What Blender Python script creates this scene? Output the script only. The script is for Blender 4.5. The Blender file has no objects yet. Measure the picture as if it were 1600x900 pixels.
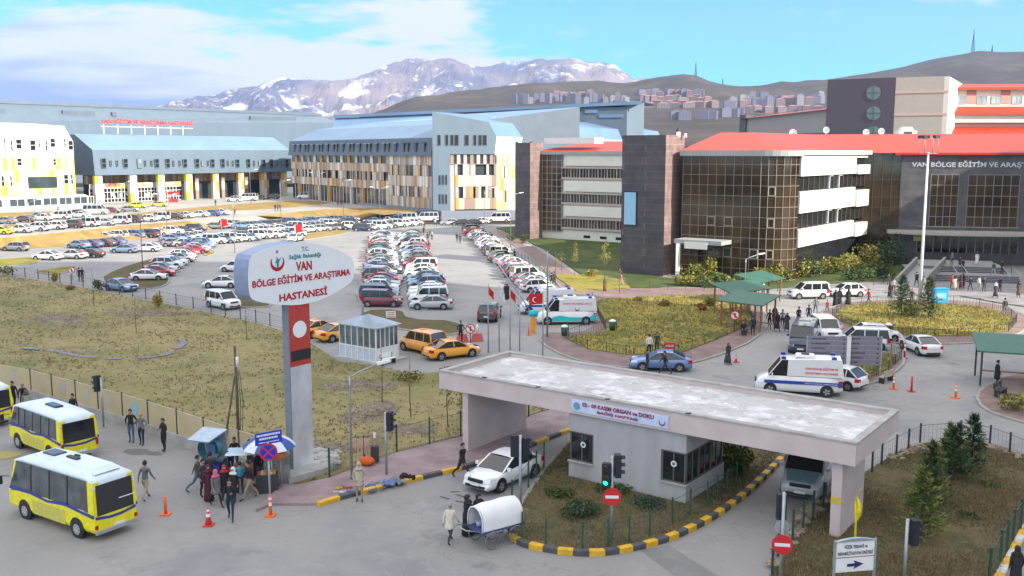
import bpy, bmesh, math, random
from mathutils import Vector, Matrix
from mathutils.geometry import tessellate_polygon
R = math.radians
random.seed(7)
sc = bpy.context.scene
COL = sc.collection
# ------------------------------------------------------------------ camera
FOC, CH = 1500.0, 16.0
PITCH = math.atan(212 / 1500)
cd = bpy.data.cameras.new('camera'); cam = bpy.data.objects.new('camera', cd); COL.objects.link(cam)
cd.sensor_width = 36; cd.lens = 36 * FOC / 1600
cam.location = (0, 0, CH); cam.rotation_euler = (math.pi / 2 - PITCH, 0, 0)
cd.clip_start = 0.5; cd.clip_end = 40000
sc.camera = cam
# ------------------------------------------------------------------ sun, sky, exposure
SUN_AZ = (0.82, -0.572); SUN_EL = R(28)
sv = Vector((SUN_AZ[0] * math.cos(SUN_EL), SUN_AZ[1] * math.cos(SUN_EL), math.sin(SUN_EL)))
sl = bpy.data.lights.new('sun', 'SUN'); sl.energy = 5.0; sl.angle = R(0.6); sl.color = (1, .93, .80)
so = bpy.data.objects.new('sun', sl); COL.objects.link(so); so.rotation_euler = sv.to_track_quat('Z', 'Y').to_euler()
so.location = (0, 0, 200)
w = bpy.data.worlds.new('World'); sc.world = w; w.use_nodes = True
nt = w.node_tree; N = nt.nodes; L = nt.links
EXPO = 0.95; OVC = (7.2, 6.9, 6.7)
bg = N['Background']; bg.inputs[1].default_value = 0.15
sky = N.new('ShaderNodeTexSky'); sky.sky_type = 'NISHITA'; sky.sun_disc = False
sky.sun_elevation = SUN_EL; sky.sun_rotation = math.atan2(SUN_AZ[0], SUN_AZ[1]); sky.altitude = 1700; sky.air_density = 1.0; sky.dust_density = 0.3; sky.ozone_density = 1.0

def mnode(nt, op, *ins, clamp=False):
    n = nt.nodes.new('ShaderNodeMath'); n.operation = op; n.use_clamp = clamp
    for i, v in enumerate(ins):
        if isinstance(v, (int, float)): n.inputs[i].default_value = v
        else: nt.links.new(v, n.inputs[i])
    return n.outputs[0]
tc = N.new('ShaderNodeTexCoord'); sep = N.new('ShaderNodeSeparateXYZ'); L.new(tc.outputs['Generated'], sep.inputs[0])
yy = mnode(nt, 'MAXIMUM', sep.outputs[1], 0.05)
u_ = mnode(nt, 'DIVIDE', sep.outputs[0], yy); v_ = mnode(nt, 'DIVIDE', sep.outputs[2], yy)
def wnoise(su, sv_, det, off):
    c = N.new('ShaderNodeCombineXYZ'); L.new(mnode(nt, 'MULTIPLY', u_, su), c.inputs[0]); L.new(mnode(nt, 'MULTIPLY', v_, sv_), c.inputs[1]); c.inputs[2].default_value = off
    n = N.new('ShaderNodeTexNoise'); n.inputs['Scale'].default_value = 1; n.inputs['Detail'].default_value = det; n.inputs['Roughness'].default_value = .6
    L.new(c.outputs[0], n.inputs['Vector']); return n.outputs[0]
n1 = wnoise(5, 22, 6, 3.1); n2 = wnoise(9, 22, 5, 8.7); n3 = wnoise(2.2, 20, 4, 5.3)
# cloud bank: fills the left of the sky below a wavy, sloping upper edge
edge = mnode(nt, 'SUBTRACT', 0.145, mnode(nt, 'MULTIPLY', mnode(nt, 'MAXIMUM', mnode(nt, 'ADD', u_, 0.10), 0.0), 0.30))
d_ = mnode(nt, 'SUBTRACT', edge, v_)
bank = mnode(nt, 'ADD', mnode(nt, 'MULTIPLY', d_, 30.0), mnode(nt, 'MULTIPLY', mnode(nt, 'SUBTRACT', n1, 0.45), 9.0))
rightcut = mnode(nt, 'MULTIPLY', mnode(nt, 'MAXIMUM', mnode(nt, 'SUBTRACT', u_, 0.055), 0.0), 55.0)
bank = mnode(nt, 'MINIMUM', mnode(nt, 'MAXIMUM', mnode(nt, 'SUBTRACT', bank, rightcut), 0.0), 1.0)
puff = mnode(nt, 'MULTIPLY', mnode(nt, 'SUBTRACT', n2, 0.585), 5.5, clamp=True)
puff = mnode(nt, 'MULTIPLY', puff, 0.8)
cmask = mnode(nt, 'MAXIMUM', bank, puff)
cmix = N.new('ShaderNodeMix'); cmix.data_type = 'RGBA'
tint = N.new('ShaderNodeMix'); tint.data_type = 'RGBA'; tint.blend_type = 'MULTIPLY'; tint.inputs[0].default_value = 1
L.new(sky.outputs[0], tint.inputs[6]); tint.inputs[7].default_value = (0.10, 0.56, 0.84, 1)
cr = N.new('ShaderNodeValToRGB'); e = cr.color_ramp.elements
e[0].position = .38; e[0].color = (1.0, 1.45, 2.7, 1); e[1].position = .56; e[1].color = (3.6, 3.6, 3.7, 1)
lowv = mnode(nt, 'ADD', n3, mnode(nt, 'MULTIPLY', mnode(nt, 'SUBTRACT', v_, 0.088), 4.6))
lowv = mnode(nt, 'ADD', lowv, mnode(nt, 'MULTIPLY', mnode(nt, 'ADD', u_, 0.28), 0.42))
L.new(lowv, cr.inputs[0])
L.new(cmask, cmix.inputs[0]); L.new(tint.outputs[2], cmix.inputs[6]); L.new(cr.outputs[0], cmix.inputs[7])
ov = N.new('ShaderNodeMix'); ov.data_type = 'RGBA'      # unseen broken cloud overhead and behind the camera, added as neutral fill light
up = mnode(nt, 'MULTIPLY', mnode(nt, 'SUBTRACT', sep.outputs[2], 0.20), 5.0, clamp=True); bk = mnode(nt, 'MULTIPLY', mnode(nt, 'MULTIPLY', mnode(nt, 'SUBTRACT', 0.25, sep.outputs[1]), 4.0, clamp=True), 0.65)
cn = N.new('ShaderNodeTexNoise'); cn.inputs['Scale'].default_value = 2.5; cn.inputs['Detail'].default_value = 5; L.new(tc.outputs['Generated'], cn.inputs['Vector'])
br = mnode(nt, 'MULTIPLY', mnode(nt, 'SUBTRACT', cn.outputs[0], 0.34), 5.0, clamp=True)
L.new(mnode(nt, 'MULTIPLY', mnode(nt, 'MAXIMUM', up, bk), br), ov.inputs[0]); L.new(cmix.outputs[2], ov.inputs[6]); ov.inputs[7].default_value = (OVC[0], OVC[1], OVC[2], 1)
L.new(ov.outputs[2], bg.inputs[0])
sc.view_settings.view_transform = 'Standard'; sc.view_settings.look = 'None'; sc.view_settings.exposure = EXPO; sc.view_settings.gamma = 1
sc.cycles.max_bounces = 5; sc.cycles.diffuse_bounces = 2; sc.cycles.glossy_bounces = 2; sc.cycles.transmission_bounces = 3; sc.cycles.transparent_max_bounces = 6
sc.cycles.sample_clamp_indirect = 4; sc.cycles.volume_bounces = 0

# ------------------------------------------------------------------ geometry of the view (survey of the photograph)
CP, SP = math.cos(PITCH), math.sin(PITCH)
def ray(px, py):
    dx = (px - 800) / FOC; dy = (450 - py) / FOC
    return Vector((dx, CP + dy * SP, -SP + dy * CP))
def G(px, py, z=0.0):            # ground point seen at a place of the photo
    r = ray(px, py); t = (z - CH) / r.z
    return Vector((r.x * t, r.y * t, z))
def PT(px, py, Y):               # point seen there, Y metres away
    r = ray(px, py); t = Y / r.y
    return Vector((r.x * t, Y, CH + r.z * t))
def ZAT(py, Y): return PT(800, py, Y).z
class Wall:                      # vertical plane through A along direction d; n points to the camera side
    def __init__(s, A, d):
        s.A = Vector((A[0], A[1], 0)); s.d = Vector((d[0], d[1], 0)).normalized()
        n = Vector((s.d.y, -s.d.x, 0))
        if n.dot(-s.A) < 0: n = -n
        s.n = n
    def tz(s, px, py):
        r = ray(px, py); o = Vector((0, 0, CH))
        k = (s.A - o).dot(s.n) / r.dot(s.n); p = o + r * k
        return (p - s.A).dot(s.d), p.z
    def t(s, px, py=250): return s.tz(px, py)[0]
    def at(s, t, z=0, off=0): return s.A + s.d * t + s.n * off + Vector((0, 0, z))

# ------------------------------------------------------------------ mesh collecting
class MB:
    def __init__(s): s.v = []; s.f = []; s.m = []; s.sm = []
    def add(s, vs, fs, m=0, smooth=False):
        b = len(s.v); s.v += [tuple(v) for v in vs]
        for f in fs: s.f.append([b + i for i in f]); s.m.append(m); s.sm.append(smooth)
    def quad(s, a, b, c, d, m=0): s.add([a, b, c, d], [(0, 1, 2, 3)], m)
    def poly(s, pts, m=0): s.add(pts, [tuple(range(len(pts)))], m)
    def hexa(s, p, m=0):        # 8 points: bottom 4 then top 4
        s.add(p, [(0, 3, 2, 1), (4, 5, 6, 7), (0, 1, 5, 4), (1, 2, 6, 5), (2, 3, 7, 6), (3, 0, 4, 7)], m)
    def box(s, c, size, m=0, rz=0.0, taper=1.0):
        hx, hy, hz = size[0] / 2, size[1] / 2, size[2] / 2; cs, sn = math.cos(rz), math.sin(rz); p = []
        for z, k in ((-hz, 1), (hz, taper)):
            for x, y in ((-hx, -hy), (hx, -hy), (hx, hy), (-hx, hy)):
                x *= k; y *= k
                p.append((c[0] + x * cs - y * sn, c[1] + x * sn + y * cs, c[2] + z))
        s.hexa(p, m)
    def wbox(s, W, t0, t1, z0, z1, d0, d1, m=0):
        p = [W.at(t, z, d) for z in (z0, z1) for t, d in ((t0, d1), (t1, d1), (t1, d0), (t0, d0))]
        s.hexa(p, m)
    def tube(s, pts, r, m=0, n=8, cap=True, smooth=True):
        pts = [Vector(p) for p in pts]; rings = []
        rs = r if isinstance(r, (list, tuple)) else [r] * len(pts)
        b = len(s.v); up = Vector((0, 0, 1))
        for i, p in enumerate(pts):
            d = (pts[min(i + 1, len(pts) - 1)] - pts[max(i - 1, 0)]).normalized()
            a = d.cross(up if abs(d.z) < .95 else Vector((1, 0, 0))).normalized(); c = d.cross(a)
            for k in range(n):
                an = 2 * math.pi * k / n; q = p + (a * math.cos(an) + c * math.sin(an)) * rs[i]; s.v.append(tuple(q))
        for i in range(len(pts) - 1):
            for k in range(n):
                s.f.append([b + i * n + k, b + i * n + (k + 1) % n, b + (i + 1) * n + (k + 1) % n, b + (i + 1) * n + k]); s.m.append(m); s.sm.append(smooth)
        if cap:
            s.f.append([b + k for k in range(n)][::-1]); s.m.append(m); s.sm.append(False)
            e = b + (len(pts) - 1) * n; s.f.append([e + k for k in range(n)]); s.m.append(m); s.sm.append(False)
    def loft(s, loops, m=0, smooth=True, cap=True):
        n = len(loops[0]); b = len(s.v)
        for l in loops: s.v += [tuple(p) for p in l]
        for i in range(len(loops) - 1):
            for k in range(n):
                s.f.append([b + i * n + k, b + i * n + (k + 1) % n, b + (i + 1) * n + (k + 1) % n, b + (i + 1) * n + k]); s.m.append(m); s.sm.append(smooth)
        if cap:
            s.f.append([b + k for k in range(n)][::-1]); s.m.append(m); s.sm.append(False)
            e = b + (len(loops) - 1) * n; s.f.append([e + k for k in range(n)]); s.m.append(m); s.sm.append(False)
    def disc(s, c, r, axis='y', w=.02, m=0, n=20, sx=1.0):
        a, b_ = [], []
        for k in range(n):
            an = 2 * math.pi * k / n; x, z = r * math.cos(an) * sx, r * math.sin(an)
            if axis == 'y': a.append((c[0] + x, c[1] - w / 2, c[2] + z)); b_.append((c[0] + x, c[1] + w / 2, c[2] + z))
            elif axis == 'x': a.append((c[0] - w / 2, c[1] + x, c[2] + z)); b_.append((c[0] + w / 2, c[1] + x, c[2] + z))
            else: a.append((c[0] + x, c[1] + z, c[2] - w / 2)); b_.append((c[0] + x, c[1] + z, c[2] + w / 2))
        s.loft([a, b_], m, smooth=False)
    def prism(s, poly, z0, z1, m=0, mside=None):
        pts = [Vector((p[0], p[1], 0)) for p in poly]; n = len(pts)
        tri = tessellate_polygon([pts]); b = len(s.v)
        s.v += [(p.x, p.y, z1) for p in pts] + [(p.x, p.y, z0) for p in pts]
        for t in tri:
            a, c, d = (pts[i] for i in t)
            if (c - a).cross(d - a).z < 0: t = t[::-1]
            s.f.append([b + i for i in t]); s.m.append(m); s.sm.append(False)
        if z1 - z0 > 1e-4:
            for i in range(n):
                j = (i + 1) % n; s.f.append([b + i, b + n + i, b + n + j, b + j]); s.m.append(m if mside is None else mside); s.sm.append(False)
    def blob(s, c, r, m=0, seg=8, rings=6, jit=0, smooth=True):
        rx, ry, rz = (r, r, r) if isinstance(r, (int, float)) else r
        loops = []
        for i in range(rings + 1):
            th = math.pi * (i / rings) * .94 + .03 * math.pi; l = []
            for k in range(seg):
                ph = 2 * math.pi * k / seg; j = 1 + random.uniform(-jit, jit)
                l.append((c[0] + rx * j * math.sin(th) * math.cos(ph), c[1] + ry * j * math.sin(th) * math.sin(ph), c[2] - rz * j * math.cos(th)))
            loops.append(l)
        s.loft(loops, m, smooth)
    def build(s, name, mats, parent=None, loc=(0, 0, 0), rz=0.0):
        me = bpy.data.meshes.new(name); me.from_pydata(s.v, [], s.f)
        if not isinstance(mats, (list, tuple)): mats = [mats]
        for m in mats: me.materials.append(m)
        me.polygons.foreach_set('material_index', s.m); me.polygons.foreach_set('use_smooth', s.sm); me.update()
        return mesh_obj(name, me, parent, loc, rz)
def mesh_obj(name, me, parent=None, loc=(0, 0, 0), rz=0.0):
    o = bpy.data.objects.new(name, me); COL.objects.link(o); o.location = loc; o.rotation_euler = (0, 0, rz)
    if parent: o.parent = parent
    return o
def T(name, label, cat, loc=(0, 0, 0), rz=0.0, group=None):
    o = bpy.data.objects.new(name, None); COL.objects.link(o); o.empty_display_size = .3
    o.location = loc; o.rotation_euler = (0, 0, rz); o['label'] = label; o['category'] = cat
    if group: o['group'] = group
    return o
def tag(o, label, cat, group=None):
    o['label'] = label; o['category'] = cat
    if group: o['group'] = group
    return o
def struct(o, kind='structure'): o['kind'] = kind; return o
def dup(root, loc, rz, label, group=None, cat=None):
    r = root.copy(); COL.objects.link(r); r.location = loc; r.rotation_euler = (0, 0, rz); r['label'] = label
    if group: r['group'] = group
    if cat: r['category'] = cat
    for ch in root.children:
        c = ch.copy(); COL.objects.link(c); c.parent = r
        for g in ch.children:
            d = g.copy(); COL.objects.link(d); d.parent = c
    return r

# ------------------------------------------------------------------ materials
def mat(name, col, rough=.6, metal=0.0, var=.12, scale=2.5, bump=0.0, col2=None, objcol=False, coat=0, spec=.5, alpha=1, trans=0, emis=0, stretch=None, coords='Object', bscale=None, contrast=1.0):
    m = bpy.data.materials.new(name); m.use_nodes = True; nt = m.node_tree; n = nt.nodes; l = nt.links; p = n['Principled BSDF']
    p.inputs['Roughness'].default_value = rough; p.inputs['Metallic'].default_value = metal; p.inputs['Coat Weight'].default_value = coat
    p.inputs['Specular IOR Level'].default_value = spec; p.inputs['Alpha'].default_value = alpha; p.inputs['Transmission Weight'].default_value = trans
    tcn = n.new('ShaderNodeTexCoord'); src = tcn.outputs[coords]
    if stretch:
        mp = n.new('ShaderNodeMapping'); mp.inputs['Scale'].default_value = stretch; l.new(src, mp.inputs[0]); src = mp.outputs[0]
    if var or col2:
        nz = n.new('ShaderNodeTexNoise'); nz.inputs['Scale'].default_value = scale; nz.inputs['Detail'].default_value = 5; nz.inputs['Roughness'].default_value = .62; l.new(src, nz.inputs['Vector'])
        rp = n.new('ShaderNodeMapRange'); rp.inputs[1].default_value = .5 - .2 / contrast; rp.inputs[2].default_value = .5 + .2 / contrast; l.new(nz.outputs[0], rp.inputs[0])
        mx = n.new('ShaderNodeMix'); mx.data_type = 'RGBA'; l.new(rp.outputs[0], mx.inputs[0])
        if objcol:
            oi = n.new('ShaderNodeObjectInfo')
            dk = n.new('ShaderNodeMix'); dk.data_type = 'RGBA'; dk.blend_type = 'MIX'; dk.inputs[0].default_value = var; l.new(oi.outputs['Color'], dk.inputs[6]); dk.inputs[7].default_value = (.25, .23, .20, 1)
            l.new(oi.outputs['Color'], mx.inputs[6]); l.new(dk.outputs[2], mx.inputs[7])
        else:
            c2 = col2 or [c * (1 - 2 * var) for c in col]; c1 = col if col2 else [min(1, c * (1 + var * .6)) for c in col]
            mx.inputs[6].default_value = (*c1, 1); mx.inputs[7].default_value = (*c2, 1)
        l.new(mx.outputs[2], p.inputs['Base Color'])
        if emis: l.new(mx.outputs[2], p.inputs['Emission Color'])
    else: p.inputs['Base Color'].default_value = (*col, 1); p.inputs['Emission Color'].default_value = (*col, 1)
    p.inputs['Emission Strength'].default_value = emis
    if bump:
        b2 = n.new('ShaderNodeTexNoise'); b2.inputs['Scale'].default_value = bscale or scale * 8; b2.inputs['Detail'].default_value = 4; l.new(src, b2.inputs['Vector'])
        bn = n.new('ShaderNodeBump'); bn.inputs['Strength'].default_value = min(1, bump * 4); bn.inputs['Distance'].default_value = bump; l.new(b2.outputs[0], bn.inputs['Height']); l.new(bn.outputs[0], p.inputs['Normal'])
    return m

def ground_mat(name, layers, rough=.95, bump=.02, bscale=12, spec=.2, cracks=0):
    """layers: first a base colour, then (colour, noise scale, low, high) laid over it"""
    m = bpy.data.materials.new(name); m.use_nodes = True; nt = m.node_tree; n = nt.nodes; l = nt.links; p = n['Principled BSDF']
    p.inputs['Roughness'].default_value = rough; p.inputs['Specular IOR Level'].default_value = spec
    tcn = n.new('ShaderNodeTexCoord'); cur = None
    for i, (c, s, lo, hi) in enumerate(layers[1:]):
        nz = n.new('ShaderNodeTexNoise'); nz.noise_dimensions = '4D'; nz.inputs['W'].default_value = i * 7.3 + len(name); nz.inputs['Scale'].default_value = s; nz.inputs['Detail'].default_value = 7; nz.inputs['Roughness'].default_value = .65; l.new(tcn.outputs['Object'], nz.inputs['Vector'])
        rp = n.new('ShaderNodeMapRange'); rp.inputs[1].default_value = lo; rp.inputs[2].default_value = hi; l.new(nz.outputs[0], rp.inputs[0])
        mx = n.new('ShaderNodeMix'); mx.data_type = 'RGBA'; l.new(rp.outputs[0], mx.inputs[0]); mx.inputs[7].default_value = (*c, 1)
        if cur is None: mx.inputs[6].default_value = (*layers[0], 1)
        else: l.new(cur, mx.inputs[6])
        cur = mx.outputs[2]
    if cracks:
        vo = n.new('ShaderNodeTexVoronoi'); vo.feature = 'DISTANCE_TO_EDGE'; vo.inputs['Scale'].default_value = cracks
        nz = n.new('ShaderNodeTexNoise'); nz.inputs['Scale'].default_value = 1.2; nz.inputs['Detail'].default_value = 4; l.new(tcn.outputs['Object'], nz.inputs['Vector'])
        ad = n.new('ShaderNodeVectorMath'); ad.operation = 'MULTIPLY_ADD'; ad.inputs[1].default_value = (2.5,) * 3; l.new(nz.outputs[1], ad.inputs[0]); l.new(tcn.outputs['Object'], ad.inputs[2]); l.new(ad.outputs[0], vo.inputs['Vector'])
        rp = n.new('ShaderNodeMapRange'); rp.inputs[1].default_value = 0; rp.inputs[2].default_value = .006; rp.inputs[3].default_value = .25; rp.inputs[4].default_value = 0; l.new(vo.outputs[0], rp.inputs[0])
        mx = n.new('ShaderNodeMix'); mx.data_type = 'RGBA'; l.new(rp.outputs[0], mx.inputs[0]); l.new(cur, mx.inputs[6]); mx.inputs[7].default_value = (.05, .05, .05, 1); cur = mx.outputs[2]
    l.new(cur, p.inputs['Base Color'])
    b2 = n.new('ShaderNodeTexNoise'); b2.inputs['Scale'].default_value = bscale; b2.inputs['Detail'].default_value = 6; l.new(tcn.outputs['Object'], b2.inputs['Vector'])
    bn = n.new('ShaderNodeBump'); bn.inputs['Strength'].default_value = .8; bn.inputs['Distance'].default_value = bump; l.new(b2.outputs[0], bn.inputs['Height']); l.new(bn.outputs[0], p.inputs['Normal'])
    return m

def tile_mat(name, c1, c2, mortar, bw=.3, bh=.15, rough=.7, msize=.02, vertical=False, metal=0, spec=.5):
    m = bpy.data.materials.new(name); m.use_nodes = True; nt = m.node_tree; n = nt.nodes; l = nt.links; p = n['Principled BSDF']; p.inputs['Roughness'].default_value = rough; p.inputs['Specular IOR Level'].default_value = spec
    tcn = n.new('ShaderNodeTexCoord'); src = tcn.outputs['Object']
    if vertical:      # run courses along (x+y, z)
        sp = n.new('ShaderNodeSeparateXYZ'); l.new(src, sp.inputs[0]); ad = mnode(nt, 'ADD', mnode(nt, 'MULTIPLY', sp.outputs[0], 1.0), mnode(nt, 'MULTIPLY', sp.outputs[1], 1.0))
        cb = n.new('ShaderNodeCombineXYZ'); l.new(ad, cb.inputs[0]); l.new(sp.outputs[2], cb.inputs[1]); src = cb.outputs[0]
    b = n.new('ShaderNodeTexBrick'); b.inputs['Scale'].default_value = 1; b.inputs['Brick Width'].default_value = bw; b.inputs['Row Height'].default_value = bh; b.inputs['Mortar Size'].default_value = msize; b.inputs['Mortar Smooth'].default_value = .3
    b.inputs['Color1'].default_value = (*c1, 1); b.inputs['Color2'].default_value = (*c2, 1); b.inputs['Mortar'].default_value = (*mortar, 1); l.new(src, b.inputs['Vector'])
    nz = n.new('ShaderNodeTexNoise'); nz.inputs['Scale'].default_value = .8; nz.inputs['Detail'].default_value = 6; l.new(tcn.outputs['Object'], nz.inputs['Vector'])
    rp = n.new('ShaderNodeMapRange'); rp.inputs[1].default_value = .3; rp.inputs[2].default_value = .7; rp.inputs[3].default_value = .72; rp.inputs[4].default_value = 1.18; l.new(nz.outputs[0], rp.inputs[0])
    mx = n.new('ShaderNodeMix'); mx.data_type = 'RGBA'; mx.blend_type = 'MULTIPLY'; mx.inputs[0].default_value = 1; l.new(b.outputs[0], mx.inputs[6]); l.new(rp.outputs[0], mx.inputs[7]); l.new(mx.outputs[2], p.inputs['Base Color'])
    return m

ASPH = ground_mat('asphalt', [(.27, .265, .262), ((.32, .31, .295), .055, .42, .62), ((.22, .22, .225), .16, .50, .68), ((.34, .33, .31), 1.1, .55, .75), ((.17, .17, .172), .33, .60, .72), ((.20, .20, .20), 5, .58, .72)], bump=.006, bscale=30, rough=.85, cracks=.11)
DRYG = ground_mat('dry_field', [(.29, .24, .105), ((.165, .17, .065), .07, .45, .60), ((.31, .25, .13), .35, .46, .70), ((.18, .16, .07), 1.6, .46, .70), ((.30, .25, .14), 6, .56, .72), ((.16, .12, .075), .11, .60, .68)], bump=.08, bscale=5)
ISLG = ground_mat('island_turf', [(.13, .105, .05), ((.075, .08, .03), .4, .48, .6), ((.17, .13, .07), 2.2, .5, .64), ((.06, .055, .03), 9, .52, .62)], bump=.06, bscale=14)
GOLD = ground_mat('golden_turf', [(.26, .22, .045), ((.13, .15, .035), .22, .46, .6), ((.34, .25, .06), .9, .5, .65), ((.09, .11, .03), 3.0, .56, .66)], bump=.05, bscale=8)
LAWN = ground_mat('lawn', [(.05, .075, .025), ((.09, .11, .035), .3, .45, .6), ((.12, .115, .04), 2, .56, .68)], bump=.04, bscale=10)
OCHRE = ground_mat('embankment', [(.30, .20, .085), ((.22, .17, .045), .12, .45, .6), ((.42, .27, .10), .6, .5, .66)], bump=.05, bscale=6)
FORE = tile_mat('grey_paving', (.27, .25, .25), (.235, .22, .225), (.18, .17, .17), .6, .3, .85, .012)
PAVE = tile_mat('pink_paving', (.34, .25, .25), (.30, .22, .225), (.22, .18, .18), .4, .2, .85, .012)
BRICKP = tile_mat('brick_walk', (.26, .165, .145), (.22, .15, .135), (.15, .13, .12), .4, .2, .85, .015)
CONC = mat('concrete', (.42, .41, .39), .85, var=.16, scale=1.2, bump=.01)
KERBC = mat('kerb_stone', (.34, .33, .30), .85, var=.15, scale=2)
YEL = mat('kerb_yellow', (.72, .42, .02), .7, var=.14, scale=3); KBLK = mat('kerb_grey', (.085, .09, .10), .75, var=.2, scale=3); KWHT = mat('kerb_white', (.62, .60, .55), .75, var=.15, scale=3)
WHITE = mat('white_paint', (.80, .80, .78), .5, var=.05)
BLACK = mat('black_plastic', (.02, .02, .022), .5, var=.1)
DARK = mat('dark_metal', (.045, .05, .05), .55, var=.15)
STEEL = mat('galvanised_steel', (.42, .45, .47), .45, .6, var=.12, scale=5)
GREENM = mat('green_paint', (.02, .085, .05), .5, var=.15)
GLASSD = mat('dark_glass', (.02, .024, .028), .08, var=.1, scale=.6, spec=.8)
TYRE = mat('tyre_rubber', (.025, .025, .027), .8, var=.15)
RIM = mat('rim_alloy', (.5, .5, .5), .35, .7, var=.1)
PAINT = mat('car_paint', (1, 1, 1), .28, .0, var=.10, scale=1.3, objcol=True, coat=.6)
REDL = mat('red_lens', (.45, .01, .01), .25, var=.05); CLRL = mat('clear_lens', (.75, .77, .8), .15, var=.05, spec=.9); ORL = mat('amber_lens', (.8, .3, .02), .3, var=.05)
RED = mat('red_paint', (.60, .02, .025), .5, var=.05); BLUE = mat('blue_paint', (.01, .03, .45), .45, var=.06)
ORANGE = mat('cone_orange', (.85, .16, .02), .55, var=.08)
BARK = mat('bark', (.16, .12, .085), .9, var=.25, scale=6, bump=.01)
WOOD = mat('shelter_wood', (.30, .11, .05), .6, var=.2, scale=5, stretch=(1, 1, .2))
GROOF = mat('green_sheet_roof', (.035, .13, .085), .5, var=.1)
REDROOF = mat('red_sheet_roof', (.43, .038, .010), .5, var=.08, scale=.5)
SKIN = mat('skin', (.42, .24, .17), .6, var=.06); HAIR = mat('hair', (.02, .016, .013), .7, var=.1); GHAIR = mat('grey_hair', (.3, .3, .3), .7, var=.1)
def flat(name, col, rough=.7, **k): return mat(name, col, rough, var=.10, scale=6, **k)

# ------------------------------------------------------------------ lettering
_tc = {}
def text_geo(s, bold=.0):
    key = (s, bold)
    if key in _tc: return _tc[key]
    c = bpy.data.curves.new('lettering', 'FONT'); c.body = s; c.size = 1; c.offset = bold; c.resolution_u = 2; c.fill_mode = 'FRONT'
    o = bpy.data.objects.new('lettering', c); COL.objects.link(o); dg = bpy.context.evaluated_depsgraph_get()
    me = bpy.data.meshes.new_from_object(o.evaluated_get(dg)); vs = [v.co.copy() for v in me.vertices]; fs = [tuple(p.vertices) for p in me.polygons]
    bpy.data.objects.remove(o); bpy.data.curves.remove(c); bpy.data.meshes.remove(me)
    xs = [v.x for v in vs]; ys = [v.y for v in vs]; _tc[key] = (vs, fs, min(xs), max(xs), min(ys), max(ys)); return _tc[key]
def text(mb, s, org, right, up, x0, x1, y0, y1, m=0, bold=.02, off=.012):
    """lay the words into the rectangle x0..x1, y0..y1 of the plane (org, right, up)"""
    vs, fs, a, b, c, d = text_geo(s, bold); nrm = right.cross(up).normalized(); out = []
    for v in vs:
        fx = x0 + (v.x - a) / (b - a) * (x1 - x0); fy = y0 + (v.y - c) / (d - c) * (y1 - y0)
        out.append(Vector(org) + right * fx + up * fy + nrm * off)
    mb.add(out, fs, m)
UP = Vector((0, 0, 1))
def plane_poly(mb, org, right, up, pts, off=0.0, m=0):
    nrm = right.cross(up).normalized(); mb.poly([Vector(org) + right * x + up * y + nrm * off for x, y in pts], m)
def ring_pts(cx, cy, r, n=24, a0=0, a1=360, sx=1): return [(cx + sx * r * math.cos(R(a0 + (a1 - a0) * i / n)), cy + r * math.sin(R(a0 + (a1 - a0) * i / n))) for i in range(n + (0 if a1 - a0 >= 360 else 1))]
def crescent(mb, org, right, up, cx, cy, r, m, off):
    o = ring_pts(cx, cy, r, 24, -200, 20); i = ring_pts(cx, cy + r * .22, r * .80, 24, -205, 25)
    for k in range(24): plane_poly(mb, org, right, up, [o[k], o[k + 1], i[k + 1], i[k]], off, m)
# ================================================================== SETTING
from mathutils import noise as NZ
def lerp_tab(tab, x):
    if x <= tab[0][0]: return tab[0][1]
    for (a, b), (c, d) in zip(tab, tab[1:]):
        if x <= c: return b + (d - b) * (x - a) / (c - a)
    return tab[-1][1]
RIDGE = [(-900, 235), (0, 232), (500, 205), (560, 186), (600, 173), (640, 160), (700, 150), (760, 138), (830, 130), (900, 127), (945, 127), (957, 132), (985, 130), (1020, 122), (1065, 115), (1085, 118), (1110, 130), (1150, 137), (1200, 134), (1290, 125), (1350, 115), (1400, 106), (1450, 92), (1490, 85), (1520, 79), (1560, 82), (1600, 80), (1900, 70), (2900, 90)]
PROF = [(210, -.06), (300, 0.8), (340, 1.5), (800, 26), (1300, 56), (2000, 120)]
def hz(X, Y):
    if Y < 210: return -.06
    px = 800 + FOC * X / Y * (CP + .15 * SP)
    kx = .18 + .82 * max(0, min(1, (px - 480) / 170))
    if Y <= 2000: z = 1.5 + (lerp_tab(PROF, Y) - 1.5) * (kx if Y > 340 else 1)
    else:
        r = ZAT(lerp_tab(RIDGE, px), 3000)
        if Y <= 3000:
            k = (Y - 2000) / 1000; k = k * k * (3 - 2 * k) * .55 + k * .45; b0 = 1.5 + 118.5 * kx; z = b0 + (r - b0) * k
            z += kx * NZ.fractal(Vector((X / 300, Y / 300, 0)), 1, 2, 5) * 26 * min(1, (3000 - Y) / 400)
        else: z = r * max(.1, 1 - (Y - 3000) / 1500)
    if Y > 700: z += kx * NZ.fractal(Vector((X / 120, Y / 120, 3)), 1, 2, 4) * 3
    return z
def HIT(px, py, lo=360):
    r = ray(px, py); Y = lo
    while Y < 2990:
        t = Y / r.y
        if CH + r.z * t < hz(r.x * t, Y): break
        Y += 8
    return Vector((r.x * Y / r.y, Y, hz(r.x * Y / r.y, Y)))
ys = [-500, -100, 0, 60, 120, 180, 210, 240, 270, 300, 340, 400, 500, 650, 800, 1000, 1150, 1300, 1450, 1600, 1750, 1900, 2000] + [2000 + 50 * i for i in range(1, 21)] + [3100, 3400, 4500, 6000]
mb = MB(); us = [-1.5 + i * .0125 for i in range(241)]
for Y in ys:
    for u in us: X = u * (Y if Y > 250 else 250 + (250 - Y) * .8); mb.v.append((X, Y, hz(X, Y)))
nu = len(us)
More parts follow.
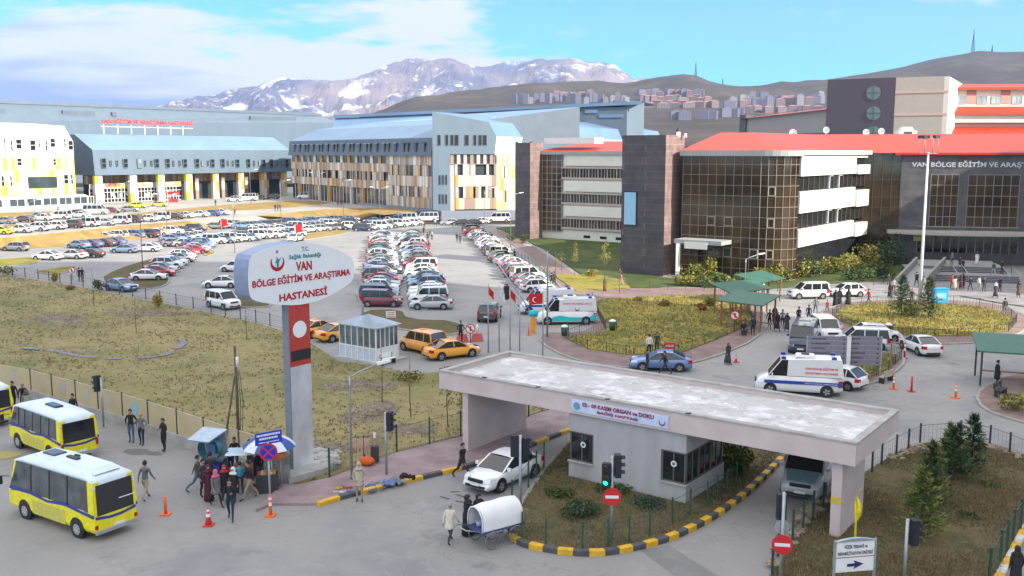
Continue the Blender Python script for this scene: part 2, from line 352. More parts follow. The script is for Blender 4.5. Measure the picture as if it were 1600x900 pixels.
for j in range(len(ys) - 1):
    for i in range(nu - 1): mb.f.append([j * nu + i, j * nu + i + 1, (j + 1) * nu + i + 1, (j + 1) * nu + i]); mb.m.append(0); mb.sm.append(True)
HILL = ground_mat('hillside', [(.066, .050, .044), ((.045, .038, .034), .004, .4, .6), ((.10, .082, .06), .012, .5, .64), ((.06, .052, .038), .03, .54, .68)], bump=1.5, bscale=.05)
struct(mb.build('ground', HILL))
# far mountains
SIL = [(120, 190), (240, 172), (280, 163), (310, 150), (345, 148), (400, 136), (430, 124), (520, 125), (550, 122), (580, 112), (620, 98), (640, 92), (700, 92), (740, 104), (800, 97), (850, 92), (900, 93), (950, 100), (975, 112), (990, 124), (1010, 124), (1060, 150), (1150, 190)]
mb = MB(); cols = [100 + 4 * i for i in range(270)]; rows = 46
for j in range(rows):
    k = j / (rows - 1); Y = 6000 + 3000 * k
    for px in cols:
        u = (px - 800) / FOC; base = ZAT(200, 6000); top = ZAT(lerp_tab(SIL, px), 9000)
        kk = k ** 1.15; z = base + (top - base) * kk; X = u * Y * .98
        rdg = 1 - abs(NZ.fractal(Vector((X / 900, Y / 1500, 1.7)), 1, 2, 6)) * 2
        z += (rdg - .55) * 210 * math.sin(math.pi * min(1, k * .97)) + NZ.fractal(Vector((X / 160, Y / 160, 5)), 1, 2, 4) * 30
        mb.v.append((X, Y, z))
nc = len(cols)
for j in range(rows - 1):
    for i in range(nc - 1): mb.f.append([j * nc + i, j * nc + i + 1, (j + 1) * nc + i + 1, (j + 1) * nc + i]); mb.m.append(0); mb.sm.append(False)
MOUNT = ground_mat('mountain_rock', [(.24, .175, .165), ((.09, .085, .135), .0008, .42, .54), ((.82, .80, .84), .0022, .535, .64), ((.80, .78, .82), .007, .59, .66)], bump=12, bscale=.006)  # the dark blue layer is shade put into the rock colour
struct(mb.build('mountains', MOUNT))

def GP(pts, z=0.0): return [G(x, y, z) for x, y in pts]
mb = MB(); mb.prism([(-170, 2), (170, 2), (170, 215), (-170, 215)], 0, 0); struct(mb.build('asphalt_road', ASPH))
# terrace in front of the new hospital (two metres higher), with the dry embankment
TE = [(-160, 385, 402), (0, 372, 392), (100, 363, 385), (200, 352, 376), (300, 345, 362), (400, 337, 349), (515, 326, 343), (560, 325, 344), (620, 324, 344)]
TZ = 2.0
top = [G(x, y, TZ) for x, y, _ in TE]; bot = [G(x, y, 0.008) for x, _, y in TE]
mb = MB()
for a, b, c, d in zip(bot, bot[1:], top[1:], top): mb.quad(a, b, c, d)
struct(mb.build('embankment', OCHRE))
mb = MB(); e0 = top[-1]
mb.prism([(p.x, p.y) for p in top] + [(e0.x, e0.y + 12), (-10, 330), (-20, 420), (-260, 420), (-260, top[0].y)], -.3, TZ)
APRON = ground_mat('terrace_concrete', [(.34, .33, .30), ((.42, .40, .36), .08, .45, .6), ((.27, .27, .26), .7, .52, .66)], bump=.006, bscale=20)
struct(mb.build('terrace_paving', APRON))
mb = MB()
for seg in ([(-100, 357), (0, 333), (60, 331), (150, 327), (150, 331), (60, 336), (0, 341), (-100, 366)], [(200, 334), (330, 322), (460, 313), (520, 316), (500, 320), (430, 326), (330, 331), (200, 340)], [(0, 352), (60, 349), (200, 341), (200, 344), (60, 353), (0, 357)], [(560, 330), (620, 324), (655, 330), (600, 336)]):
    mb.prism([G(x, y, TZ + .01).xy for x, y in seg], TZ + .006, TZ + .03)
struct(mb.build('dry_verge', OCHRE))

def ground_sheet(name, pts, m, z=.008, z0=None):
    mb = MB(); mb.prism([p.xy for p in GP(pts)], z if z0 is None else z0, z); return struct(mb.build(name, m))
def smooth(pts, it=2, closed=True):
    pts = [Vector(p) for p in pts]
    for _ in range(it):
        o = []; n = len(pts)
        for i in range(n if closed else n - 1):
            a, b = pts[i], pts[(i + 1) % n]; o += [a * .75 + b * .25, a * .25 + b * .75]
        if not closed: o = [pts[0]] + o[1:-1] + [pts[-1]]
        pts = o
    return pts
def kerb(name, line, wd=.22, h=.15, mats=(KERBC,), seg=1.0, closed=False, z=0.0):
    """kerb stones along a world line, painted in turn"""
    pts = [Vector((p[0], p[1], 0)) for p in line]
    if closed: pts.append(pts[0])
    mb = MB(); ln = 0.0; k = 0; cur = [pts[0]]
    def flush(ps, mi):
        if len(ps) < 2: return
        l = []
        for i, p in enumerate(ps):
            d = (ps[min(i + 1, len(ps) - 1)] - ps[max(0, i - 1)]).normalized(); n = Vector((-d.y, d.x, 0)) * wd / 2
            l.append([p + n + Vector((0, 0, z - .05)), p + n + Vector((0, 0, z + h - .02)), p + n * .7 + Vector((0, 0, z + h)), p - n * .7 + Vector((0, 0, z + h)), p - n + Vector((0, 0, z + h - .02)), p - n + Vector((0, 0, z - .05))])
        mb.loft(l, mi, smooth=False)
    for a, b in zip(pts, pts[1:]):
        d = (b - a); L_ = d.length; pos = 0.0
        while L_ - pos > seg - ln:
            pos += seg - ln; q = a + d * (pos / L_); cur.append(q); flush(cur, k % len(mats)); cur = [q + d.normalized() * .012]; k += 1; ln = 0.0
        ln += L_ - pos; cur.append(b)
    flush(cur, k % len(mats))
    return struct(mb.build(name, list(mats)))
def island(name, pts, m, kmat=(KERBC,), h=.13, it=2, seg=1.0):
    w_ = smooth([p.xy for p in GP(pts)], it) if it else [p.xy for p in GP(pts)]
    mb = MB(); mb.prism(w_, 0.0, h - .02); o = struct(mb.build(name, m))
    kerb('kerb', w_, .2, h, kmat, seg, closed=True); return o

# the field
FIELD = [(-420, 560), (-200, 455), (-60, 428), (0, 430), (60, 438), (130, 450), (250, 474), (330, 490), (400, 505), (470, 527), (530, 566), (600, 574), (640, 586), (690, 582), (760, 575), (830, 598), (880, 632), (820, 652), (720, 682), (620, 707), (515, 747), (460, 757), (330, 706), (275, 688), (210, 666), (155, 648), (50, 614), (0, 604), (-120, 580), (-300, 640)]
fw = [p.xy for p in GP(FIELD)]
def inside(p, poly):
    c = False; n = len(poly)
    for i in range(n):
        a, b = poly[i], poly[i - 1]
        if (a.y > p[1]) != (b.y > p[1]) and p[0] < (b.x - a.x) * (p[1] - a.y) / (b.y - a.y) + a.x: c = not c
    return c
mb = MB(); mb.prism(fw, .0, .06); struct(mb.build('field', DRYG))
# tussocks of dry grass over the field and the green islands
def tussocks(name, poly, n, m, h, wd, z0, near=None):
    xs = [p.x for p in poly]; ysl = [p.y for p in poly]; mb = MB(); k = 0; tries = 0
    while k < n and tries < n * 20:
        tries += 1; x = random.uniform(min(xs), max(xs)); y = random.uniform(min(ysl), max(ysl))
        if y < 15 or abs(x) > y * .56 + 2 or not inside((x, y), poly): continue
        if NZ.noise(Vector((x / 4, y / 4, 2))) + random.uniform(-.5, .5) < -.1: continue
        k += 1
        for _ in range(3):
            a = random.uniform(0, 6.28); hh = h * random.uniform(.4, 1.2); lx, ly = math.cos(a) * wd, math.sin(a) * wd; ox, oy = random.uniform(-.12, .12), random.uniform(-.12, .12); tx, ty = random.uniform(-.5, .5) * hh, random.uniform(-.5, .5) * hh
            mb.add([(x + ox - lx, y + oy - ly, z0), (x + ox + lx, y + oy + ly, z0), (x + ox + tx, y + oy + ty, z0 + hh)], [(0, 1, 2)], random.choice((0, 0, 1, 2)))
    return struct(mb.build(name, m), 'stuff')
BL1 = flat('dry_blade', (.28, .22, .11)); BL2 = flat('green_blade', (.18, .17, .075)); BL3 = flat('pale_blade', (.34, .28, .17)); BLd = flat('brown_blade', (.19, .15, .085)); BL4 = flat('gold_blade', (.28, .21, .055))
tussocks('field_grass', fw, 7000, [BL1, BL2, BL3], .15, .05, .05)
# bare trampled patches and the worn track of the ring in the field
BARE = ground_mat('bare_soil', [(.21, .165, .115), ((.14, .11, .08), .8, .45, .6), ((.30, .25, .19), 3, .52, .64)], bump=.03, bscale=10)
for i, (cx, cy, rx, ry) in enumerate([(95, 500, 50, 7), (570, 655, 45, 9), (640, 672, 55, 8), (505, 700, 35, 12), (560, 605, 60, 8), (230, 490, 60, 4), (590, 640, 35, 12)]):
    pts = []
    for k in range(28):
        a = k / 28 * 6.283; j = 1 + .45 * NZ.noise(Vector((math.cos(a) * 1.6, math.sin(a) * 1.6, i * 3)))
        pts.append((cx + rx * j * math.cos(a), cy + ry * j * math.sin(a)))
    mb = MB(); mb.prism([p.xy for p in GP(pts)], .062 + i * .004, .064 + i * .004); struct(mb.build('bare_soil', BARE))
TARP = flat('blue_grey_soil', (.20, .20, .26))
for k, arc in enumerate(([(75, 548), (100, 553), (125, 558), (150, 560)], [(165, 562), (190, 562)], [(215, 561), (245, 559), (262, 555), (270, 552)], [(277, 547), (286, 540), (287, 536), (283, 532)], [(35, 546), (62, 548)])):
    ps = smooth([p.xy for p in GP(arc)], 1, False); mb = MB(); l = []
    for i, p in enumerate(ps):
        d = (ps[min(i + 1, len(ps) - 1)] - ps[max(0, i - 1)]).normalized(); wj = .28 * (1 + .6 * NZ.noise(Vector((i * 1.3, k, 0)))); nn = Vector((-d.y, d.x)) * wj; zz = .096 + .01 * k
        l.append((*(p + nn), zz)); l.append((*(p - nn), zz))
    for i in range(len(ps) - 1): mb.quad(l[2 * i], l[2 * i + 1], l[2 * i + 3], l[2 * i + 2])
    struct(mb.build('worn_track', TARP))

# islands and verges in the parking area
island('verge', [(153, 438), (180, 422), (225, 408), (243, 403), (255, 420), (266, 438), (258, 448), (230, 453), (190, 448)], ISLG, it=1)
island('verge', [(54, 425), (90, 419), (118, 416), (122, 420), (95, 429), (70, 429)], GOLD, it=1)
island('verge', [(-60, 412), (0, 405), (55, 402), (66, 408), (40, 415), (-60, 420)], GOLD, it=1)
island('verge', [(562, 486), (628, 484), (638, 500), (715, 502), (722, 520), (700, 525), (640, 518), (575, 505)], ISLG, it=1)
island('verge', [(315, 466), (350, 456), (420, 458), (430, 480), (385, 482), (330, 476)], ISLG, it=1)
island('verge', [(318, 396), (335, 393), (337, 397), (322, 401)], GOLD, it=1)
island('verge', [(403, 361), (425, 354), (430, 360), (410, 368)], OCHRE, it=1)
island('verge', [(455, 372), (500, 362), (540, 360), (545, 365), (500, 372), (460, 377)], OCHRE, it=1)
island('verge', [(640, 371), (652, 371), (668, 484), (640, 484)], BRICKP, it=0)
# centre: triangular green with the walk round it
island('pink_pavement', [(842, 535), (848, 520), (905, 522), (930, 508), (905, 470), (880, 455), (860, 430), (800, 380), (770, 360), (790, 358), (850, 395), (915, 440), (950, 452), (1120, 450), (1190, 462), (1195, 505), (1185, 530), (1110, 562), (1040, 575), (960, 576), (885, 560)], BRICKP, it=1)
ground_sheet('lawn', [(775, 357), (834, 352), (972, 372), (972, 425), (1045, 436), (1080, 450), (1000, 452), (948, 450), (915, 434), (850, 390)], LAWN, .16, .0)
GREEN = [(938, 470), (1000, 466), (1100, 462), (1160, 478), (1180, 505), (1120, 532), (1060, 555), (980, 556), (920, 548), (886, 532), (905, 526), (948, 520), (945, 500), (925, 478)]
ground_sheet('green', GREEN, GOLD, .17, .0)
ground_sheet('green', [(880, 430), (940, 432), (975, 440), (985, 452), (900, 456), (865, 432)], GOLD, .185, .0)
tussocks('green_grass', [p.xy for p in GP(GREEN)], 2500, [BL4, BL2, BL1], .22, .05, .16)
# roundabout
RB = [(1300, 495), (1320, 481), (1370, 475), (1450, 476), (1530, 481), (1572, 492), (1586, 505), (1575, 519), (1530, 526), (1460, 528), (1385, 524), (1330, 512)]
RBo = [(1278, 497), (1290, 483), (1340, 470), (1450, 468), (1545, 473), (1600, 490), (1612, 505), (1590, 526), (1530, 537), (1450, 539), (1370, 535), (1310, 518)]
island('roundabout_pavement', RBo, BRICKP, it=2)
w_ = smooth([p.xy for p in GP(RB)], 2); mb = MB(); mb.prism(w_, 0, .2); struct(mb.build('roundabout_turf', GOLD))
tussocks('roundabout_grass', w_, 2500, [BL4, BL4, BL2], .22, .05, .19)
# small island with the board signs
SI = [(1255, 560), (1300, 545), (1360, 548), (1405, 555), (1416, 566), (1395, 585), (1372, 598), (1330, 606), (1262, 604)]
island('small_island_pavement', SI, BRICKP, it=1)
SIg = [(1265, 562), (1310, 550), (1390, 557), (1405, 564), (1385, 580), (1350, 597), (1300, 598), (1270, 592)]
ground_sheet('small_island_turf', SIg, GOLD, .18, .0); tussocks('island_grass', [p.xy for p in GP(SIg)], 800, [BL4, BL2, BL1], .25, .05, .17)
# pavement on the far right, stairs forecourt
island('pink_pavement', [(1524, 618), (1545, 602), (1575, 588), (1640, 580), (1800, 590), (1800, 720), (1640, 672), (1575, 655), (1535, 640)], BRICKP, it=1)
ground_sheet('green', [(1600, 600), (1720, 590), (1720, 690), (1640, 652), (1590, 630)], GOLD, .17, 0)
ground_sheet('forecourt_paving', [(1260, 447), (1420, 440), (1640, 447), (1900, 470), (1900, 490), (1640, 486), (1560, 474), (1500, 463), (1380, 458), (1260, 462)], FORE, .14, 0)
ground_sheet('planting_bed', [(1030, 440), (1110, 436), (1250, 430), (1420, 400), (1420, 438), (1260, 448), (1200, 452), (1100, 452)], LAWN, .15, 0)

# the street side: pavement by the field, kerbs, the middle island with the booth, the right island
PVL = [(400, 800), (425, 790), (500, 790), (560, 771), (640, 752), (745, 727), (830, 696), (892, 672), (935, 650), (960, 640), (900, 622), (868, 640), (820, 655), (720, 685), (620, 710), (515, 750), (466, 760), (440, 760)]
mb = MB(); mb.prism([p.xy for p in GP(PVL)], 0, .13); struct(mb.build('pavement', PAVE))
kerb('kerb', smooth([p.xy for p in GP([(497, 791), (530, 780), (590, 765), (660, 748), (740, 729), (820, 701), (892, 673), (945, 650)])], 1, False), .3, .2, (YEL, KBLK), 1.15)
ISL = [(800, 838), (812, 852), (860, 862), (925, 868), (985, 860), (1050, 842), (1105, 815), (1150, 785), (1190, 750), (1228, 712), (1250, 685), (1180, 650), (1050, 630), (960, 625), (925, 650), (890, 690), (850, 735), (812, 790)]
iw = smooth([p.xy for p in GP(ISL)], 1); mb = MB(); mb.prism(iw, 0, .12); struct(mb.build('middle_island_turf', ISLG))
kerb('kerb', smooth([p.xy for p in GP([(799, 832), (805, 850), (860, 863), (925, 869), (985, 861), (1050, 843), (1105, 816), (1150, 786), (1190, 751), (1232, 708)])], 1, False), .3, .24, (KBLK, YEL), .62)
kerb('kerb', [p.xy for p in GP([(799, 832), (812, 790), (850, 735), (890, 690), (925, 650)])], .25, .14)
tussocks('island_grass', iw, 9000, [BLd, BL2, BL1, BLd], .13, .022, .11)
ISR = [(1205, 905), (1215, 880), (1232, 845), (1262, 808), (1300, 772), (1350, 742), (1400, 712), (1440, 697), (1500, 690), (1560, 700), (1640, 730), (1640, 760), (1600, 825), (1578, 870), (1560, 905), (1540, 990), (1190, 990)]
rw = smooth([p.xy for p in GP(ISR)], 1); mb = MB(); mb.prism(rw, 0, .14); struct(mb.build('right_island_turf', ISLG))
tussocks('island_grass', rw, 16000, [BLd, BL2, BL1, BLd], .14, .022, .13)
kerb('kerb', [p.xy for p in GP([(1555, 915), (1575, 880), (1600, 832), (1650, 770)])], .3, .2, (YEL, KWHT), .9)
mb = MB()
for line in ([(1212, 885), (1232, 845), (1262, 808), (1285, 787)], [(1400, 720), (1440, 702), (1500, 695), (1560, 705), (1620, 728)]):
    ps = smooth([p.xy for p in GP(line)], 3, False)
    for p in ps:
        for _ in range(9): s = random.uniform(.06, .2); mb.blob((p.x + random.uniform(-.35, .35), p.y + random.uniform(-.35, .35), .14 + s * .4), (s, s * random.uniform(.6, 1), s * .6), seg=6, rings=4, jit=.2, smooth=False)
struct(mb.build('rubble_edging', mat('rubble_stone', (.34, .27, .20), .9, var=.3, scale=1.5)), 'stuff')
# concrete ledge in front of the translucent wall, rubble heap
# stains, puddle and patches on the street
STAIN = flat('oil_stain', (.15, .145, .14)); 
for i, (cx, cy, rx, ry) in enumerate([(215, 706, 22, 5), (240, 709, 14, 3), (1380, 590, 40, 6)]):
    if i == 2: continue
    pts = [(cx + rx * (1 + .5 * NZ.noise(Vector((math.cos(a * .3) * 2, math.sin(a * .3) * 2, i)))) * math.cos(a * .3), cy + ry * (1 + .5 * NZ.noise(Vector((math.cos(a * .3) * 2, math.sin(a * .3) * 2, i + 5)))) * math.sin(a * .3)) for a in range(21)]
    mb = MB(); mb.prism([p.xy for p in GP(pts)], .008 + i * .004, .008 + i * .004); struct(mb.build('wet_stain', STAIN))
mb = MB()
for p in GP([(0, 712)]): mb.prism([(p.x + 1.1 * math.cos(k * .5), p.y + .7 * math.sin(k * .5)) for k in range(12)], .02, .02)
struct(mb.build('road_marking', flat('worn_yellow_paint', (.40, .33, .10))))
mb = MB(); SLOT = flat('slot_mark', (.07, .07, .07))
for (x0, y0, x1, y1) in [(704, 769, 718, 768), (714, 773, 726, 777), (688, 776, 703, 780), (712, 783, 724, 785)]:
    a, b = G(x0, y0), G(x1, y1); d = (b - a).normalized() ; nn = Vector((-d.y, d.x, 0)) * .06; mb.quad(a - nn + UP * .012, b - nn + UP * .012, b + nn + UP * .012, a + nn + UP * .012)
struct(mb.build('road_slot', SLOT))
PATCH = ground_mat('asphalt_patch', [(.20, .20, .20), ((.25, .25, .245), .6, .45, .6)], bump=.006, bscale=30)
for i, pts in enumerate([[(1000, 860), (1045, 852), (1130, 905), (1060, 905)]]):
    mb = MB(); mb.prism([p.xy for p in GP(pts)], .008, .008); struct(mb.build('asphalt_patch', PATCH if i == 0 else ASPH))
# ================================================================== BUILDINGS
METAL = mat('grey_blue_cladding', (.135, .185, .235), .5, .1, var=.06, scale=.3, stretch=(1, 1, .1))
METALD = mat('dark_grey_cladding', (.12, .15, .19), .55, .1, var=.07, scale=.3)
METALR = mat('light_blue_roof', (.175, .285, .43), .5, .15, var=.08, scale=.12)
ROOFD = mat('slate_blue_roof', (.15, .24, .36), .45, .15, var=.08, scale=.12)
WCLAD = mat('white_cladding', (.72, .72, .70), .45, var=.04)
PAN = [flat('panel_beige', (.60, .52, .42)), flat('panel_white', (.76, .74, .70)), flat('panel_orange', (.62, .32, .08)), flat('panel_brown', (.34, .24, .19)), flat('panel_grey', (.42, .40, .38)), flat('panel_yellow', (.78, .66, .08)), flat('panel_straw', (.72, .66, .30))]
GLB = mat('blue_grey_glass', (.055, .075, .09), .1, var=.3, scale=.15, spec=.9)
GLW = mat('pale_glass', (.35, .42, .45), .15, var=.35, scale=.3, spec=.9)
REDT = mat('red_lettering', (.65, .02, .03), .5, var=.02)
def cladding(mb, W, t0, t1, z0, z1, rows, off, wts, seed, holes=.12, base=0):
    """rows of upright coloured strips with dark slots between"""
    rnd = random.Random(seed); h = (z1 - z0) / rows
    for r_ in range(rows):
        t = t0
        while t < t1 - .05:
            wd = min(rnd.choice((.55, .8, 1.1)), t1 - t); k = rnd.choices(range(len(wts)), wts)[0]
            o = off + rnd.uniform(0, .04)
            if not (rnd.random() < holes and r_ % 2 == 1): mb.quad(W.at(t, z0 + r_ * h + .05, o), W.at(t + wd, z0 + r_ * h + .05, o), W.at(t + wd, z0 + (r_ + 1) * h, o), W.at(t, z0 + (r_ + 1) * h, o), base + k)
            t += wd
def window_part(W, t0, t1, z0, z1, parent, off=.05, nx=1, nz=1, fm=WHITE, gm=None, fr=.08, name='window'):
    mb = MB(); mb.wbox(W, t0, t1, z0, z1, off - .1, off, 0)
    for i in range(nx + 1): t = t0 + (t1 - t0) * i / nx; mb.wbox(W, t - fr / 2, t + fr / 2, z0, z1, off - .05, off + .05, 1)
    for j in range(nz + 1): z = z0 + (z1 - z0) * j / nz; mb.wbox(W, t0, t1, z - fr / 2, z + fr / 2, off - .05, off + .045, 1)
    return mb.build(name, [gm or GLASSD, fm], parent)

# --- new hospital, long grey wing with the drop-off colonnade (wing A)
A0, A1 = PT(150, 300, 262), PT(458, 300, 318)
WA = Wall(A0, A1 - A0); LA = (Vector((A1.x, A1.y, 0)) - WA.A).length
ra = T('hospital_wing', 'long grey blue hospital wing with a folded metal front over a glazed colonnade', 'hospital wing', (0, 0, 0))
zb, zm = WA.tz(150, 274)[1], WA.tz(150, 234)[1]; ze = TZ
mb = MB()
def AP(t, z, o): return WA.at(t, z, o)
prof = [(0, zb), (-.6, zm), (-9, zm + 4.2), (-22, zm + 4.6), (-22, zb), ]
l0 = [AP(0, z, o) for o, z in prof]; l1 = [AP(LA, z, o) for o, z in prof]
mb.quad(l0[0], l1[0], l1[1], l0[1], 0); mb.quad(l0[1], l1[1], l1[2], l0[2], 1); mb.quad(l0[2], l1[2], l1[3], l0[3], 1); mb.quad(l0[0], l0[4], l1[4], l1[0], 2); mb.poly(l0, 2); mb.poly(l1[::-1], 2); mb.quad(l1[3], l1[4], l0[4], l0[3], 0)
mb.build('upper_storey', [METAL, METALR, METALD], ra)
for i, px in enumerate([162, 173, 183, 196, 218, 227, 237, 245, 262, 271, 281, 289, 308, 316, 325, 332, 348, 356, 364, 371, 388, 397, 405, 412, 424, 433, 440, 448]):
    t, z = WA.tz(px, 255); wd = (1.3, .45, .45, 1.3)[i % 4]; hh = (2.6, 1.6, 1.6, 2.4)[i % 4]
    o = window_part(WA, t - wd / 2, t + wd / 2, z - hh / 2, z + hh / 2, ra, .12, 1, 2, METAL, GLASSD if i % 9 != 4 else GLW, .14)
# ground floor: recessed glass, spandrel, columns
mb = MB(); mb.wbox(WA, 0, LA, ze, zb, -6.2, -6, 0); mb.build('glazing', GLB, ra)
mb = MB(); cladding(mb, WA, 0, LA * .42, ze + 4.2, ze + 5.4, 1, -3.2, [1, 3, 0, 0, 0, 3, 3], 4, 0); mb.wbox(WA, 0, LA * .42, ze + 4.0, ze + 4.2, -3.6, -3.1, 1); mb.build('shop_band', PAN, ra)
mb = MB(); rr = random.Random(2)
for t in [i * 1.05 for i in range(int(LA * .42 / 1.05))]: mb.wbox(WA, t, t + .14, ze, ze + 4.0, -3.5, -3.3, 0)
for z in (.1, 1.1, 2.9, 3.9): mb.wbox(WA, 0, LA * .42, ze + z, ze + z + .13, -3.5, -3.32, 0)
mb.wbox(WA, 0, LA * .42, ze, ze + 4, -3.7, -3.6, 1)
for i in range(26): t = rr.uniform(1, LA * .42 - 2); z = ze + rr.uniform(1.2, 2); mb.wbox(WA, t, t + rr.uniform(.5, 1), z, z + rr.uniform(.6, 1.2), -3.58, -3.52, 0)
mb.build('shop_front', [WHITE, GLASSD], ra)
mb = MB(); cladding(mb, WA, 0, LA, zb - 2.6, zb - .1, 1, -5.6, [1, 0, 1, 4, 3, 0, 0], 8, 0.3); mb.build('upper_glazing_panels', PAN, ra)
for i, px in enumerate([148, 203, 247, 291, 333, 373, 409, 441]):
    t = max(.2, WA.t(px)); mb = MB(); rnd = random.Random(i); h = (zb - ze) / 3
    for j in range(3):
        a = 5 if i < 4 and rnd.random() < .6 else (2 if i > 3 and j else 0); b = 1 if i < 4 else 0
        mb.wbox(WA, t, t + 1.1, ze + j * h, ze + (j + 1) * h, -1.6, -.5, (a, b)[j % 2]); mb.wbox(WA, t + 1.1, t + 2.2, ze + j * h, ze + (j + 1) * h, -1.6, -.55, (b, a)[j % 2])
    mb.build('column', PAN, ra)
    if i > 3: mb = MB(); t2 = t - 4.5; [mb.wbox(WA, t2, t2 + 1.2, ze + j * h, ze + (j + 1) * h, -4.2, -3, (3, 0, 3)[j]) for j in range(3)]; mb.build('column', PAN, ra)
mb = MB(); o_ = WA.at(0, ze + 4.3, -3.0); t0 = WA.t(167); t1 = WA.t(190); text(mb, 'KAFETERYA', o_, WA.d, UP, t0 + 1, t1 + 1, .2, 1.15, 0, .03); mb.build('cafe_lettering', REDT, ra)
# --- rear tall block with the red roof lettering
B0, B1 = PT(-60, 200, 292), PT(524, 200, 405)
WB = Wall(B0, B1 - B0); rb = T('hospital_roof_block', 'tall windowless pale blue block behind the long wing carrying red rooftop letters', 'hospital block')
LB = (Vector((B1.x, B1.y, 0)) - WB.A).length; z0a = ZAT(156, 292); z1a = ZAT(180, 405); mb = MB()
mb.quad(WB.at(0, 6), WB.at(LB, 6), WB.at(LB, z1a - 3), WB.at(0, z0a - 7), 0); mb.quad(WB.at(0, z0a - 7), WB.at(LB, z1a - 3), WB.at(LB, z1a, -9), WB.at(0, z0a, -9), 1)
mb.quad(WB.at(0, z0a, -9), WB.at(LB, z1a, -9), WB.at(LB, z1a, -40), WB.at(0, z0a, -40), 1); mb.quad(WB.at(LB, 6), WB.at(LB, 6, -40), WB.at(LB, z1a, -40), WB.at(LB, z1a, -9), 0)
mb.build('wall', [METAL, METAL, METALD], rb)
mb = MB(); mb.add([WB.at(0, z0a - .1, -8.6), WB.at(LB, z1a - .1, -8.6), WB.at(LB, z1a + .9, -8.7), WB.at(0, z0a + .9, -8.7), WB.at(0, z0a - .1, -10), WB.at(LB, z1a - .1, -10), WB.at(LB, z1a + .9, -10), WB.at(0, z0a + .9, -10)], [(0, 1, 2, 3), (3, 2, 6, 7), (0, 4, 5, 1)], 0); mb.build('ridge_flashing', METALD, rb)
for px, py, ww in [(135, 176, 5.5), (15, 173, 1), (190, 178, .8), (437, 185, 11)]:
    t, z = WB.tz(px, py); k = t / LB; mb = MB(); zc = z; s0 = z0a - 7 + (z1a - 3 - z0a + 7) * k
    f = max(0, (zc - s0)) / (z0a + (z1a - z0a) * k - s0) if zc > s0 else 0
    mb.wbox(WB, t - ww, t + ww, zc - .7, zc + .7, -9 * f - .6, -9 * f + .35, 0); mb.build('vent_grille', METALD, rb)
WT = Wall(PT(100, 200, 272), WA.d)
rt = T('roof_sign', 'red capital letters on thin white posts along the long roof', 'sign')
mb = MB(); ta, za = WT.tz(157, 189); tb, zb_ = WT.tz(301, 193)
rgt = Vector((WT.d.x, WT.d.y, (zb_ - za) / (tb - ta))).normalized(); org = WT.at(ta, za - 1.0)
text(mb, 'VAN EĞİTİM VE ARAŞTIRMA HASTANESİ', org, rgt, UP, 0, tb - ta, 0, 2.0, 0, .035); mb.build('lettering', REDT, rt)
mb = MB(); mb.wbox(WT, ta, tb, min(za, zb_) - 1.6, min(za, zb_) - 1.45, -.1, .05)
for i in range(7): t = ta + (tb - ta) * (i + .15) / 7; mb.wbox(WT, t, t + .25, za - 3.6, za - 1.0, -.1, .1)
mb.build('support', WHITE, rt)

# --- white lit end wing (L) at the far left with the low white annex
L1 = PT(119, 300, 256); WL = Wall(L1, WA.d); tl = WL.t(-90)
rl = T('hospital_end_wing', 'white and lemon striped hospital wing at the far left with slot windows', 'hospital wing')
zt = WL.tz(108, 197)[1]; zmid = WL.tz(100, 246)[1]; mb = MB()
prof = [(0, zmid), (0, zt - 4), (-1.2, zt), (-18, zt + 1), (-18, zmid)]
a, b = [WL.at(tl, z, o) for o, z in prof], [WL.at(0, z, o) for o, z in prof]; b[1] = WL.at(0, zt - 4, 0); b[2] = WL.at(-1.5, zt, -1.2); b[3] = WL.at(-1.5, zt + 1, -18)
mb.quad(a[0], b[0], b[1], a[1]); mb.quad(a[1], b[1], b[2], a[2]); mb.quad(a[2], b[2], b[3], a[3]); mb.poly(b[::-1]); mb.quad(a[0], a[4], b[4], b[0]); mb.build('upper_storey', WCLAD, rl)
mb = MB(); mb.wbox(WL, tl, -.5, ze, zmid, -17, -.3, 1); cladding(mb, WL, tl, 0, ze, zmid, 4, -.1, [1, 4, 0, 0, 0, 5, 7], 21, .05); mb.build('wall', PAN, rl)
for px, py, ww, hh in [(7, 225, .4, 2.8), (18, 228, .5, 2.6), (29, 225, 1.4, 2.4), (51, 227, 1.4, 2.6), (61, 223, .4, 2.4), (72, 227, .5, 2.6), (82, 223, 1.3, 2.2), (101, 223, .5, 2.2), (110, 227, 1.3, 2.4), (30, 253, 1.2, 1.8), (85, 253, .8, 1.6), (4, 283, .7, 2.6), (17, 283, .5, 2.6), (103, 280, 1.2, 2.4), (112, 280, .6, 2.6)]:
    t, z = WL.tz(px, py); window_part(WL, t - ww / 2, t + ww / 2, z - hh / 2, z + hh / 2, rl, .1, 1, 2, WHITE, GLASSD, .1)
t0, z0 = WL.tz(45, 294); t1, z1 = WL.tz(88, 276); window_part(WL, t0, t1, z0, z1, rl, .1, 4, 1, DARK, GLB, .12)
WN = Wall(PT(144, 325, 246), WA.d); tn = WN.t(-70)
rn = T('annex', 'low white arched annex with a row of wide dark windows beside the yellow striped wing', 'annex'); mb = MB()
za = TZ; zt = WN.tz(130, 304)[1]; zw = WN.tz(130, 310)[1]
for t in (0,): pass
prof = [(0, za), (0, zt - 1.4), (-.5, zt - .5), (-1.5, zt), (-5, zt), (-5, za)]
mb.loft([[WN.at(t, z, o) for o, z in prof] for t in (tn, -1.0)] + [[WN.at(0, za + (z - za) * .88, o * .9 - .3) for o, z in prof]], 0, smooth=False); mb.build('shell', WCLAD, rn)
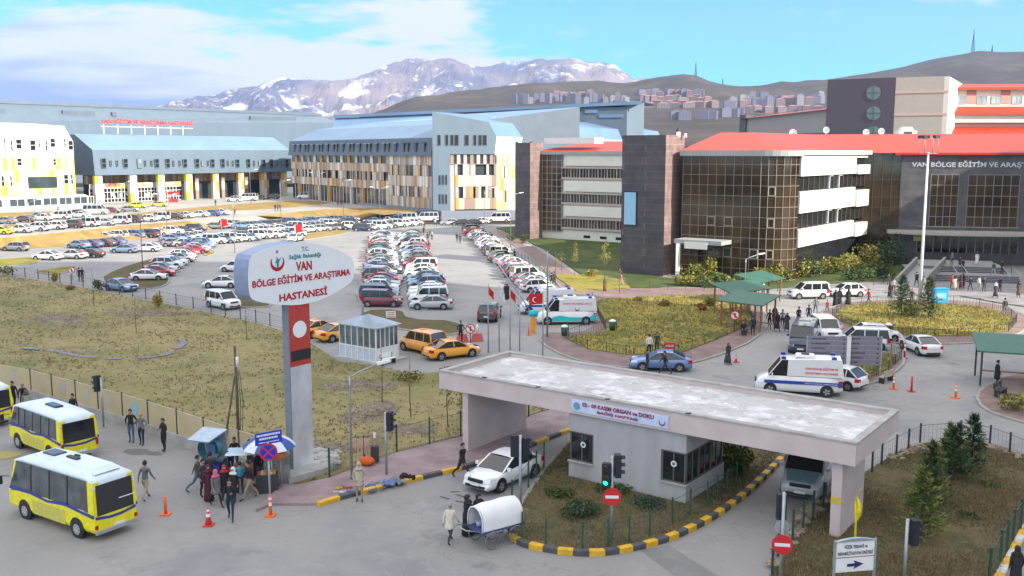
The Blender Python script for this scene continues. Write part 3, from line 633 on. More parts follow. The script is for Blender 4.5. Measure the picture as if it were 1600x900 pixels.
for a_, b_ in [(-17, -2), (10, 34), (37, 60), (63, 85), (88, 108), (111, 132), (134, 142)]:
    ta, tb = WN.t(a_), WN.t(b_); window_part(WN, ta, tb, za + 1.1, za + 2.9, rn, .1, 2, 1, WHITE, GLB, .1)

# --- middle block M with the coloured strips
M1 = PT(678, 330, 228); M0 = PT(456, 330, 300); WM = Wall(M1, M0 - M1); LM = (Vector((M0.x, M0.y, 0)) - WM.A).length
rm = T('hospital_middle_block', 'hospital block clad in upright beige, brown and orange strips below a grey slotted storey', 'hospital block')
tc_ = WM.t(606)
zf0 = WM.tz(676, 241)[1]; zf1 = WM.tz(676, 215)[1]; mb = MB()
prof = [(.6, zf0 - .4), (0, zf1), (-9, zf1 + 3.6), (-44, zf1 + 8.2), (-44, zf0)]
a, b = [WM.at(0, z, o) for o, z in prof], [WM.at(LM, z, o) for o, z in prof]
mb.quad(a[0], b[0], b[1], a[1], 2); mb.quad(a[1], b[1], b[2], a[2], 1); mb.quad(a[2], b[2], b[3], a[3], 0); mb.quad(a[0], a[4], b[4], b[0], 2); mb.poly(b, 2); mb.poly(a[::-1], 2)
mb.build('roof', [METALR, ROOFD, METALD], rm)
mb = MB()
for (t0, t1, o) in ((LM * .35, LM * .8, -24), (4, LM * .3, -20)):
    zz = lambda oo: zf1 + 3.6 + (-9 - oo) / 35 * 4.6 + .05
    mb.quad(WM.at(t0, zz(o), o), WM.at(t1, zz(o), o), WM.at(t1 - 6, zz(o - 5), o - 5), WM.at(t0 + 6, zz(o - 5), o - 5))
mb.build('skylight', mat('sky_blue_rooflight', (.22, .55, .75), .3, var=.05), rm)
for i in range(24):
    t = 3 + i * (LM - 6) / 24 + (i % 3) * .6; mb = MB(); wd = (.35, .9, .45)[i % 3]; mb.wbox(WM, t, t + wd, zf0 + .6, zf1 - 1.2, .05, .62, 0); mb.wbox(WM, t - .1, t + wd + .1, zf1 - 1.2, zf1 - 1.05, .0, 1.5, 1); mb.build('window', [GLASSD, METALD], rm)
mb = MB(); mb.wbox(WM, 0, LM, 0, zf0, -40, -.6, 0); mb.build('core', GLB, rm)
zr = [ZAT(332, 228), ]
zp0, zp1 = 2.6, zf0
mb = MB(); cladding(mb, WM, 0, tc_, zp0, zf0 - .1, 5, .05, [6, 2, 2, 5, 4, 0, 0], 33, .3); mb.wbox(WM, 0, tc_, zp0, zf0 - .2, -.6, -.05, 7); mb.build('strip_cladding', PAN + [GLB], rm)  # more brown, fewer white strips: the front's shade is in the colour mix
zA = ZAT(253, 290) ; zg = ZAT(288, 290)
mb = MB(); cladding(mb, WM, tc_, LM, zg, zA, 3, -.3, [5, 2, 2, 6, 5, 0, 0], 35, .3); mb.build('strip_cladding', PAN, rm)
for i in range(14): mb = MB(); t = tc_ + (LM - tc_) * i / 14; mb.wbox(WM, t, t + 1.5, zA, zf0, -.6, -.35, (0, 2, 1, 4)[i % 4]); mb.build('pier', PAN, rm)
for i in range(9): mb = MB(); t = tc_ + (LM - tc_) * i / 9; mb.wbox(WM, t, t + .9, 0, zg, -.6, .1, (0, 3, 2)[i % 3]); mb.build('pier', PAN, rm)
mb = MB()
for i in range(30): t = tc_ + (LM - tc_) * i / 30; mb.wbox(WM, t, t + .12, 1.5, zg, -.62, -.5, 0)
mb.build('mullion', WHITE, rm)
# plinth (retaining wall) in front of M, tower B, and their far side
zpl = 2.6
rp_ = T('retaining_wall', 'smooth blue grey retaining wall under the strip clad hospital block', 'wall'); mb = MB()
WP = Wall(PT(690, 345, 224), M0 - M1); mb.wbox(WP, 0, WP.t(556), 0, zpl, -.5, 0); WQ = Wall(PT(690, 345, 224), (.985, .17)); mb.wbox(WQ, 0, WQ.t(806), 0, zpl - .1, -.5, 0)
mb.build('wall_face', flat('blue_grey_render', (.22, .25, .31)), rp_)
# --- tower B
Q0 = PT(676, 250, 227); Q1 = PT(776, 250, 231); WQB = Wall(Q0, Q1 - Q0); LQ = (Vector((Q1.x, Q1.y, 0)) - WQB.A).length
rq = T('hospital_gable_block', 'slate grey gabled hospital front with slot windows and orange strips below', 'hospital block')
zq = lambda py: WQB.tz(700, py)[1]
back = PT(1035, 250, 335); dR = (Vector((back.x, back.y, 0)) - WQB.at(LQ))
gab = [(0, zq(241)), (0, zq(175)), (WQB.t(764), zq(190)), (LQ, zq(213)), (WQB.t(773), zq(241))]
mb = MB(); f = [WQB.at(t, z) for t, z in gab]; bk = [p + dR + Vector((0, 0, 0)) for p in f]
mb.poly(f, 0)
f6 = f[5 - 1]
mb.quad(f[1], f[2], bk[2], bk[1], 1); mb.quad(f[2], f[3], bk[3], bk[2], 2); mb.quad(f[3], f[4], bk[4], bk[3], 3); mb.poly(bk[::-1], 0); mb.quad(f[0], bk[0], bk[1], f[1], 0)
mb.build('roof_shell', [METAL, ROOFD, METALR, WCLAD], rq)
mb = MB(); mb.wbox(WQB, 0, WQB.t(703), 0, zq(241), -5, .05); mb.build('grey_pier', METAL, rq)
mb = MB(); mb.wbox(WQB, WQB.t(703), LQ, 0, zq(241), -6, -.6); mb.build('core', GLB, rq)
mb = MB(); cladding(mb, WQB, WQB.t(711), LQ, 2.5, zq(256), 4, 0, [6, 3, 2, 4, 3, 0, 0], 44, .3); mb.wbox(WQB, WQB.t(703), WQB.t(710), 2, zq(257), -.5, -.1, 4); mb.wbox(WQB, WQB.t(703), LQ, zq(257), zq(256), -.6, .1, 3)
for i in range(7): t = WQB.t(704) + (LQ - WQB.t(704)) * i / 7; mb.wbox(WQB, t, t + .8, zq(256), zq(241), -.6, -.3, (3, 0, 4)[i % 3])
mb.build('strip_cladding', PAN, rq)
for px in (686, 698, 706, 714, 730, 742, 750, 758):
    t, z = WQB.tz(px, 219); window_part(WQB, t - .35 - (.25 if px in (714, 730, 758) else 0), t + .35, z - 1.2, z + 1.2, rq, .1, 1, 1, METALD, GLASSD, .08)
for px in (687, 692, 697):
    for py in (281, 311): t, z = WQB.tz(px, py); window_part(WQB, t - .2, t + .2, z - 1.1, z + 1.1, rq, .15, 1, 1, METALD, GLASSD, .06)
WR = Wall(WQB.at(LQ), dR); LR = dR.length
mb = MB(); mb.wbox(WR, 0, LR, 0, zq(241), -20, -.4, 4); cladding(mb, WR, 0, 40, 1, zq(241), 5, 0, [5, 4, 2, 1, 1, 6, 6], 55, .05); mb.build('lit_side', PAN, rq)
for i in range(20): t = 10 + i * 5.5; mb = MB(); mb.wbox(WR, t, t + .8, zq(236), zq(222), -.2, .15, 0); mb.wbox(WR, t - .2, t + 1.0, zq(221), zq(220), -.3, 1.6, 1); mb.build('window', [GLASSD, METALD], rq)
# --- long ridge roof behind
rz_ = T('hospital_rear_roof', 'long low pale blue roof with a dark edge ending in a slate grey block before the hill', 'hospital roof')
C0, C1 = PT(524, 200, 330), PT(1003, 200, 300); WC = Wall(C0, C1 - C0); LC = (Vector((C1.x, C1.y, 0)) - WC.A).length
zc0, zc1 = ZAT(180, 330), ZAT(158, 300); zbr = lambda t: zc0 + (zc1 - zc0) * t / LC
mb = MB(); tt = WC.t(898)
mb.quad(WC.at(0, 8, 12), WC.at(tt, 8, 12), WC.at(tt, zbr(tt) - 1.4, 0), WC.at(0, zc0 - 1.0, 0), 1); mb.quad(WC.at(0, zc0, 0.8), WC.at(LC, zc1, .8), WC.at(LC, zc1, -30), WC.at(0, zc0, -30), 1)
mb.quad(WC.at(0, zc0 - 1.0, .8), WC.at(LC, zc1 - 1, .8), WC.at(LC, zc1, .8), WC.at(0, zc0, .8), 2); mb.build('roof', [METAL, METALR, ROOFD], rz_)
mb = MB(); mb.wbox(WC, tt, WC.t(978), 4, zbr(tt) - 1, -20, -.1, 0); mb.build('block_front', METALD, rz_)
Wd = Wall(WC.at(WC.t(978)), (.9, .436)); t9 = Wd.t(1005); mb = MB(); mb.wbox(Wd, 0.05, t9, 4, ZAT(158, 302), -25, 0); mb.build('block_side', METAL, rz_)
for a_, b_, c_, d_ in ((914, 934, 177, 171), (936, 974, 184, 178)): t0, z0 = WC.tz(a_, c_); t1, z1 = WC.tz(b_, d_); mb = MB(); mb.wbox(WC, t0, t1, z0, z1, 0, .2); mb.build('vent_grille', ROOFD, rz_)

# ================================================================== old hospital with red roofs
STONE = tile_mat('dark_stone_cladding', (.085, .07, .075), (.06, .055, .065), (.13, .11, .11), 1.3, .85, .5, .02, vertical=True)
STONELIT = tile_mat('lit_stone_cladding', (.26, .165, .145), (.20, .14, .135), (.36, .29, .26), 1.3, .85, .6, .025, vertical=True)  # lighter copy of the dark stone: sunlight on the sides painted in
STONEG = tile_mat('charcoal_stone', (.105, .10, .105), (.08, .078, .085), (.12, .115, .12), 1.5, .75, .45, .012, vertical=True)
CREAM = mat('cream_render', (.72, .70, .60), .75, var=.05, scale=.4); PINKT = flat('pink_trim', (.52, .40, .35)); FAS = flat('grey_fascia', (.36, .37, .36))
BGLS = mat('bronze_glass', (.060, .036, .017), .07, .0, var=.4, scale=.2, spec=.7); BGLG = mat('gold_reflecting_glass', (.30, .17, .05), .12, .5, var=.5, scale=.25)
MULL = flat('pale_mullion', (.27, .25, .21))
uD = Vector((.8, -.6, 0)); vD = Vector((.6, .8, 0))
ro = T('old_hospital', 'four storey hospital with red roofs, bronze glass front and cream bands', 'hospital')
P0 = G(1036, 432); WF = Wall(P0, uD); WS = Wall(P0, vD)
tw = WF.t(972); ZT = 18.2
mb = MB(); b_ = P0 - uD * 0; q = [P0 + uD * tw, P0, P0 + vD * 5.2, P0 + uD * tw + vD * 5.2]
mb.quad(*[p + UP * z for p, z in ((q[0], 0), (q[1], 0), (q[1], ZT), (q[0], ZT))], 0); mb.quad(*[p + UP * z for p, z in ((q[1], 0), (q[2], 0), (q[2], ZT), (q[1], ZT))], 1); mb.quad(*[p + UP * z for p, z in ((q[2], 0), (q[3], 0), (q[3], ZT), (q[2], ZT))], 0); mb.quad(*[p + UP * z for p, z in ((q[3], 0), (q[0], 0), (q[0], ZT), (q[3], ZT))], 1)
mb.quad(*[p + UP * ZT for p in q], 2); mb.build('stone_tower', [STONE, STONELIT, FAS], ro)
mb = MB(); t0, z0 = WF.tz(974, 352); t1, z1 = WF.tz(996, 299); mb.wbox(WF, t0, t1, z0, z1, -.05, .1, 0); mb.wbox(WF, t0 + .15, t1 - .15, z0 + .15, z1 - .15, .09, .13, 1)
mb.build('blue_banner', [BLACK, mat('pale_blue_banner', (.22, .48, .72), .5, var=.4, scale=1.1, col2=(.35, .50, .68))], ro)
# left wing facade
FL = G(971, 381); WW = Wall(FL, uD); tA, tB = WW.t(833), WW.t(878); ZE = 16.0
mb = MB(); mb.wbox(WW, tA, 2, 0, ZE, -14, -.3, 0); mb.build('wall', CREAM, ro)
mb = MB(); mb.wbox(WW, tA, tB, 1.6, ZE - .3, -.2, 0, 0); gz = (ZE - 1.9) / 9
for i in range(7): t = tA + (tB - tA) * i / 6; mb.wbox(WW, t - .05, t + .05, 1.6, ZE - .3, 0, .08, 1)
for j in range(13): z = 1.6 + j * (ZE - 1.9) / 12; mb.wbox(WW, tA, tB, z - .04, z + .04, 0, .07, 1)
mb.build('glass_bay', [BGLS, FAS], ro)
for (z0, z1) in ((2.4, 3.95), (6.95, 8.5), (11.5, 13.1)):
    mb = MB(); mb.wbox(WW, tB, 2, z0, z1, -.28, -.2, 0)
    for i in range(24): t = tB + (2 - tB) * i / 23; mb.wbox(WW, t - (.06 if i % 3 else .16), t + .06, z0, z1, -.2, -.12, 1)
    mb.wbox(WW, tB, 2, z0 - .35, z0, -.25, .05, 2); mb.wbox(WW, tB, 2, z1, z1 + .25, -.25, .05, 2); mb.build('window_band', [BGLS, FAS, PINKT], ro)
for (z0, z1) in ((4.5, 6.35), (9.0, 10.9), (13.6, 15.6)):
    mb = MB(); mb.wbox(WW, tB + .6, 2, z0, z1, -.3, .12, 0); mb.build('cream_band', CREAM, ro)
mb = MB(); mb.wbox(WW, tA, 2, ZE - .4, ZE + .2, -.2, .5, 0); mb.build('eave_fascia', FAS, ro)
mb = MB()
for px in (917, 943, 968): t = WW.t(px); mb.wbox(WW, t - .7, t + .7, .6, 1.1, -.3, -.24)
mb.build('basement_window', GLASSD, ro)
mb = MB(); A_ = WW.at(tA, ZE + .2, .5); B_ = WW.at(3, ZE + .2, .5)
def up_(p, o, dz): return p - WW.n * o + UP * dz
mb.quad(A_, B_, up_(B_, 13, 1.9), up_(A_ + WW.d * 6, 13, 1.9)); mb.poly([A_, up_(A_ + WW.d * 6, 13, 1.9), up_(A_, 22, .2)]); mb.quad(up_(A_, 22, .2), up_(A_ + WW.d * 6, 13, 1.9), up_(B_, 13, 1.9), up_(B_, 22, .2)); mb.build('red_roof', REDROOF, ro)
# stone pillar block at the far left
PS = G(828, 375); WPl = Wall(PS, uD); tp = WPl.t(805); mb = MB(); q = [PS + uD * tp, PS, PS + vD * 4, PS + uD * tp + vD * 4]
h = WPl.tz(815, 223)[1]
mb.quad(q[0], q[1], q[1] + UP * h, q[0] + UP * h, 0); mb.quad(q[1], q[2], q[2] + UP * h, q[1] + UP * h, 1); mb.quad(*[p + UP * h for p in q], 2); mb.quad(q[2], q[3], q[3] + UP * h, q[2] + UP * h, 0); mb.quad(q[3], q[0], q[0] + UP * h, q[3] + UP * h, 0); mb.build('stone_pillar', [STONE, STONELIT, FAS], ro)
mb = MB(); mb.wbox(WPl, tp + 3, tp + 14, h - .2, h + .9, -8, -5); mb.build('parapet', WCLAD, ro)
# glazed corner block
C_ = G(1132, 436); WG = Wall(C_, uD); tg0, tg1 = WG.t(1068), WG.t(1190)
rad = 3.5; arc = []; cen = WG.at(tg1) + vD * rad
for k in range(0, 7): a = R(90 * k / 6); arc.append(cen + uD * rad * math.sin(a) - vD * rad * math.cos(a))
line = [WG.at(tg0 + (tg1 - tg0) * i / 9) for i in range(10)] + arc[1:]
nz = 12
mbg = MB(); mbm = MB()
for i, (a, b) in enumerate(zip(line, line[1:])):
    nn = (b - a).cross(UP).normalized()
    z0 = .2
    mbg.quad(a + UP * z0, b + UP * z0, b + UP * (ZE - .2), a + UP * (ZE - .2), 0)
    mbm.box((a + nn * .05 + UP * 8), (.06, .07, 15.8), 0)
    for j in range(nz + 1):
        z = z0 + (ZE - .4) * j / nz; d = (b - a); mbm.box((a + b) / 2 + nn * .04 + UP * z, (d.length, .06, .055), 0, rz=math.atan2(d.y, d.x))
for i, j in ((3, 2), (3, 5), (8, 2), (10, 2), (10, 5), (10, 8), (5, 2), (5, 5)):
    if i + 1 >= len(line): continue
    a, b = line[i], line[i + 1]; d = b - a; nn = d.cross(UP).normalized(); za_ = .2 + 15.6 * j / nz; zb_ = za_ + 15.6 / nz
    for z in (za_ + .12, zb_ - .12): mbm.box((a + b) / 2 + nn * .1 + UP * z, (d.length * .9, .1, .12), 0, rz=math.atan2(d.y, d.x))
    for e in (a + d * .07, b - d * .07): mbm.box(e + nn * .1 + UP * (za_ + zb_) / 2, (.12, .12, zb_ - za_ - .2), 0)
mbg.build('curtain_glass', BGLS, ro); mbm.build('mullion', MULL, ro)
mb = MB(); mb.prism([(p - vD * 0).xy for p in line] + [(line[-1] + vD * 20 - uD * .4).xy, (line[0] + vD * 24).xy], ZE - .25, ZE - .2); mb.build('ceiling_slab', FAS, ro)
ol = [p + (p - (cen - uD * 8)).normalized() * .55 for p in line]
mb = MB()
for a, b in zip(ol, ol[1:]): mb.quad(a + UP * (ZE - .45), b + UP * (ZE - .45), b + UP * (ZE + .25), a + UP * (ZE + .25))
mb.build('eave_fascia', FAS, ro)
# white banded facade going back
WH = Wall(line[-1], vD); th1 = WH.t(1355)
mb = MB(); mb.wbox(WH, .1, th1, 0, ZE - .2, -12, -.3, 0); mb.build('wall', GLASSD, ro)
for (z0, z1) in ((4.2, 6.45), (8.45, 11.15), (13.05, 15.75)):
    mb = MB(); t8 = th1 * .8; mb.wbox(WH, .15, t8, z0, z1, -.28, .18, 0); mb.wbox(WH, t8, th1, z0 - .1, z1 - .5 if z1 < 15 else z0 + 1.2, -.28, .5, 1); mb.wbox(WH, t8, th1, z1 - .5 if z1 > 15 else z1, z1, -.28, .1, 0); mb.build('cream_band', [WCLAD, CREAM], ro)
for (z0, z1) in ((6.45, 8.45), (11.15, 13.05)):
    mb = MB()
    for i in range(15): t = .2 + (th1 - .3) * i / 14; mb.wbox(WH, t - .06, t + .06, z0, z1, -.3, -.2, 0)
    for i in (6, 8): t = .2 + (th1 - .3) * i / 14; mb.wbox(WH, t, t + 1.4, z1 - .2, z1 - .08, -.3, -.1, 1); mb.wbox(WH, t - .08, t + .08, z0 + .1, z1, -.3, -.1, 1)
    mb.build('window_frame', [flat('bronze_frame', (.14, .09, .045)), WHITE], ro)
mb = MB(); mb.wbox(WH, 0, th1 + .3, ZE - .3, ZE + .25, -.3, .6); mb.build('eave_fascia', CREAM, ro)
# hipped roofs
e1 = ol[0] + UP * (ZE + .25); e2 = ol[9] + UP * (ZE + .25); e3 = ol[-1] + UP * (ZE + .25); e4 = WH.at(th1 + 1.2, ZE + .25, .6)
apx = PT(1145, 217, 137); ap2 = PT(1290, 226, 155); ap0 = e1 + vD * 16 + UP * 2.0
mb = MB(); pts = [o + UP * (ZE + .25) for o in ol]
apr = G(1150, 300) * 0 + (cen - uD * 7 + vD * 9); apr.z = ZE + 2.7; api = WH.at(th1 + 1.2, ZE + 2.7, -9); apl = e1 + vD * 12; apl.z = ZE + 2.7
mb.quad(pts[0], pts[9], apr, apl, 0)
for a, b in zip(pts[9:], pts[10:]): mb.poly([a, b, apr], 0)
mb.quad(e3, e4, api, apr, 0); mb.quad(apl, apr, apr + vD * 12 - uD * 8 - UP * 2.4, apl + vD * 12 - UP * 2.4); mb.quad(api, e4, e4 - uD * 26, api - uD * 6)
mb.poly([pts[0], apl, apl + vD * 12 - UP * 2.4]); mb.quad(apr, api, api - uD * 12 - UP * 2.4, apr - uD * 12 - UP * 2.4); mb.build('red_roof', REDROOF, ro)
mb = MB(); Wc = Wall(C_ - vD * 3.2, uD); t0, t1 = Wc.t(1056), Wc.t(1131); z = Wc.tz(1131, 378)[1]; mb.wbox(Wc, t0, t1, z - .5, z, -3.3, 0, 0); tt0, tt1 = Wc.t(1073), Wc.t(1109); mb.wbox(Wc, tt0, tt1, z - 1.1, z - .25, 0, .1, 1); mb.box(Wc.at(t0 + .6, z / 2 - .3), (.5, .5, z - .5), 1)
mb.build('porch_canopy', [FAS, CREAM], ro)
# recess and entrance block
E0 = WH.at(th1, 0, -.3); d3 = Vector((.97, -.243, 0)); WE0 = Wall(E0, (.985, -.17)); tr = WE0.t(1409); mb = MB(); mb.wbox(WE0, 0, tr, 0, ZE - .1, -1, 0, 0)
for i in range(5): t = tr * i / 4; mb.wbox(WE0, t - .05, t + .05, 0, ZE - .1, 0, .06, 1)
for z in (3, 5.5, 8, 9.5, 12, 14.2): mb.wbox(WE0, 0, tr, z, z + .07, 0, .05, 1)
mb.build('recess_glass', [BGLS, DARK], ro)
WE = Wall(WE0.at(tr), d3); te = WE.t(1800)
re_ = T('entrance_block', 'charcoal stone entrance block with tall gridded windows and raised silver lettering', 'entrance block')
mb = MB(); mb.wbox(WE, 0, te, 0, ZE - .1, -20, 0, 0); mb.build('stone_wall', STONEG, re_)
for a_, b_ in ((1450, 1497), (1508, 1592), (1603, 1690)):
    t0, z0 = WE.tz(a_, 357); t1, _ = WE.tz(b_, 300); z1 = WE.tz(1500, 273)[1]; z0 = WE.tz(1500, 355)[1]
    window_part(WE, t0, t1, z0, z1, re_, .08, 4 if b_ - a_ < 60 else 6, 5, flat('window_frame_grey', (.22, .22, .22)), BGLS, .09)
t0, z0 = WE.tz(1424, 264); t1, z1 = WE.tz(1600, 253); tl_ = t1 + (t1 - t0) * 0.42
mb = MB(); SILV = mat('silver_lettering', (.62, .62, .62), .35, .5, var=.05)
text(mb, 'VAN BÖLGE EĞİTİM VE ARAŞTIRMA', WE.at(0, 0, .18), d3, UP, t0, t0 + (t1 - t0) * 1.195, WE.tz(1500, 263)[1], WE.tz(1500, 252)[1] + .1, 0, .02); mb.build('lettering', SILV, re_)
zc = WE.tz(1500, 365)[1]; mb = MB(); ts = [WE.t(px) for px in (1390, 1430, 1500, 1560, 1620, 1700)]; dps = [2.2, 3.6, 4.6, 4.2, 3.4, 3.2]
tp_ = []; 
for t, dd in zip(ts, dps): tp_.append((t, dd))
for (a, da), (b, db) in zip(tp_, tp_[1:]): mb.hexa([WE.at(a, zc, da), WE.at(b, zc, db), WE.at(b, zc, .02), WE.at(a, zc, .02), WE.at(a, zc + .45, da), WE.at(b, zc + .45, db), WE.at(b, zc + .45, .02), WE.at(a, zc + .45, .02)])
mb.build('entrance_canopy', flat('pale_canopy', (.42, .40, .36)), re_)
t0, t1 = WE.t(1440), WE.t(1600); mb = MB(); mb.wbox(WE, t0, t1, 1.6, zc - .4, -.3, .06, 0)
for i in range(13): t = t0 + (t1 - t0) * i / 12; mb.wbox(WE, t - .05, t + .05, 1.6, zc - .4, .05, .14, 1)
for z in (4.0, 5.3): mb.wbox(WE, t0, t1, z, z + .08, .05, .13, 1)
mb.build('entrance_doors', [GLASSD, FAS], re_)
mb = MB(); mb.wbox(WE, WE.t(1440) - .5, WE.t(1446), 3.2, 4.0, .06, .16); mb.build('lit_notice', mat('yellow_notice', (.7, .55, .15), .5), re_)
mb = MB()
a = WE.at(-1, ZE - .1, .7); b = WE.at(te, ZE - .1, .7); c = PT(1352, 213, 165); rz2 = ZE + 2.9
mb.quad(a, b, WE.at(te, rz2, -16), WE.at(-22, rz2, -16)); mb.poly([a, WE.at(-22, rz2, -16), WE.at(-24, ZE, -2)]); mb.quad(WE.at(-22, rz2, -16), WE.at(te, rz2, -16), WE.at(te, ZE - 1, -40), WE.at(-22, ZE - 1, -40)); mb.wbox(WE, -1, te, ZE - .35, ZE - .05, 0, .72); mb.build('red_roof', REDROOF, re_)
# steps and ramp
rs = T('entrance_steps', 'wide grey entrance steps in two flights with dark nosings', 'steps'); WSx = Wall(G(1455, 440), d3)
t0s, t1s = WSx.t(1455), WSx.t(1595)
mb = MB()
for k in range(4): mb.wbox(WSx, t0s - 1, t1s + 1, 0.0, .14 + .16 * (k + 1), -12, -k * .34, 0); mb.wbox(WSx, t0s - 1, t1s + 1, .14 + .16 * k + .01, .14 + .16 * (k + 1) - .05, -k * .34, -k * .34 + .01, 1)
for k in range(4): mb.wbox(WSx, t0s + .4, t1s + .4, .7, .78 + .16 * (k + 1), -13, -4.2 - k * .34, 0); mb.wbox(WSx, t0s + .4, t1s + .4, .78 + .16 * k + .01, .78 + .16 * (k + 1) - .05, -4.2 - k * .34, -4.19 - k * .34, 1)
mb.build('treads', [flat('step_stone', (.26, .255, .255)), flat('dark_riser', (.05, .055, .08))], rs)
mb = MB()
for px in (1508, 1590):
    t = WSx.t(px)
    for dt in (0, 1.2): mb.tube([WSx.at(t + dt, .1, .3), WSx.at(t + dt, 1.1, .3), WSx.at(t + dt, 1.8, -4), WSx.at(t + dt, .9, -4)], .05)
mb.build('handrail', STEEL, rs)
rr_ = T('access_ramp', 'grey access ramp between low parapet walls left of the entrance steps', 'ramp'); mb = MB()
pa = [G(1400, 447), G(1440, 452), G(1476, 412, 1.4), G(1432, 412, 1.4)]; mb.hexa([Vector((p.x, p.y, 0)) for p in pa] + [pa[0] + UP * .16, pa[1] + UP * .16, pa[2], pa[3]]); mb.build('slope', flat('ramp_concrete', (.33, .33, .33)), rr_)
for a, b in ((pa[0], pa[3]), (pa[1], pa[2])):
    mb = MB(); d = Vector(((b - a).y, -(b - a).x, 0)).normalized() * .15; mb.hexa([Vector(((a - d).x, (a - d).y, 0)), Vector(((a + d).x, (a + d).y, 0)), Vector(((b + d).x, (b + d).y, 0)), Vector(((b - d).x, (b - d).y, 0)), a - d + UP * 1.0, a + d + UP * 1.0, b + d + UP * .9, b - d + UP * .9]); mb.build('parapet', flat('grey_parapet', (.27, .265, .25)), rr_)

# --- upper blocks standing behind
ru = T('upper_hospital_block', 'dark slate block with three round windows beside a beige wall above the red roofs', 'hospital block')
WU = Wall(PT(1290, 200, 196), PT(1393, 200, 190) - PT(1290, 200, 196)); t1 = WU.t(1393); z1 = WU.tz(1393, 121)[1]; mb = MB(); mb.wbox(WU, 0, t1, 10, z1, -16, 0); mb.build('slate_wall', flat('slate_panel', (.075, .075, .095)), ru)
for py in (145, 177, 208): t, z = WU.tz(1365, py); c = WU.at(t, z, .1); mb = MB(); pts = [c + WU.d * 1.35 * math.cos(a * .2618) + UP * 1.35 * math.sin(a * .2618) for a in range(24)]; mb.poly(pts); mb.wbox(WU, t - .05, t + .05, z - 1.3, z + 1.3, .1, .16, 1); mb.wbox(WU, t - 1.3, t + 1.3, z - .05, z + .05, .1, .16, 1); mb.build('round_window', [flat('teal_glass', (.13, .22, .22)), flat('frame_teal', (.06, .11, .12))], ru)
WV = Wall(WU.at(t1), PT(1476, 200, 186) - PT(1393, 200, 190)); t2 = WV.t(1476); mb = MB(); mb.wbox(WV, 0.02, t2, 10, WV.tz(1476, 119)[1], -14, -.1, 0)
for py in (144, 179): z = WV.tz(1430, py)[1]; mb.wbox(WV, 0, t2, z - .2, z + .2, -.1, 0, 1)
mb.build('beige_wall', [flat('beige_render', (.40, .40, .34)), PINKT], ru)
WX = Wall(WV.at(t2), (.5, .86)); t3 = WX.t(1496); mb = MB(); mb.wbox(WX, 0.02, t3, 10, WV.tz(1476, 119)[1] - .1, -8, 0); mb.build('lit_wall', CREAM, ru)  # sunlit side of the beige block, the sun put in as lighter cream
WY = Wall(PT(1484, 200, 200), (1, -.02)); te = WY.t(1800); mb = MB()
def wz(py): return WY.tz(1550, py)[1]
mb.wbox(WY, 0, te, 8, wz(137), -14, 0, 0); mb.wbox(WY, -1, te, wz(205), wz(193), 0, 2.0, 1); mb.wbox(WY, -1, te, wz(192), wz(176), 0, 3.0, 0)
mb.build('upper_wall', [CREAM, PINKT], ru)
for py0, py1, o in ((137, 128, 1.2), (176, 164, 4.0), (207, 192, 6)):
    mb = MB(); mb.quad(WY.at(-2, wz(py0), o), WY.at(te, wz(py0), o), WY.at(te, wz(py1), -1 if o > 2 else -6), WY.at(-1, wz(py1), -1 if o > 2 else -6)); mb.wbox(WY, -2, te, wz(py0) - .5, wz(py0) - .02, o - .3, o); mb.build('red_roof', REDROOF, ru)
for px in (1496, 1528, 1550, 1582, 1604):
    t = WY.t(px); window_part(WY, t - 1, t + 1, wz(162), wz(150), ru, .12, 2, 1, FAS, GLW, .12)
mb = MB()
for px in (1511, 1564): t = WY.t(px); mb.wbox(WY, t - .95, t + .95, wz(162), wz(138), 0, .1)
mb.build('pink_panel', flat('pink_render', (.45, .26, .22)), ru)
rv = T('side_block', 'low grey block with a sloping red roof left of the dark slate block', 'hospital block')
WZ = Wall(PT(1160, 210, 215), PT(1292, 210, 196) - PT(1160, 210, 215)); t1 = WZ.t(1292); zl, zr_ = WZ.tz(1160, 186)[1], WZ.tz(1290, 171)[1]; mb = MB()
mb.add([WZ.at(0, 8), WZ.at(t1, 8), WZ.at(t1, zr_), WZ.at(0, zl), WZ.at(0, 8, -12), WZ.at(t1, 8, -12), WZ.at(t1, zr_ + 1.5, -12), WZ.at(0, zl + 1.5, -12)], [(0, 1, 2, 3), (4, 0, 3, 7), (1, 5, 6, 2)], 0); mb.build('wall', flat('grey_render', (.28, .29, .28)), rv)
mb = MB(); mb.quad(WZ.at(0, zl, .8), WZ.at(t1, zr_, .8), WZ.at(t1, zr_ + 1.5, -12), WZ.at(0, zl + 1.5, -12)); mb.build('red_roof', REDROOF, rv)
mb = MB(); mb.wbox(WZ, 0, t1, zl - 5.0, zl - 3.4, 0, .1); mb.build('window_band', GLASSD, rv)
mb = MB(); mb.wbox(WZ, -.6, 1.2, 6, zl + .9, -2, .4); mb.build('dark_pier', flat('slate', (.09, .09, .11)), rv)
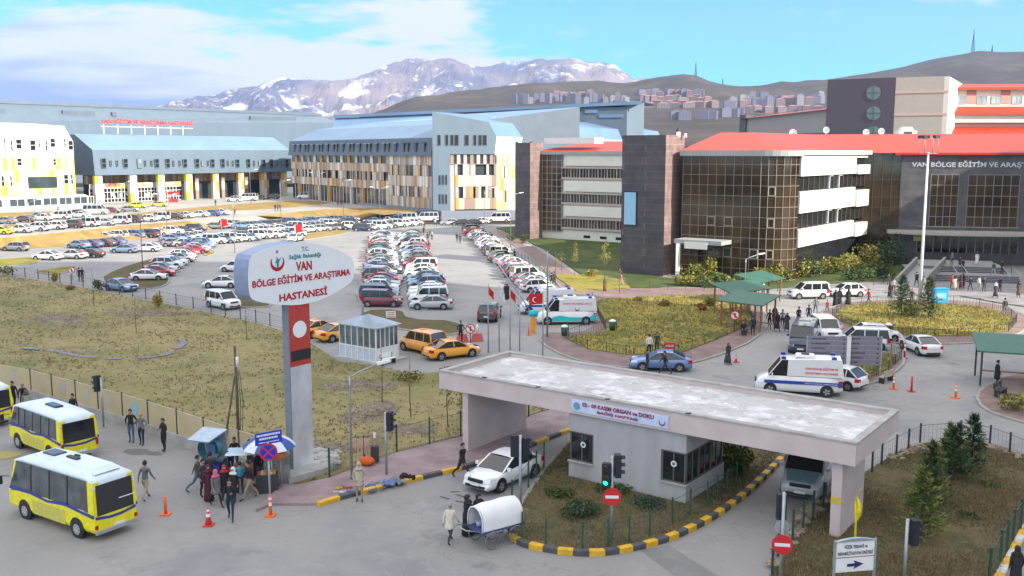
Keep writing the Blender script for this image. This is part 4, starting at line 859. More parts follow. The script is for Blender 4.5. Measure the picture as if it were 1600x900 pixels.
# rooftop things
labs = ['white satellite dish alone on the brighter red roof right of the stone tower', 'white satellite dish at the foot of the dark slate block', 'pair-mounted white dish left of the rooftop cabin', 'white dish close to the beige wall corner']
for (px, py, Y), lb in zip(((1238, 213, 148), (1290, 207, 178), (1352, 211, 172), (1376, 209, 176)), labs):
    r_ = T('satellite_dish', lb, 'satellite dish', PT(px, py + 3, Y)); mb = MB(); mb.tube([(0, 0, -.8), (0, 0, .6)], .05); mb.build('mast', STEEL, r_); mb = MB(); mb.loft([[(.12 * math.cos(a * .6) + .1, -.1, .7 + .12 * math.sin(a * .6)) for a in range(10)], [(.6 * math.cos(a * .628), -.35, .8 + .6 * math.sin(a * .628)) for a in range(10)]], 0, cap=False); mb.build('dish', WHITE, r_)
rc = T('rooftop_cabin', 'small white plant cabin on the long red roof', 'plant cabin', PT(1415, 212, 172)); mb = MB(); mb.box((0, 0, .3), (3.2, 2, 1.1)); mb.box((0, 0, 1.2), (2.2, 1.5, .6), 0, taper=.8); mb.build('casing', WCLAD, rc); mb = MB(); mb.box((0, -1.05, .5), (1.4, .1, .4)); mb.build('grille', DARK, rc)
rd = T('rooftop_tanks', 'black and white water heater tanks on top of the stone tower', 'water tanks', PT(1064, 214, 127)); mb = MB(); mb.blob((-.4, 0, .5), (.3, .3, .7)); mb.build('tank', BLACK, rd); mb = MB(); mb.box((-.4, -.35, .3), (.5, .1, .7)); mb.box((.6, 0, .2), (.3, .3, .5)); mb.build('panel', WHITE, rd)

# unseen tall block, added right of the view to shade the street
rx = T('street_shade_block', 'tall cream block outside the right edge of the view, added to shade the street', 'shade block')
mb = MB(); mb.box((86, -9, 46), (30, 102, 92), 0); mb.build('wall', CREAM, rx)
for k in range(20):
    mb = MB(); mb.box((70.98, -9, 4 + k * 4.3), (.1, 98, 1.5), 0); mb.build('window_band', GLASSD, rx)

rx = T('entrance_shade_block', 'unseen cream block outside the right edge, added to shade the entrance steps', 'hospital wing')  # unseen wing, added to put the entrance in shade
mb = MB(); mb.box((96, 111, 11), (32, 38, 22), 0); mb.build('wall', CREAM, rx); mb = MB(); mb.box((96, 111, 22.4), (33, 39, .8), 0); mb.build('red_roof', REDROOF, rx)
for k in range(4): mb = MB(); mb.box((79.98, 111, 3.5 + k * 4.6), (.1, 36, 1.6), 0); mb.build('window_band', GLASSD, rx)
# ================================================================== city on the hill
APC = [flat('block_pink', (.21, .14, .15)), flat('block_cream', (.23, .19, .20)), flat('block_lilac', (.17, .16, .23)), flat('block_white', (.27, .25, .29))]
TILE = flat('tile_roof', (.38, .17, .13)); WIN = flat('window_dark', (.13, .14, .18))
def block_mesh(wd, dp, h, m, roof):
    mb = MB(); mb.box((0, 0, h / 2 - 4), (wd, dp, h + 8), 0)
    if roof: mb.loft([[(-wd / 2 - .4, -dp / 2 - .4, h), (wd / 2 + .4, -dp / 2 - .4, h), (wd / 2 + .4, dp / 2 + .4, h), (-wd / 2 - .4, dp / 2 + .4, h)], [(-wd / 5, 0, h + 2.4), (wd / 5, 0, h + 2.4), (wd / 5, .4, h + 2.4), (-wd / 5, .4, h + 2.4)]], 1, smooth=False)
    else: mb.box((0, 0, h + .8), (wd * .4, dp * .4, 1.8), 0)
    fl = int(h / 3)
    for k in range(fl):
        for i in range(4): x = -wd / 2 + wd * (i + .5) / 4; mb.box((x, -dp / 2, 1.8 + k * 3), (wd / 9, .2, 1.5), 2)
        mb.box((wd / 2, 0, 1.8 + k * 3), (.2, dp * .4, 1.4), 2)
    o = mb.build('apartment_block', [m, TILE, WIN]); me = o.data; bpy.data.objects.remove(o); return me
BM = [block_mesh(*a) for a in ((16, 14, 15, APC[0], 1), (20, 14, 18, APC[2], 0), (14, 13, 21, APC[3], 0), (24, 12, 12, APC[1], 1), (15, 14, 30, APC[2], 0), (18, 14, 15, APC[0], 1))]
spots = []; rn_ = random.Random(5)
def band(x0, x1, y0, y1, n, kinds, where, sc_=1.0, slope=0):
    for i in range(n):
        px = x0 + (x1 - x0) * (i + rn_.uniform(.2, .8)) / n; py = rn_.uniform(y0, y1) + slope * (px - x0); spots.append((px, py, rn_.choice(kinds), where, sc_))
band(800, 985, 158, 163, 22, (4, 2), 'slim tower in the row above the pale blue hospital roof', .8)
band(855, 925, 150, 155, 6, (5, 3), 'wide block high on the hill above the slim towers')
band(1000, 1100, 148, 152, 11, (0, 1, 5), 'pink block in the top row of the hill town')
band(1000, 1110, 157, 161, 12, (0, 5, 3), 'pink block in the second row of the hill town')
band(1000, 1120, 166, 170, 12, (0, 3, 5), 'block in the lower row of the hill town')
band(1052, 1078, 189, 189, 2, (1,), 'pale block of the near pair left of centre on the slope'); band(1094, 1118, 188, 188, 2, (1,), 'pale block of the near pair above the red roof')
band(1128, 1160, 184, 185, 3, (1, 2), 'pale block in the near trio')
band(1130, 1290, 168, 172, 14, (1, 2, 5), 'block along the right hand terrace of the town', 1.1, -.05)
band(1150, 1290, 158, 162, 12, (0, 1, 2), 'block in the upper right terrace of the town', 1, -.03)
band(1160, 1285, 176, 180, 7, (5, 0), 'low block below the right hand terrace')
cw = ['first', 'second', 'third', 'fourth', 'fifth', 'sixth', 'seventh', 'eighth', 'ninth', 'tenth', 'eleventh', 'twelfth', 'thirteenth', 'fourteenth', 'fifteenth', 'sixteenth', 'seventeenth', 'eighteenth', 'nineteenth', 'twentieth', 'twenty-first', 'twenty-second', 'twenty-third', 'twenty-fourth', 'twenty-fifth', 'twenty-sixth', 'twenty-seventh', 'twenty-eighth', 'twenty-ninth', 'thirtieth']
cnt = {}
for px, py, k, where, s in spots:
    cnt[where] = cnt.get(where, 0) + 1; p = HIT(px, py, 700)
    o = mesh_obj('apartment_block', BM[k], None, p - UP * 1, rn_.uniform(-.5, .3)); o.scale = (s * .86, s * .86, s * .78)
    tag(o, f'{where}, {cw[cnt[where] - 1]} from the left', 'apartment block', 'apartment blocks on the hillside')
for px, top_, bot_, lb in ((1087, 96, 117, 'lattice radio mast on the middle hill'), (1520, 45, 80, 'tall lattice radio mast on the highest hilltop'), (1550, 70, 81, 'short mast just right of the tall hilltop mast'), (1129, 122, 134, 'tiny mast on the saddle between the hills')):
    p = PT(px, bot_, 2950); q = PT(px, top_, 2950); h = q.z - p.z; r_ = T('radio_mast', lb, 'radio mast', p - UP * 6); mb = MB(); bw = h * .05 + 1
    for sx, sy in ((-1, -1), (1, -1), (1, 1), (-1, 1)): mb.tube([(sx * bw, sy * bw, -6), (sx * .5, sy * .5, h * .75 + 6), (0, 0, h + 6)], .7, n=4)
    for k in range(8): z = 6 + h * .7 * k / 8; q_ = bw * (1 - k / 8.5) + .5; mb.box((0, 0, z), (2 * q_, 2 * q_, .5))
    mb.build('lattice', DARK, r_)
# ================================================================== VEHICLES
CSP = {
 'sedan':   dict(L=4.55, W=1.78, top=[(-2.27, .78), (-2.12, .96), (-1.6, .99), (1.0, .92), (1.9, .77), (2.15, .62), (2.27, .46)], g=[(1.12, .91), (.22, 1.38), (-.85, 1.41), (-1.78, 1.0)], wb=1.35, pil=[-.22], r=.32),
 'hatch':   dict(L=4.0, W=1.74, top=[(-2.0, .80), (-1.92, .96), (-1.6, .98), (1.0, .96), (1.65, .80), (1.88, .68), (2.0, .52)], g=[(1.05, .95), (.40, 1.43), (-1.25, 1.46), (-1.88, .98)], wb=1.25, pil=[-.15, -1.05], r=.31),
 'wagon':   dict(L=4.5, W=1.78, top=[(-2.25, .80), (-2.18, .98), (1.0, .97), (1.9, .82), (2.12, .68), (2.25, .54)], g=[(1.05, .96), (.35, 1.46), (-1.75, 1.48), (-2.18, .98)], wb=1.33, pil=[-.15, -1.1], r=.32),
 'suv':     dict(L=4.45, W=1.86, top=[(-2.22, .90), (-2.15, 1.06), (1.0, 1.06), (1.85, .96), (2.1, .80), (2.22, .60)], g=[(1.05, 1.05), (.40, 1.60), (-1.6, 1.64), (-2.12, 1.06)], wb=1.32, pil=[-.2, -1.2], r=.37),
 'mpv':     dict(L=4.3, W=1.82, top=[(-2.15, 1.0), (-2.12, 1.10), (1.15, 1.10), (1.8, .98), (2.02, .80), (2.15, .60)], g=[(1.25, 1.09), (.60, 1.74), (-1.95, 1.80), (-2.12, 1.10)], wb=1.36, pil=[-.1, -1.15], r=.33),
 'minibus': dict(L=5.5, W=1.98, top=[(-2.75, 1.2), (-2.72, 1.32), (1.8, 1.32), (2.3, 1.12), (2.6, .92), (2.75, .62)], g=[(1.95, 1.30), (1.25, 2.12), (-2.55, 2.2), (-2.72, 1.32)], wb=1.75, pil=[.55, -.6, -1.6], r=.36),
 'ambulance': dict(L=5.6, W=2.0, top=[(-2.8, 1.2), (-2.77, 1.32), (1.8, 1.32), (2.3, 1.14), (2.62, .94), (2.8, .62)], g=[(1.95, 1.30), (1.15, 2.35), (-2.62, 2.5), (-2.77, 1.32)], wb=1.8, pil=[], r=.36, solid=.75),
}
def car_parts(kind, colour2=None):
    s = CSP[kind]; W = s['W'] / 2; L2 = s['L'] / 2; tp = s['top']; A, B, C, D = s['g']; body = MB(); glass = MB()
    def wid(x): k = abs(x) / L2; return W * (1 - .16 * max(0, (k - .72) / .28) ** 2)
    loops = []; xs = sorted(set([p[0] for p in tp] + [-1.0, -.3, .4, s['wb'], -s['wb']]))
    for x in xs:
        zt = lerp_tab(tp, x); w_ = wid(x); zb = .24 + (.10 if abs(x) > L2 - .1 else 0)
        zm = min(.62, zt - .1)
        l = [(x, 0, zb), (x, w_ * .86, zb), (x, w_ * .97, zb + .1), (x, w_, (zb + zm) / 2 + .05), (x, w_ * .995, zm), (x, w_ * .96, max(zm + .02, zt - .07)), (x, w_ * .86, zt - .01), (x, 0, zt + .02)]
        l += [(x, -q[1], q[2]) for q in reversed(l[1:-1])]; loops.append(l)
    body.loft(loops, 0)
    zb_ = D[1]; wr = W * (.78 if kind not in ('minibus', 'ambulance', 'mpv') else .86); wbt = W * .93
    def yat(z, zr): return wbt + (wr - wbt) * max(0, min(1, (z - zb_) / (zr - zb_)))
    zr = B[1]
    def P(x, z, s_, o=0): return (x, s_ * (yat(z, max(B[1], C[1])) + o), z)
    # glass shell
    for s_ in (1, -1): glass.poly([P(*p, s_) for p in ((A, B, C, D) if s_ > 0 else (D, C, B, A))])
    glass.quad(P(*A, -1), P(*A, 1), P(*B, 1), P(*B, -1)); glass.quad(P(*C, -1), P(*C, 1), P(*D, 1), P(*D, -1))
    # roof with a slight crown, and rails, pillars
    n = 5; g_ = []
    for i in range(n + 1):
        x = B[0] + (C[0] - B[0]) * i / n + (0.05 if i == 0 else (-.04 if i == n else 0)); z = B[1] + (C[1] - B[1]) * i / n + .04 * math.sin(math.pi * i / n)
        y = yat(B[1], B[1]) if i < n else yat(C[1], C[1]); y = wr + .012
        g_.append([(x, y, z - .09), (x, y * .97, z - .01), (x, y * .6, z + .025), (x, 0, z + .035), (x, -y * .6, z + .025), (x, -y * .97, z - .01), (x, -y, z - .09)])
    for a, b in zip(g_, g_[1:]):
        for k in range(6): body.add([a[k], a[k + 1], b[k + 1], b[k]], [(0, 1, 2, 3)], 1 if colour2 else 0, True)
    def strip(p, q, wd, s_):     # side strip from p to q (x,z)
        a, b = P(*p, s_, .012), P(*q, s_, .012); body.quad((a[0] - wd / 2, a[1], a[2]), (a[0] + wd / 2, a[1], a[2]), (b[0] + wd / 2, b[1], b[2]), (b[0] - wd / 2, b[1], b[2]))
    for s_ in (1, -1):
        strip(A, B, .09, s_); strip(D, C, .16 if kind != 'sedan' else .20, s_)
        for x in s['pil']: strip((x, zb_), (x - .02, B[1]), .08, s_)
        if 'solid' in s:
            x1 = s['solid']; body.poly([P(x1, zb_, s_, .014), P(x1 - .05, B[1] + .02, s_, .014), P(*C, s_, .014), P(*D, s_, .014)])
        # pillar returns on windscreen
        for pa, pb in ((A, B), (D, C)):
            a, b = P(*pa, s_, .01), P(*pb, s_, .01); dx = .012 if pa is A else -.012; body.quad((a[0] + dx, a[1], a[2]), (b[0] + dx, b[1], b[2]), (b[0] + dx, b[1] - s_ * .08, b[2]), (a[0] + dx, a[1] - s_ * .08, a[2]))
    if 'solid' in s: body.quad(*[(p[0] - .012, p[1] * .98, p[2]) for p in (P(*C, -1), P(*C, 1), P(*D, 1), P(*D, -1))])
    return body, glass
def wheel_mesh(r, w_=.2):
    mb = MB(); mb.loft([[(rr * math.cos(a * .3927), y, rr * math.sin(a * .3927)) for a in range(16)] for y, rr in ((-w_ / 2, r * .93), (-w_ / 2 + .02, r), (w_ / 2 - .02, r), (w_ / 2, r * .93))], 0)
    for sy in (-1, 1):
        y = sy * (w_ / 2 + .004); mb.poly([(r * .64 * math.cos(a * .3927), y, r * .64 * math.sin(a * .3927)) for a in range(16)][::-sy], 1)
        for k in range(5): a = k * 1.2566; c, s_ = math.cos(a), math.sin(a); mb.add([(r * .12 * c - .03 * s_ , y * 1.03, r * .12 * s_ + .03 * c), (r * .6 * c - .06 * s_, y * 1.03, r * .6 * s_ + .06 * c), (r * .6 * c + .06 * s_, y * 1.03, r * .6 * s_ - .06 * c), (r * .12 * c + .03 * s_, y * 1.03, r * .12 * s_ - .03 * c)], [(0, 1, 2, 3)], 2)
    o = mb.build('wheel', [TYRE, mat('wheel_dark', (.06, .06, .065), .5), RIM]); me = o.data; bpy.data.objects.remove(o); return me
_wm = {}; _protos = {}
def get_wheel(r):
    if r not in _wm: _wm[r] = wheel_mesh(r)
    return _wm[r]
def as_mesh(mb, name, mats):
    o = mb.build(name, mats); me = o.data; bpy.data.objects.remove(o); return me
def extras(kind, mode):
    """lights, trim; returns dict of part meshes"""
    s = CSP[kind]; W = s['W'] / 2; L2 = s['L'] / 2; out = []
    tall = kind in ('minibus', 'ambulance', 'mpv', 'suv'); zf = .70 if not tall else .82; zr = .80 if not tall else 1.0
    for sy in (1, -1):
        mb = MB(); mb.hexa([(L2 - .34, sy * W * .62, zf - .09), (L2 - .04, sy * W * .55, zf - .10), (L2 - .14, sy * W * .885, zf - .08), (L2 - .5, sy * W * .985, zf - .05), (L2 - .42, sy * W * .62, zf + .08), (L2 - .12, sy * W * .55, zf + .05), (L2 - .22, sy * W * .87, zf + .08), (L2 - .58, sy * W * .965, zf + .10)]); out.append(('headlight', mb, CLRL))
        mb = MB(); h = .32 if tall else .13; mb.hexa([(-L2 - .012, sy * W * (.6 if not tall else .74), zr - h), (-L2 + .3, sy * W * .7, zr - h), (-L2 + .28, sy * W * .985, zr - h), (-L2 + .01, sy * W * .87, zr - h), (-L2 - .012, sy * W * (.6 if not tall else .74), zr + .1), (-L2 + .3, sy * W * .7, zr + .1), (-L2 + .28, sy * W * .975, zr + .1), (-L2 + .01, sy * W * .87, zr + .1)]); out.append(('taillight', mb, REDL))
        mb = MB(); mb.box((s['g'][0][0] - .25, sy * (W + .09), s['g'][0][1] + .1), (.1, .2, .16)); out.append(('wing_mirror', mb, None))
    mb = MB(); mb.box((L2 - .03, 0, zf - .02), (.1, W * .95, .14), 0); out.append(('grille', mb, BLACK)); mb = MB(); mb.box((L2 - .02, 0, .40), (.09, W * 1.3, .13), 0); out.append(('front_bumper', mb, BLACK)); mb = MB(); mb.box((-L2 + .03, 0, .36), (.09, W * 1.3, .1), 0); out.append(('rear_bumper', mb, BLACK))
    for x_, z_ in ((L2 + .03, .50), (-L2 - .02, .62 if tall else .70)): mb = MB(); mb.box((x_, 0, z_), (.02, .50, .11)); out.append(('number_plate', mb, WHITE))
    for sx in (1, -1):
        for sy in (1, -1): mb = MB(); mb.disc((sx * s['wb'], sy * (W - .06), s['r'] + .03), s['r'] + .07, 'y', .145, 0, 14); out.append(('wheel_arch', mb, BLACK))
    return out
def make_car(kind, far=False):
    """prototype: detailed (parts) or far (body, windows only)"""
    key = (kind, far)
    if key in _protos: return _protos[key]
    s = CSP[kind]; body, glass = car_parts(kind); root = bpy.data.objects.new('car', None); COL.objects.link(root); root.empty_display_size = .3
    if far:
        for sx in (1, -1):
            for sy in (1, -1): body.disc((sx * s['wb'], sy * (s['W'] / 2 - .08), s['r']), s['r'] + .05, 'y', .19, 1, 12); body.disc((sx * s['wb'], sy * (s['W'] / 2 - .07), s['r']), s['r'] * .6, 'y', .20, 2, 10)
        L2 = s['L'] / 2
        for nm, mb, m in extras(kind, 0):
            k = {'headlight': 3, 'taillight': 4, 'grille': 1, 'front_bumper': 1, 'rear_bumper': 1, 'number_plate': 5, 'wing_mirror': 0, 'wheel_arch': 1}[nm]; body.add(mb.v, mb.f, k)
        body.build('body', [PAINT, TYRE, RIM, CLRL, REDL, WHITE], root); glass.build('windows', GLASSD, root)
    else:
        body.build('body', [PAINT], root); glass.build('windows', GLASSD, root)
        for sx in (1, -1):
            for sy in (1, -1): mesh_obj('wheel', get_wheel(s['r']), root, (sx * s['wb'], sy * (s['W'] / 2 - .09), s['r']))
        for nm, mb, m in extras(kind, 0): mb.build(nm, m or PAINT, root)
    _protos[key] = root; return root
CC = dict(white=(.78, .78, .78), silver=(.44, .46, .48), grey=(.20, .21, .23), charcoal=(.06, .065, .075), black=(.018, .018, .02), red=(.50, .015, .02), maroon=(.17, .02, .035), blue=(.05, .12, .30), navy=(.02, .035, .09), steel_blue=(.16, .26, .42), teal=(.10, .28, .30), beige=(.45, .40, .30), yellow=(.75, .62, .02), orange=(.85, .36, .02), lime=(.55, .60, .12))
KN = dict(sedan='saloon', hatch='hatchback', wagon='estate car', suv='SUV', mpv='compact van', minibus='van', ambulance='ambulance')
NM = dict(sedan='parked_car', hatch='parked_car', wagon='parked_car', suv='parked_car', mpv='parked_van', minibus='parked_van', ambulance='ambulance')
carlog = []
def car(kind, col, p, rz, label, group=None, far=None, name=None):
    if far is None: far = p[1] > 128
    proto = make_car(kind, far)
    r = dup(proto, p, rz, label, group)
    r.name = name or NM[kind]; r['category'] = 'van' if kind in ('mpv', 'minibus') else ('ambulance' if kind == 'ambulance' else 'car')
    if group: r['group'] = group
    c = CC[col] if isinstance(col, str) else col; j = random.uniform(.92, 1.06)
    for ch in r.children:
        if not ch.data.materials: continue
        ch.color = (min(1, c[0] * j), min(1, c[1] * j), min(1, c[2] * j), 1)
    return r
def ordw(i): return cw[i] if i < len(cw) else str(i + 1) + 'th'
def row(p0, p1, items, rz, where, group, jit=.2, z=0, far=None):
    a, b = G(*p0, z), G(*p1, z); n = len(items)
    for i, it in enumerate(items):
        if it is None: continue
        kind, col = it; p = a + (b - a) * (i / max(1, n - 1)); p += Vector((random.uniform(-jit * 2, jit * 2), random.uniform(-jit, jit), 0))
        car(kind, col, p, rz + random.uniform(-.06, .06), f'{col.replace("_", " ")} {KN[kind]}, {ordw(i)} {where}', group, far)
S, H_, Wg, U, M_, B_ = 'sedan', 'hatch', 'wagon', 'suv', 'mpv', 'minibus'
rc_ = random.Random(11)
def mix(n, seed, cols=('white', 'white', 'silver', 'grey', 'charcoal', 'steel_blue', 'white', 'grey', 'silver', 'blue')):
    r = random.Random(seed); return [(r.choice((S, S, H_, H_, Wg, U, M_)), r.choice(cols)) for _ in range(n)]
cA = [(M_, 'maroon'), (M_, 'charcoal'), (Wg, 'steel_blue'), (H_, 'white'), (S, 'silver'), (S, 'red'), (U, 'grey'), (H_, 'white'), (S, 'charcoal'), (S, 'steel_blue'), (S, 'silver'), (H_, 'grey'), (S, 'grey'), (U, 'white'), (S, 'silver'), (S, 'teal'), (Wg, 'charcoal'), (H_, 'silver'), (S, 'red'), (S, 'white'), (H_, 'grey'), (S, 'white'), (S, 'silver'), (H_, 'steel_blue'), (S, 'white')]
row((598.5, 478), (598, 371), cA, 0.0, 'from the near end of the central left column', 'cars in the left column of the central row')
cB = [(S, 'silver'), (M_, 'white'), (U, 'white'), (S, 'white'), (U, 'steel_blue'), (S, 'steel_blue'), (S, 'teal'), (S, 'white'), (H_, 'white'), (M_, 'white'), (H_, 'red'), (S, 'charcoal'), (U, 'grey'), (S, 'steel_blue'), (S, 'silver'), (Wg, 'steel_blue'), (H_, 'red'), (S, 'silver'), (U, 'white'), (S, 'black'), (S, 'charcoal'), (S, 'silver'), (H_, 'teal'), (S, 'white'), (S, 'black')]
row((673, 482), (640, 370), cB, math.pi, 'from the near end of the central right column', 'cars in the right column of the central row')
cC = [(H_, 'white'), (S, 'silver'), (S, 'black'), (M_, 'white'), (U, 'charcoal'), (H_, 'white'), (S, 'red'), (H_, 'white'), (S, 'silver'), (S, 'charcoal'), (H_, 'lime'), (M_, 'white'), (U, 'black'), (S, 'silver'), (S, 'white'), (H_, 'maroon'), (S, 'white'), (H_, 'teal'), (S, 'white'), (U, 'steel_blue'), (S, 'white'), (S, 'silver'), (H_, 'red'), (S, 'red'), (S, 'white'), (U, 'charcoal'), (S, 'silver')]
row((838, 455), (738, 361), cC, .42, 'from the near end of the slanting row by the walk', 'cars in the slanting row beside the walk')
row((568, 361), (650, 352), [(U, 'navy'), (S, 'white'), (M_, 'white'), (U, 'grey'), (M_, 'white'), (Wg, 'white'), (H_, 'white')], .1, 'from the left in the row behind the double columns', 'cars behind the double row')
row((585, 349), (665, 346), [(S, 'steel_blue'), (S, 'white'), (M_, 'steel_blue'), (B_, 'white'), None, (B_, 'white')], 3.1, 'from the left along the blue grey retaining wall', 'vans along the retaining wall')
row((702, 352), (738, 352), [(S, 'silver'), (S, 'black'), (S, 'charcoal')], 3.14, 'from the left in the short line by the retaining wall', 'cars by the retaining wall')
row((752, 350), (780, 347), [(H_, 'white'), (B_, 'white')], 3.2, 'from the left at the foot of the striped wall', 'cars by the retaining wall')
# left half of the lot
row((380, 357), (545, 346), mix(15, 3, ('charcoal', 'grey', 'white', 'blue', 'steel_blue', 'navy')), .35, 'from the left in the back row under the embankment', 'cars in the back row of the lot')
row((385, 366), (548, 352), mix(14, 4), .2, 'from the left in the second row below the embankment', 'cars in the second row of the lot')
row((350, 378), (460, 369), mix(9, 5, ('white', 'white', 'silver', 'steel_blue', 'charcoal')), .15, 'from the left in the row above the big sign', 'cars above the sign')
row((470, 364), (545, 358), [(S, 'silver'), (S, 'white'), (H_, 'silver'), (S, 'grey'), (S, 'charcoal'), (U, 'white')], .1, 'from the left in the row right of the small dry verge', 'cars right of the small verge')
row((250, 368), (372, 354), [(S, 'white'), (U, 'white'), (S, 'charcoal'), (U, 'charcoal'), None, (S, 'grey'), (M_, 'white'), (S, 'charcoal')], .1, 'from the left in the row touching the embankment', 'cars touching the embankment')
row((272, 378), (312, 372), [(S, 'steel_blue'), (S, 'steel_blue'), (S, 'silver'), (S, 'white')], .1, 'from the left in the block of blue saloons', 'cars in the middle of the left lot')
row((275, 385), (322, 386), [(S, 'grey'), (S, 'silver'), (S, 'blue'), (U, 'steel_blue')], .1, 'from the left in the line above the red hatchback', 'cars above the red hatchback')
row((334, 381), (392, 376), [(M_, 'white'), (S, 'steel_blue'), (M_, 'white'), (H_, 'white'), (S, 'steel_blue')], .05, 'from the left in the line with the tall white van', 'cars beside the tall white van')
row((234, 438), (314, 388), [(S, 'white'), (S, 'red'), (S, 'silver'), (U, 'white'), (S, 'white'), (S, 'silver'), (H_, 'white'), (H_, 'red'), (S, 'red'), (S, 'silver'), (S, 'steel_blue')], .12, 'from the near end of the brown verge row', 'cars in the slanting row of the left lot', far=False)
row((78, 406), (145, 402), [(S, 'white'), (S, 'silver'), (S, 'black')], 2.9, 'from the left in the line of three', 'line of three cars at the left')
row((198, 395), (230, 393), [(S, 'steel_blue'), (S, 'white')], 3.1, 'of the pair right of the line of three', 'pair of cars')
row((116, 377), (230, 371), [(S, 'white'), (S, 'charcoal'), (S, 'white'), (U, 'white'), (U, 'steel_blue'), (U, 'charcoal')], 2.9, 'from the left along the lower edge of the left embankment', 'cars along the lower embankment')
row((125, 388), (180, 383), [(S, 'steel_blue'), (S, 'blue'), (S, 'charcoal'), (S, 'blue')], 2.6, 'from the left in the blue cluster', 'blue cars at the left')
car(Wg, 'grey', G(25, 392), 2.9, 'grey estate car alone on the pale lane at the far left', far=False)
# upper terrace
row((2, 366), (345, 336), [(S, 'yellow'), (S, 'white'), (U, 'white'), (Wg, 'white'), (U, 'charcoal'), (M_, 'white'), (S, 'silver'), (M_, 'white'), (U, 'charcoal'), (H_, 'white'), (M_, 'white'), (S, 'charcoal'), (S, 'white'), (S, 'white'), (S, 'blue'), (S, 'white')], 3.0, 'from the left in the front row on top of the embankment', 'cars on top of the embankment', z=TZ)
row((5, 350), (125, 340), [(S, 'grey'), (S, 'charcoal'), (H_, 'white'), (M_, 'white'), (S, 'white')], 3.0, 'from the left in the short second row on the terrace', 'cars in the second terrace row', z=TZ)
row((66, 342), (200, 331), [(S, 'teal'), (S, 'white'), (S, 'charcoal'), (B_, 'white'), (S, 'maroon'), (S, 'grey')], 0.1, 'from the left in the upper terrace row', 'cars in the upper terrace row', z=TZ)
car(H_, 'yellow', G(216, 325, TZ), .1, 'yellow taxi hatchback in front of the cafe windows', 'yellow taxis by the cafe'); car(S, 'yellow', G(249, 323, TZ), .1, 'yellow taxi saloon by the red stall on the terrace', 'yellow taxis by the cafe')
row((366, 315), (424, 311), [(U, 'white'), (B_, 'white'), (S, 'black'), (U, 'charcoal')], 3.1, 'from the left in the line before the colonnade', 'cars before the colonnade', z=TZ)
row((478, 311), (552, 313), [(B_, 'white'), (M_, 'white'), (M_, 'orange')], 3.2, 'from the left in the loose line before the strip clad block', 'vans before the strip clad block', z=TZ)
car(S, 'white', G(462, 377), 1.4, 'white saloon seen from behind in the lane above the sign', far=False)
# single vehicles
car(S, 'steel_blue', G(190, 454), -.55, 'light blue saloon leaving along the fenced lane', far=False)
car(M_, 'white', G(349, 481), -.72, 'white family van driving down the lane beside the field', far=False, name='moving_van')
car(S, 'white', G(347, 449), 3.1, 'white saloon half hidden behind the left edge of the big sign', far=False)
car(H_, 'white', G(368, 424), 3.1, 'white hatchback peeking out left of the big sign', far=False)
car(U, 'charcoal', G(765, 499), 1.45, 'dark grey car with red lamps driving away in the middle lane', far=False, name='moving_car')
car(M_, 'white', G(1262, 466), math.pi + .1, 'white family van parked by the shrubs in front of the glass corner', far=False)
car(H_, 'white', G(1322, 463), math.pi + .12, 'white hatchback parked behind the white family van by the shrubs', far=False)
car(B_, 'navy', G(1255, 545), -1.95, 'dark blue van facing the camera left of the grey notice boards', far=False)
car(M_, 'white', G(1290, 528), -1.6, 'white van with dark windows just behind the dark blue van', far=False)
car(M_, 'white', G(1345, 545), 2.95, 'white estate van with black stripe behind the notice boards', far=False)
car(H_, 'white', G(1370, 532), -.15, 'white hatchback tucked behind the striped estate van', far=False)
car(S, 'white', G(1437, 550), 1.62, 'white saloon seen from behind beside the roundabout', far=False, name='moving_car')
car(H_, 'white', G(1306, 603), 2.35, 'white hatchback beside the blue striped ambulance', far=False)
car(S, (.13, .24, .50), G(1032, 577), math.pi - .12, 'bright blue saloon stopped behind the gate roof', far=False, name='moving_car')
pas = G(788, 752); car('sedan', (.80, .82, .84), (pas.x, pas.y, 0), -2.22, 'shiny white saloon driving out through the left lane of the gate', far=False, name='moving_car')
va = car(B_, 'silver', G(1266, 757), -2.05, 'silver van with a teal bonnet entering the right lane under the gate', far=False, name='moving_van')
mb = MB(); mb.hexa([(2.02, -.75, 1.30), (2.66, -.62, .95), (2.66, .62, .95), (2.02, .75, 1.30), (2.02, -.75, 1.335), (2.66, -.62, .985), (2.66, .62, .985), (2.02, .75, 1.335)]); o = mb.build('bonnet', flat('teal_bonnet', (.16, .27, .31), .3), va); o['label'] = 'teal bonnet'
# taxis
def taxi(kind, p, rz, label, roofc=None):
    c = car(kind, 'orange', p, rz, label, 'yellow taxis around the kiosk', far=False, name='taxi'); c['category'] = 'taxi'; h = CSP[kind]['g'][1][1]
    mb = MB(); mb.box((-.1, 0, h + .10), (.18, .4, .13)); mb.build('roof_sign', flat('taxi_sign', (.85, .5, .05)), c); return c
taxi('sedan', G(494, 524), 1.0, 'orange taxi just right of the red sign post')
taxi('sedan', G(532, 530), .75, 'orange taxi half hidden behind the white kiosk')
taxi('mpv', G(660, 549), 2.35, 'orange taxi estate parked right of the kiosk'); taxi('sedan', G(706, 558), .55, 'orange taxi saloon with a white tail beside the no entry disc')
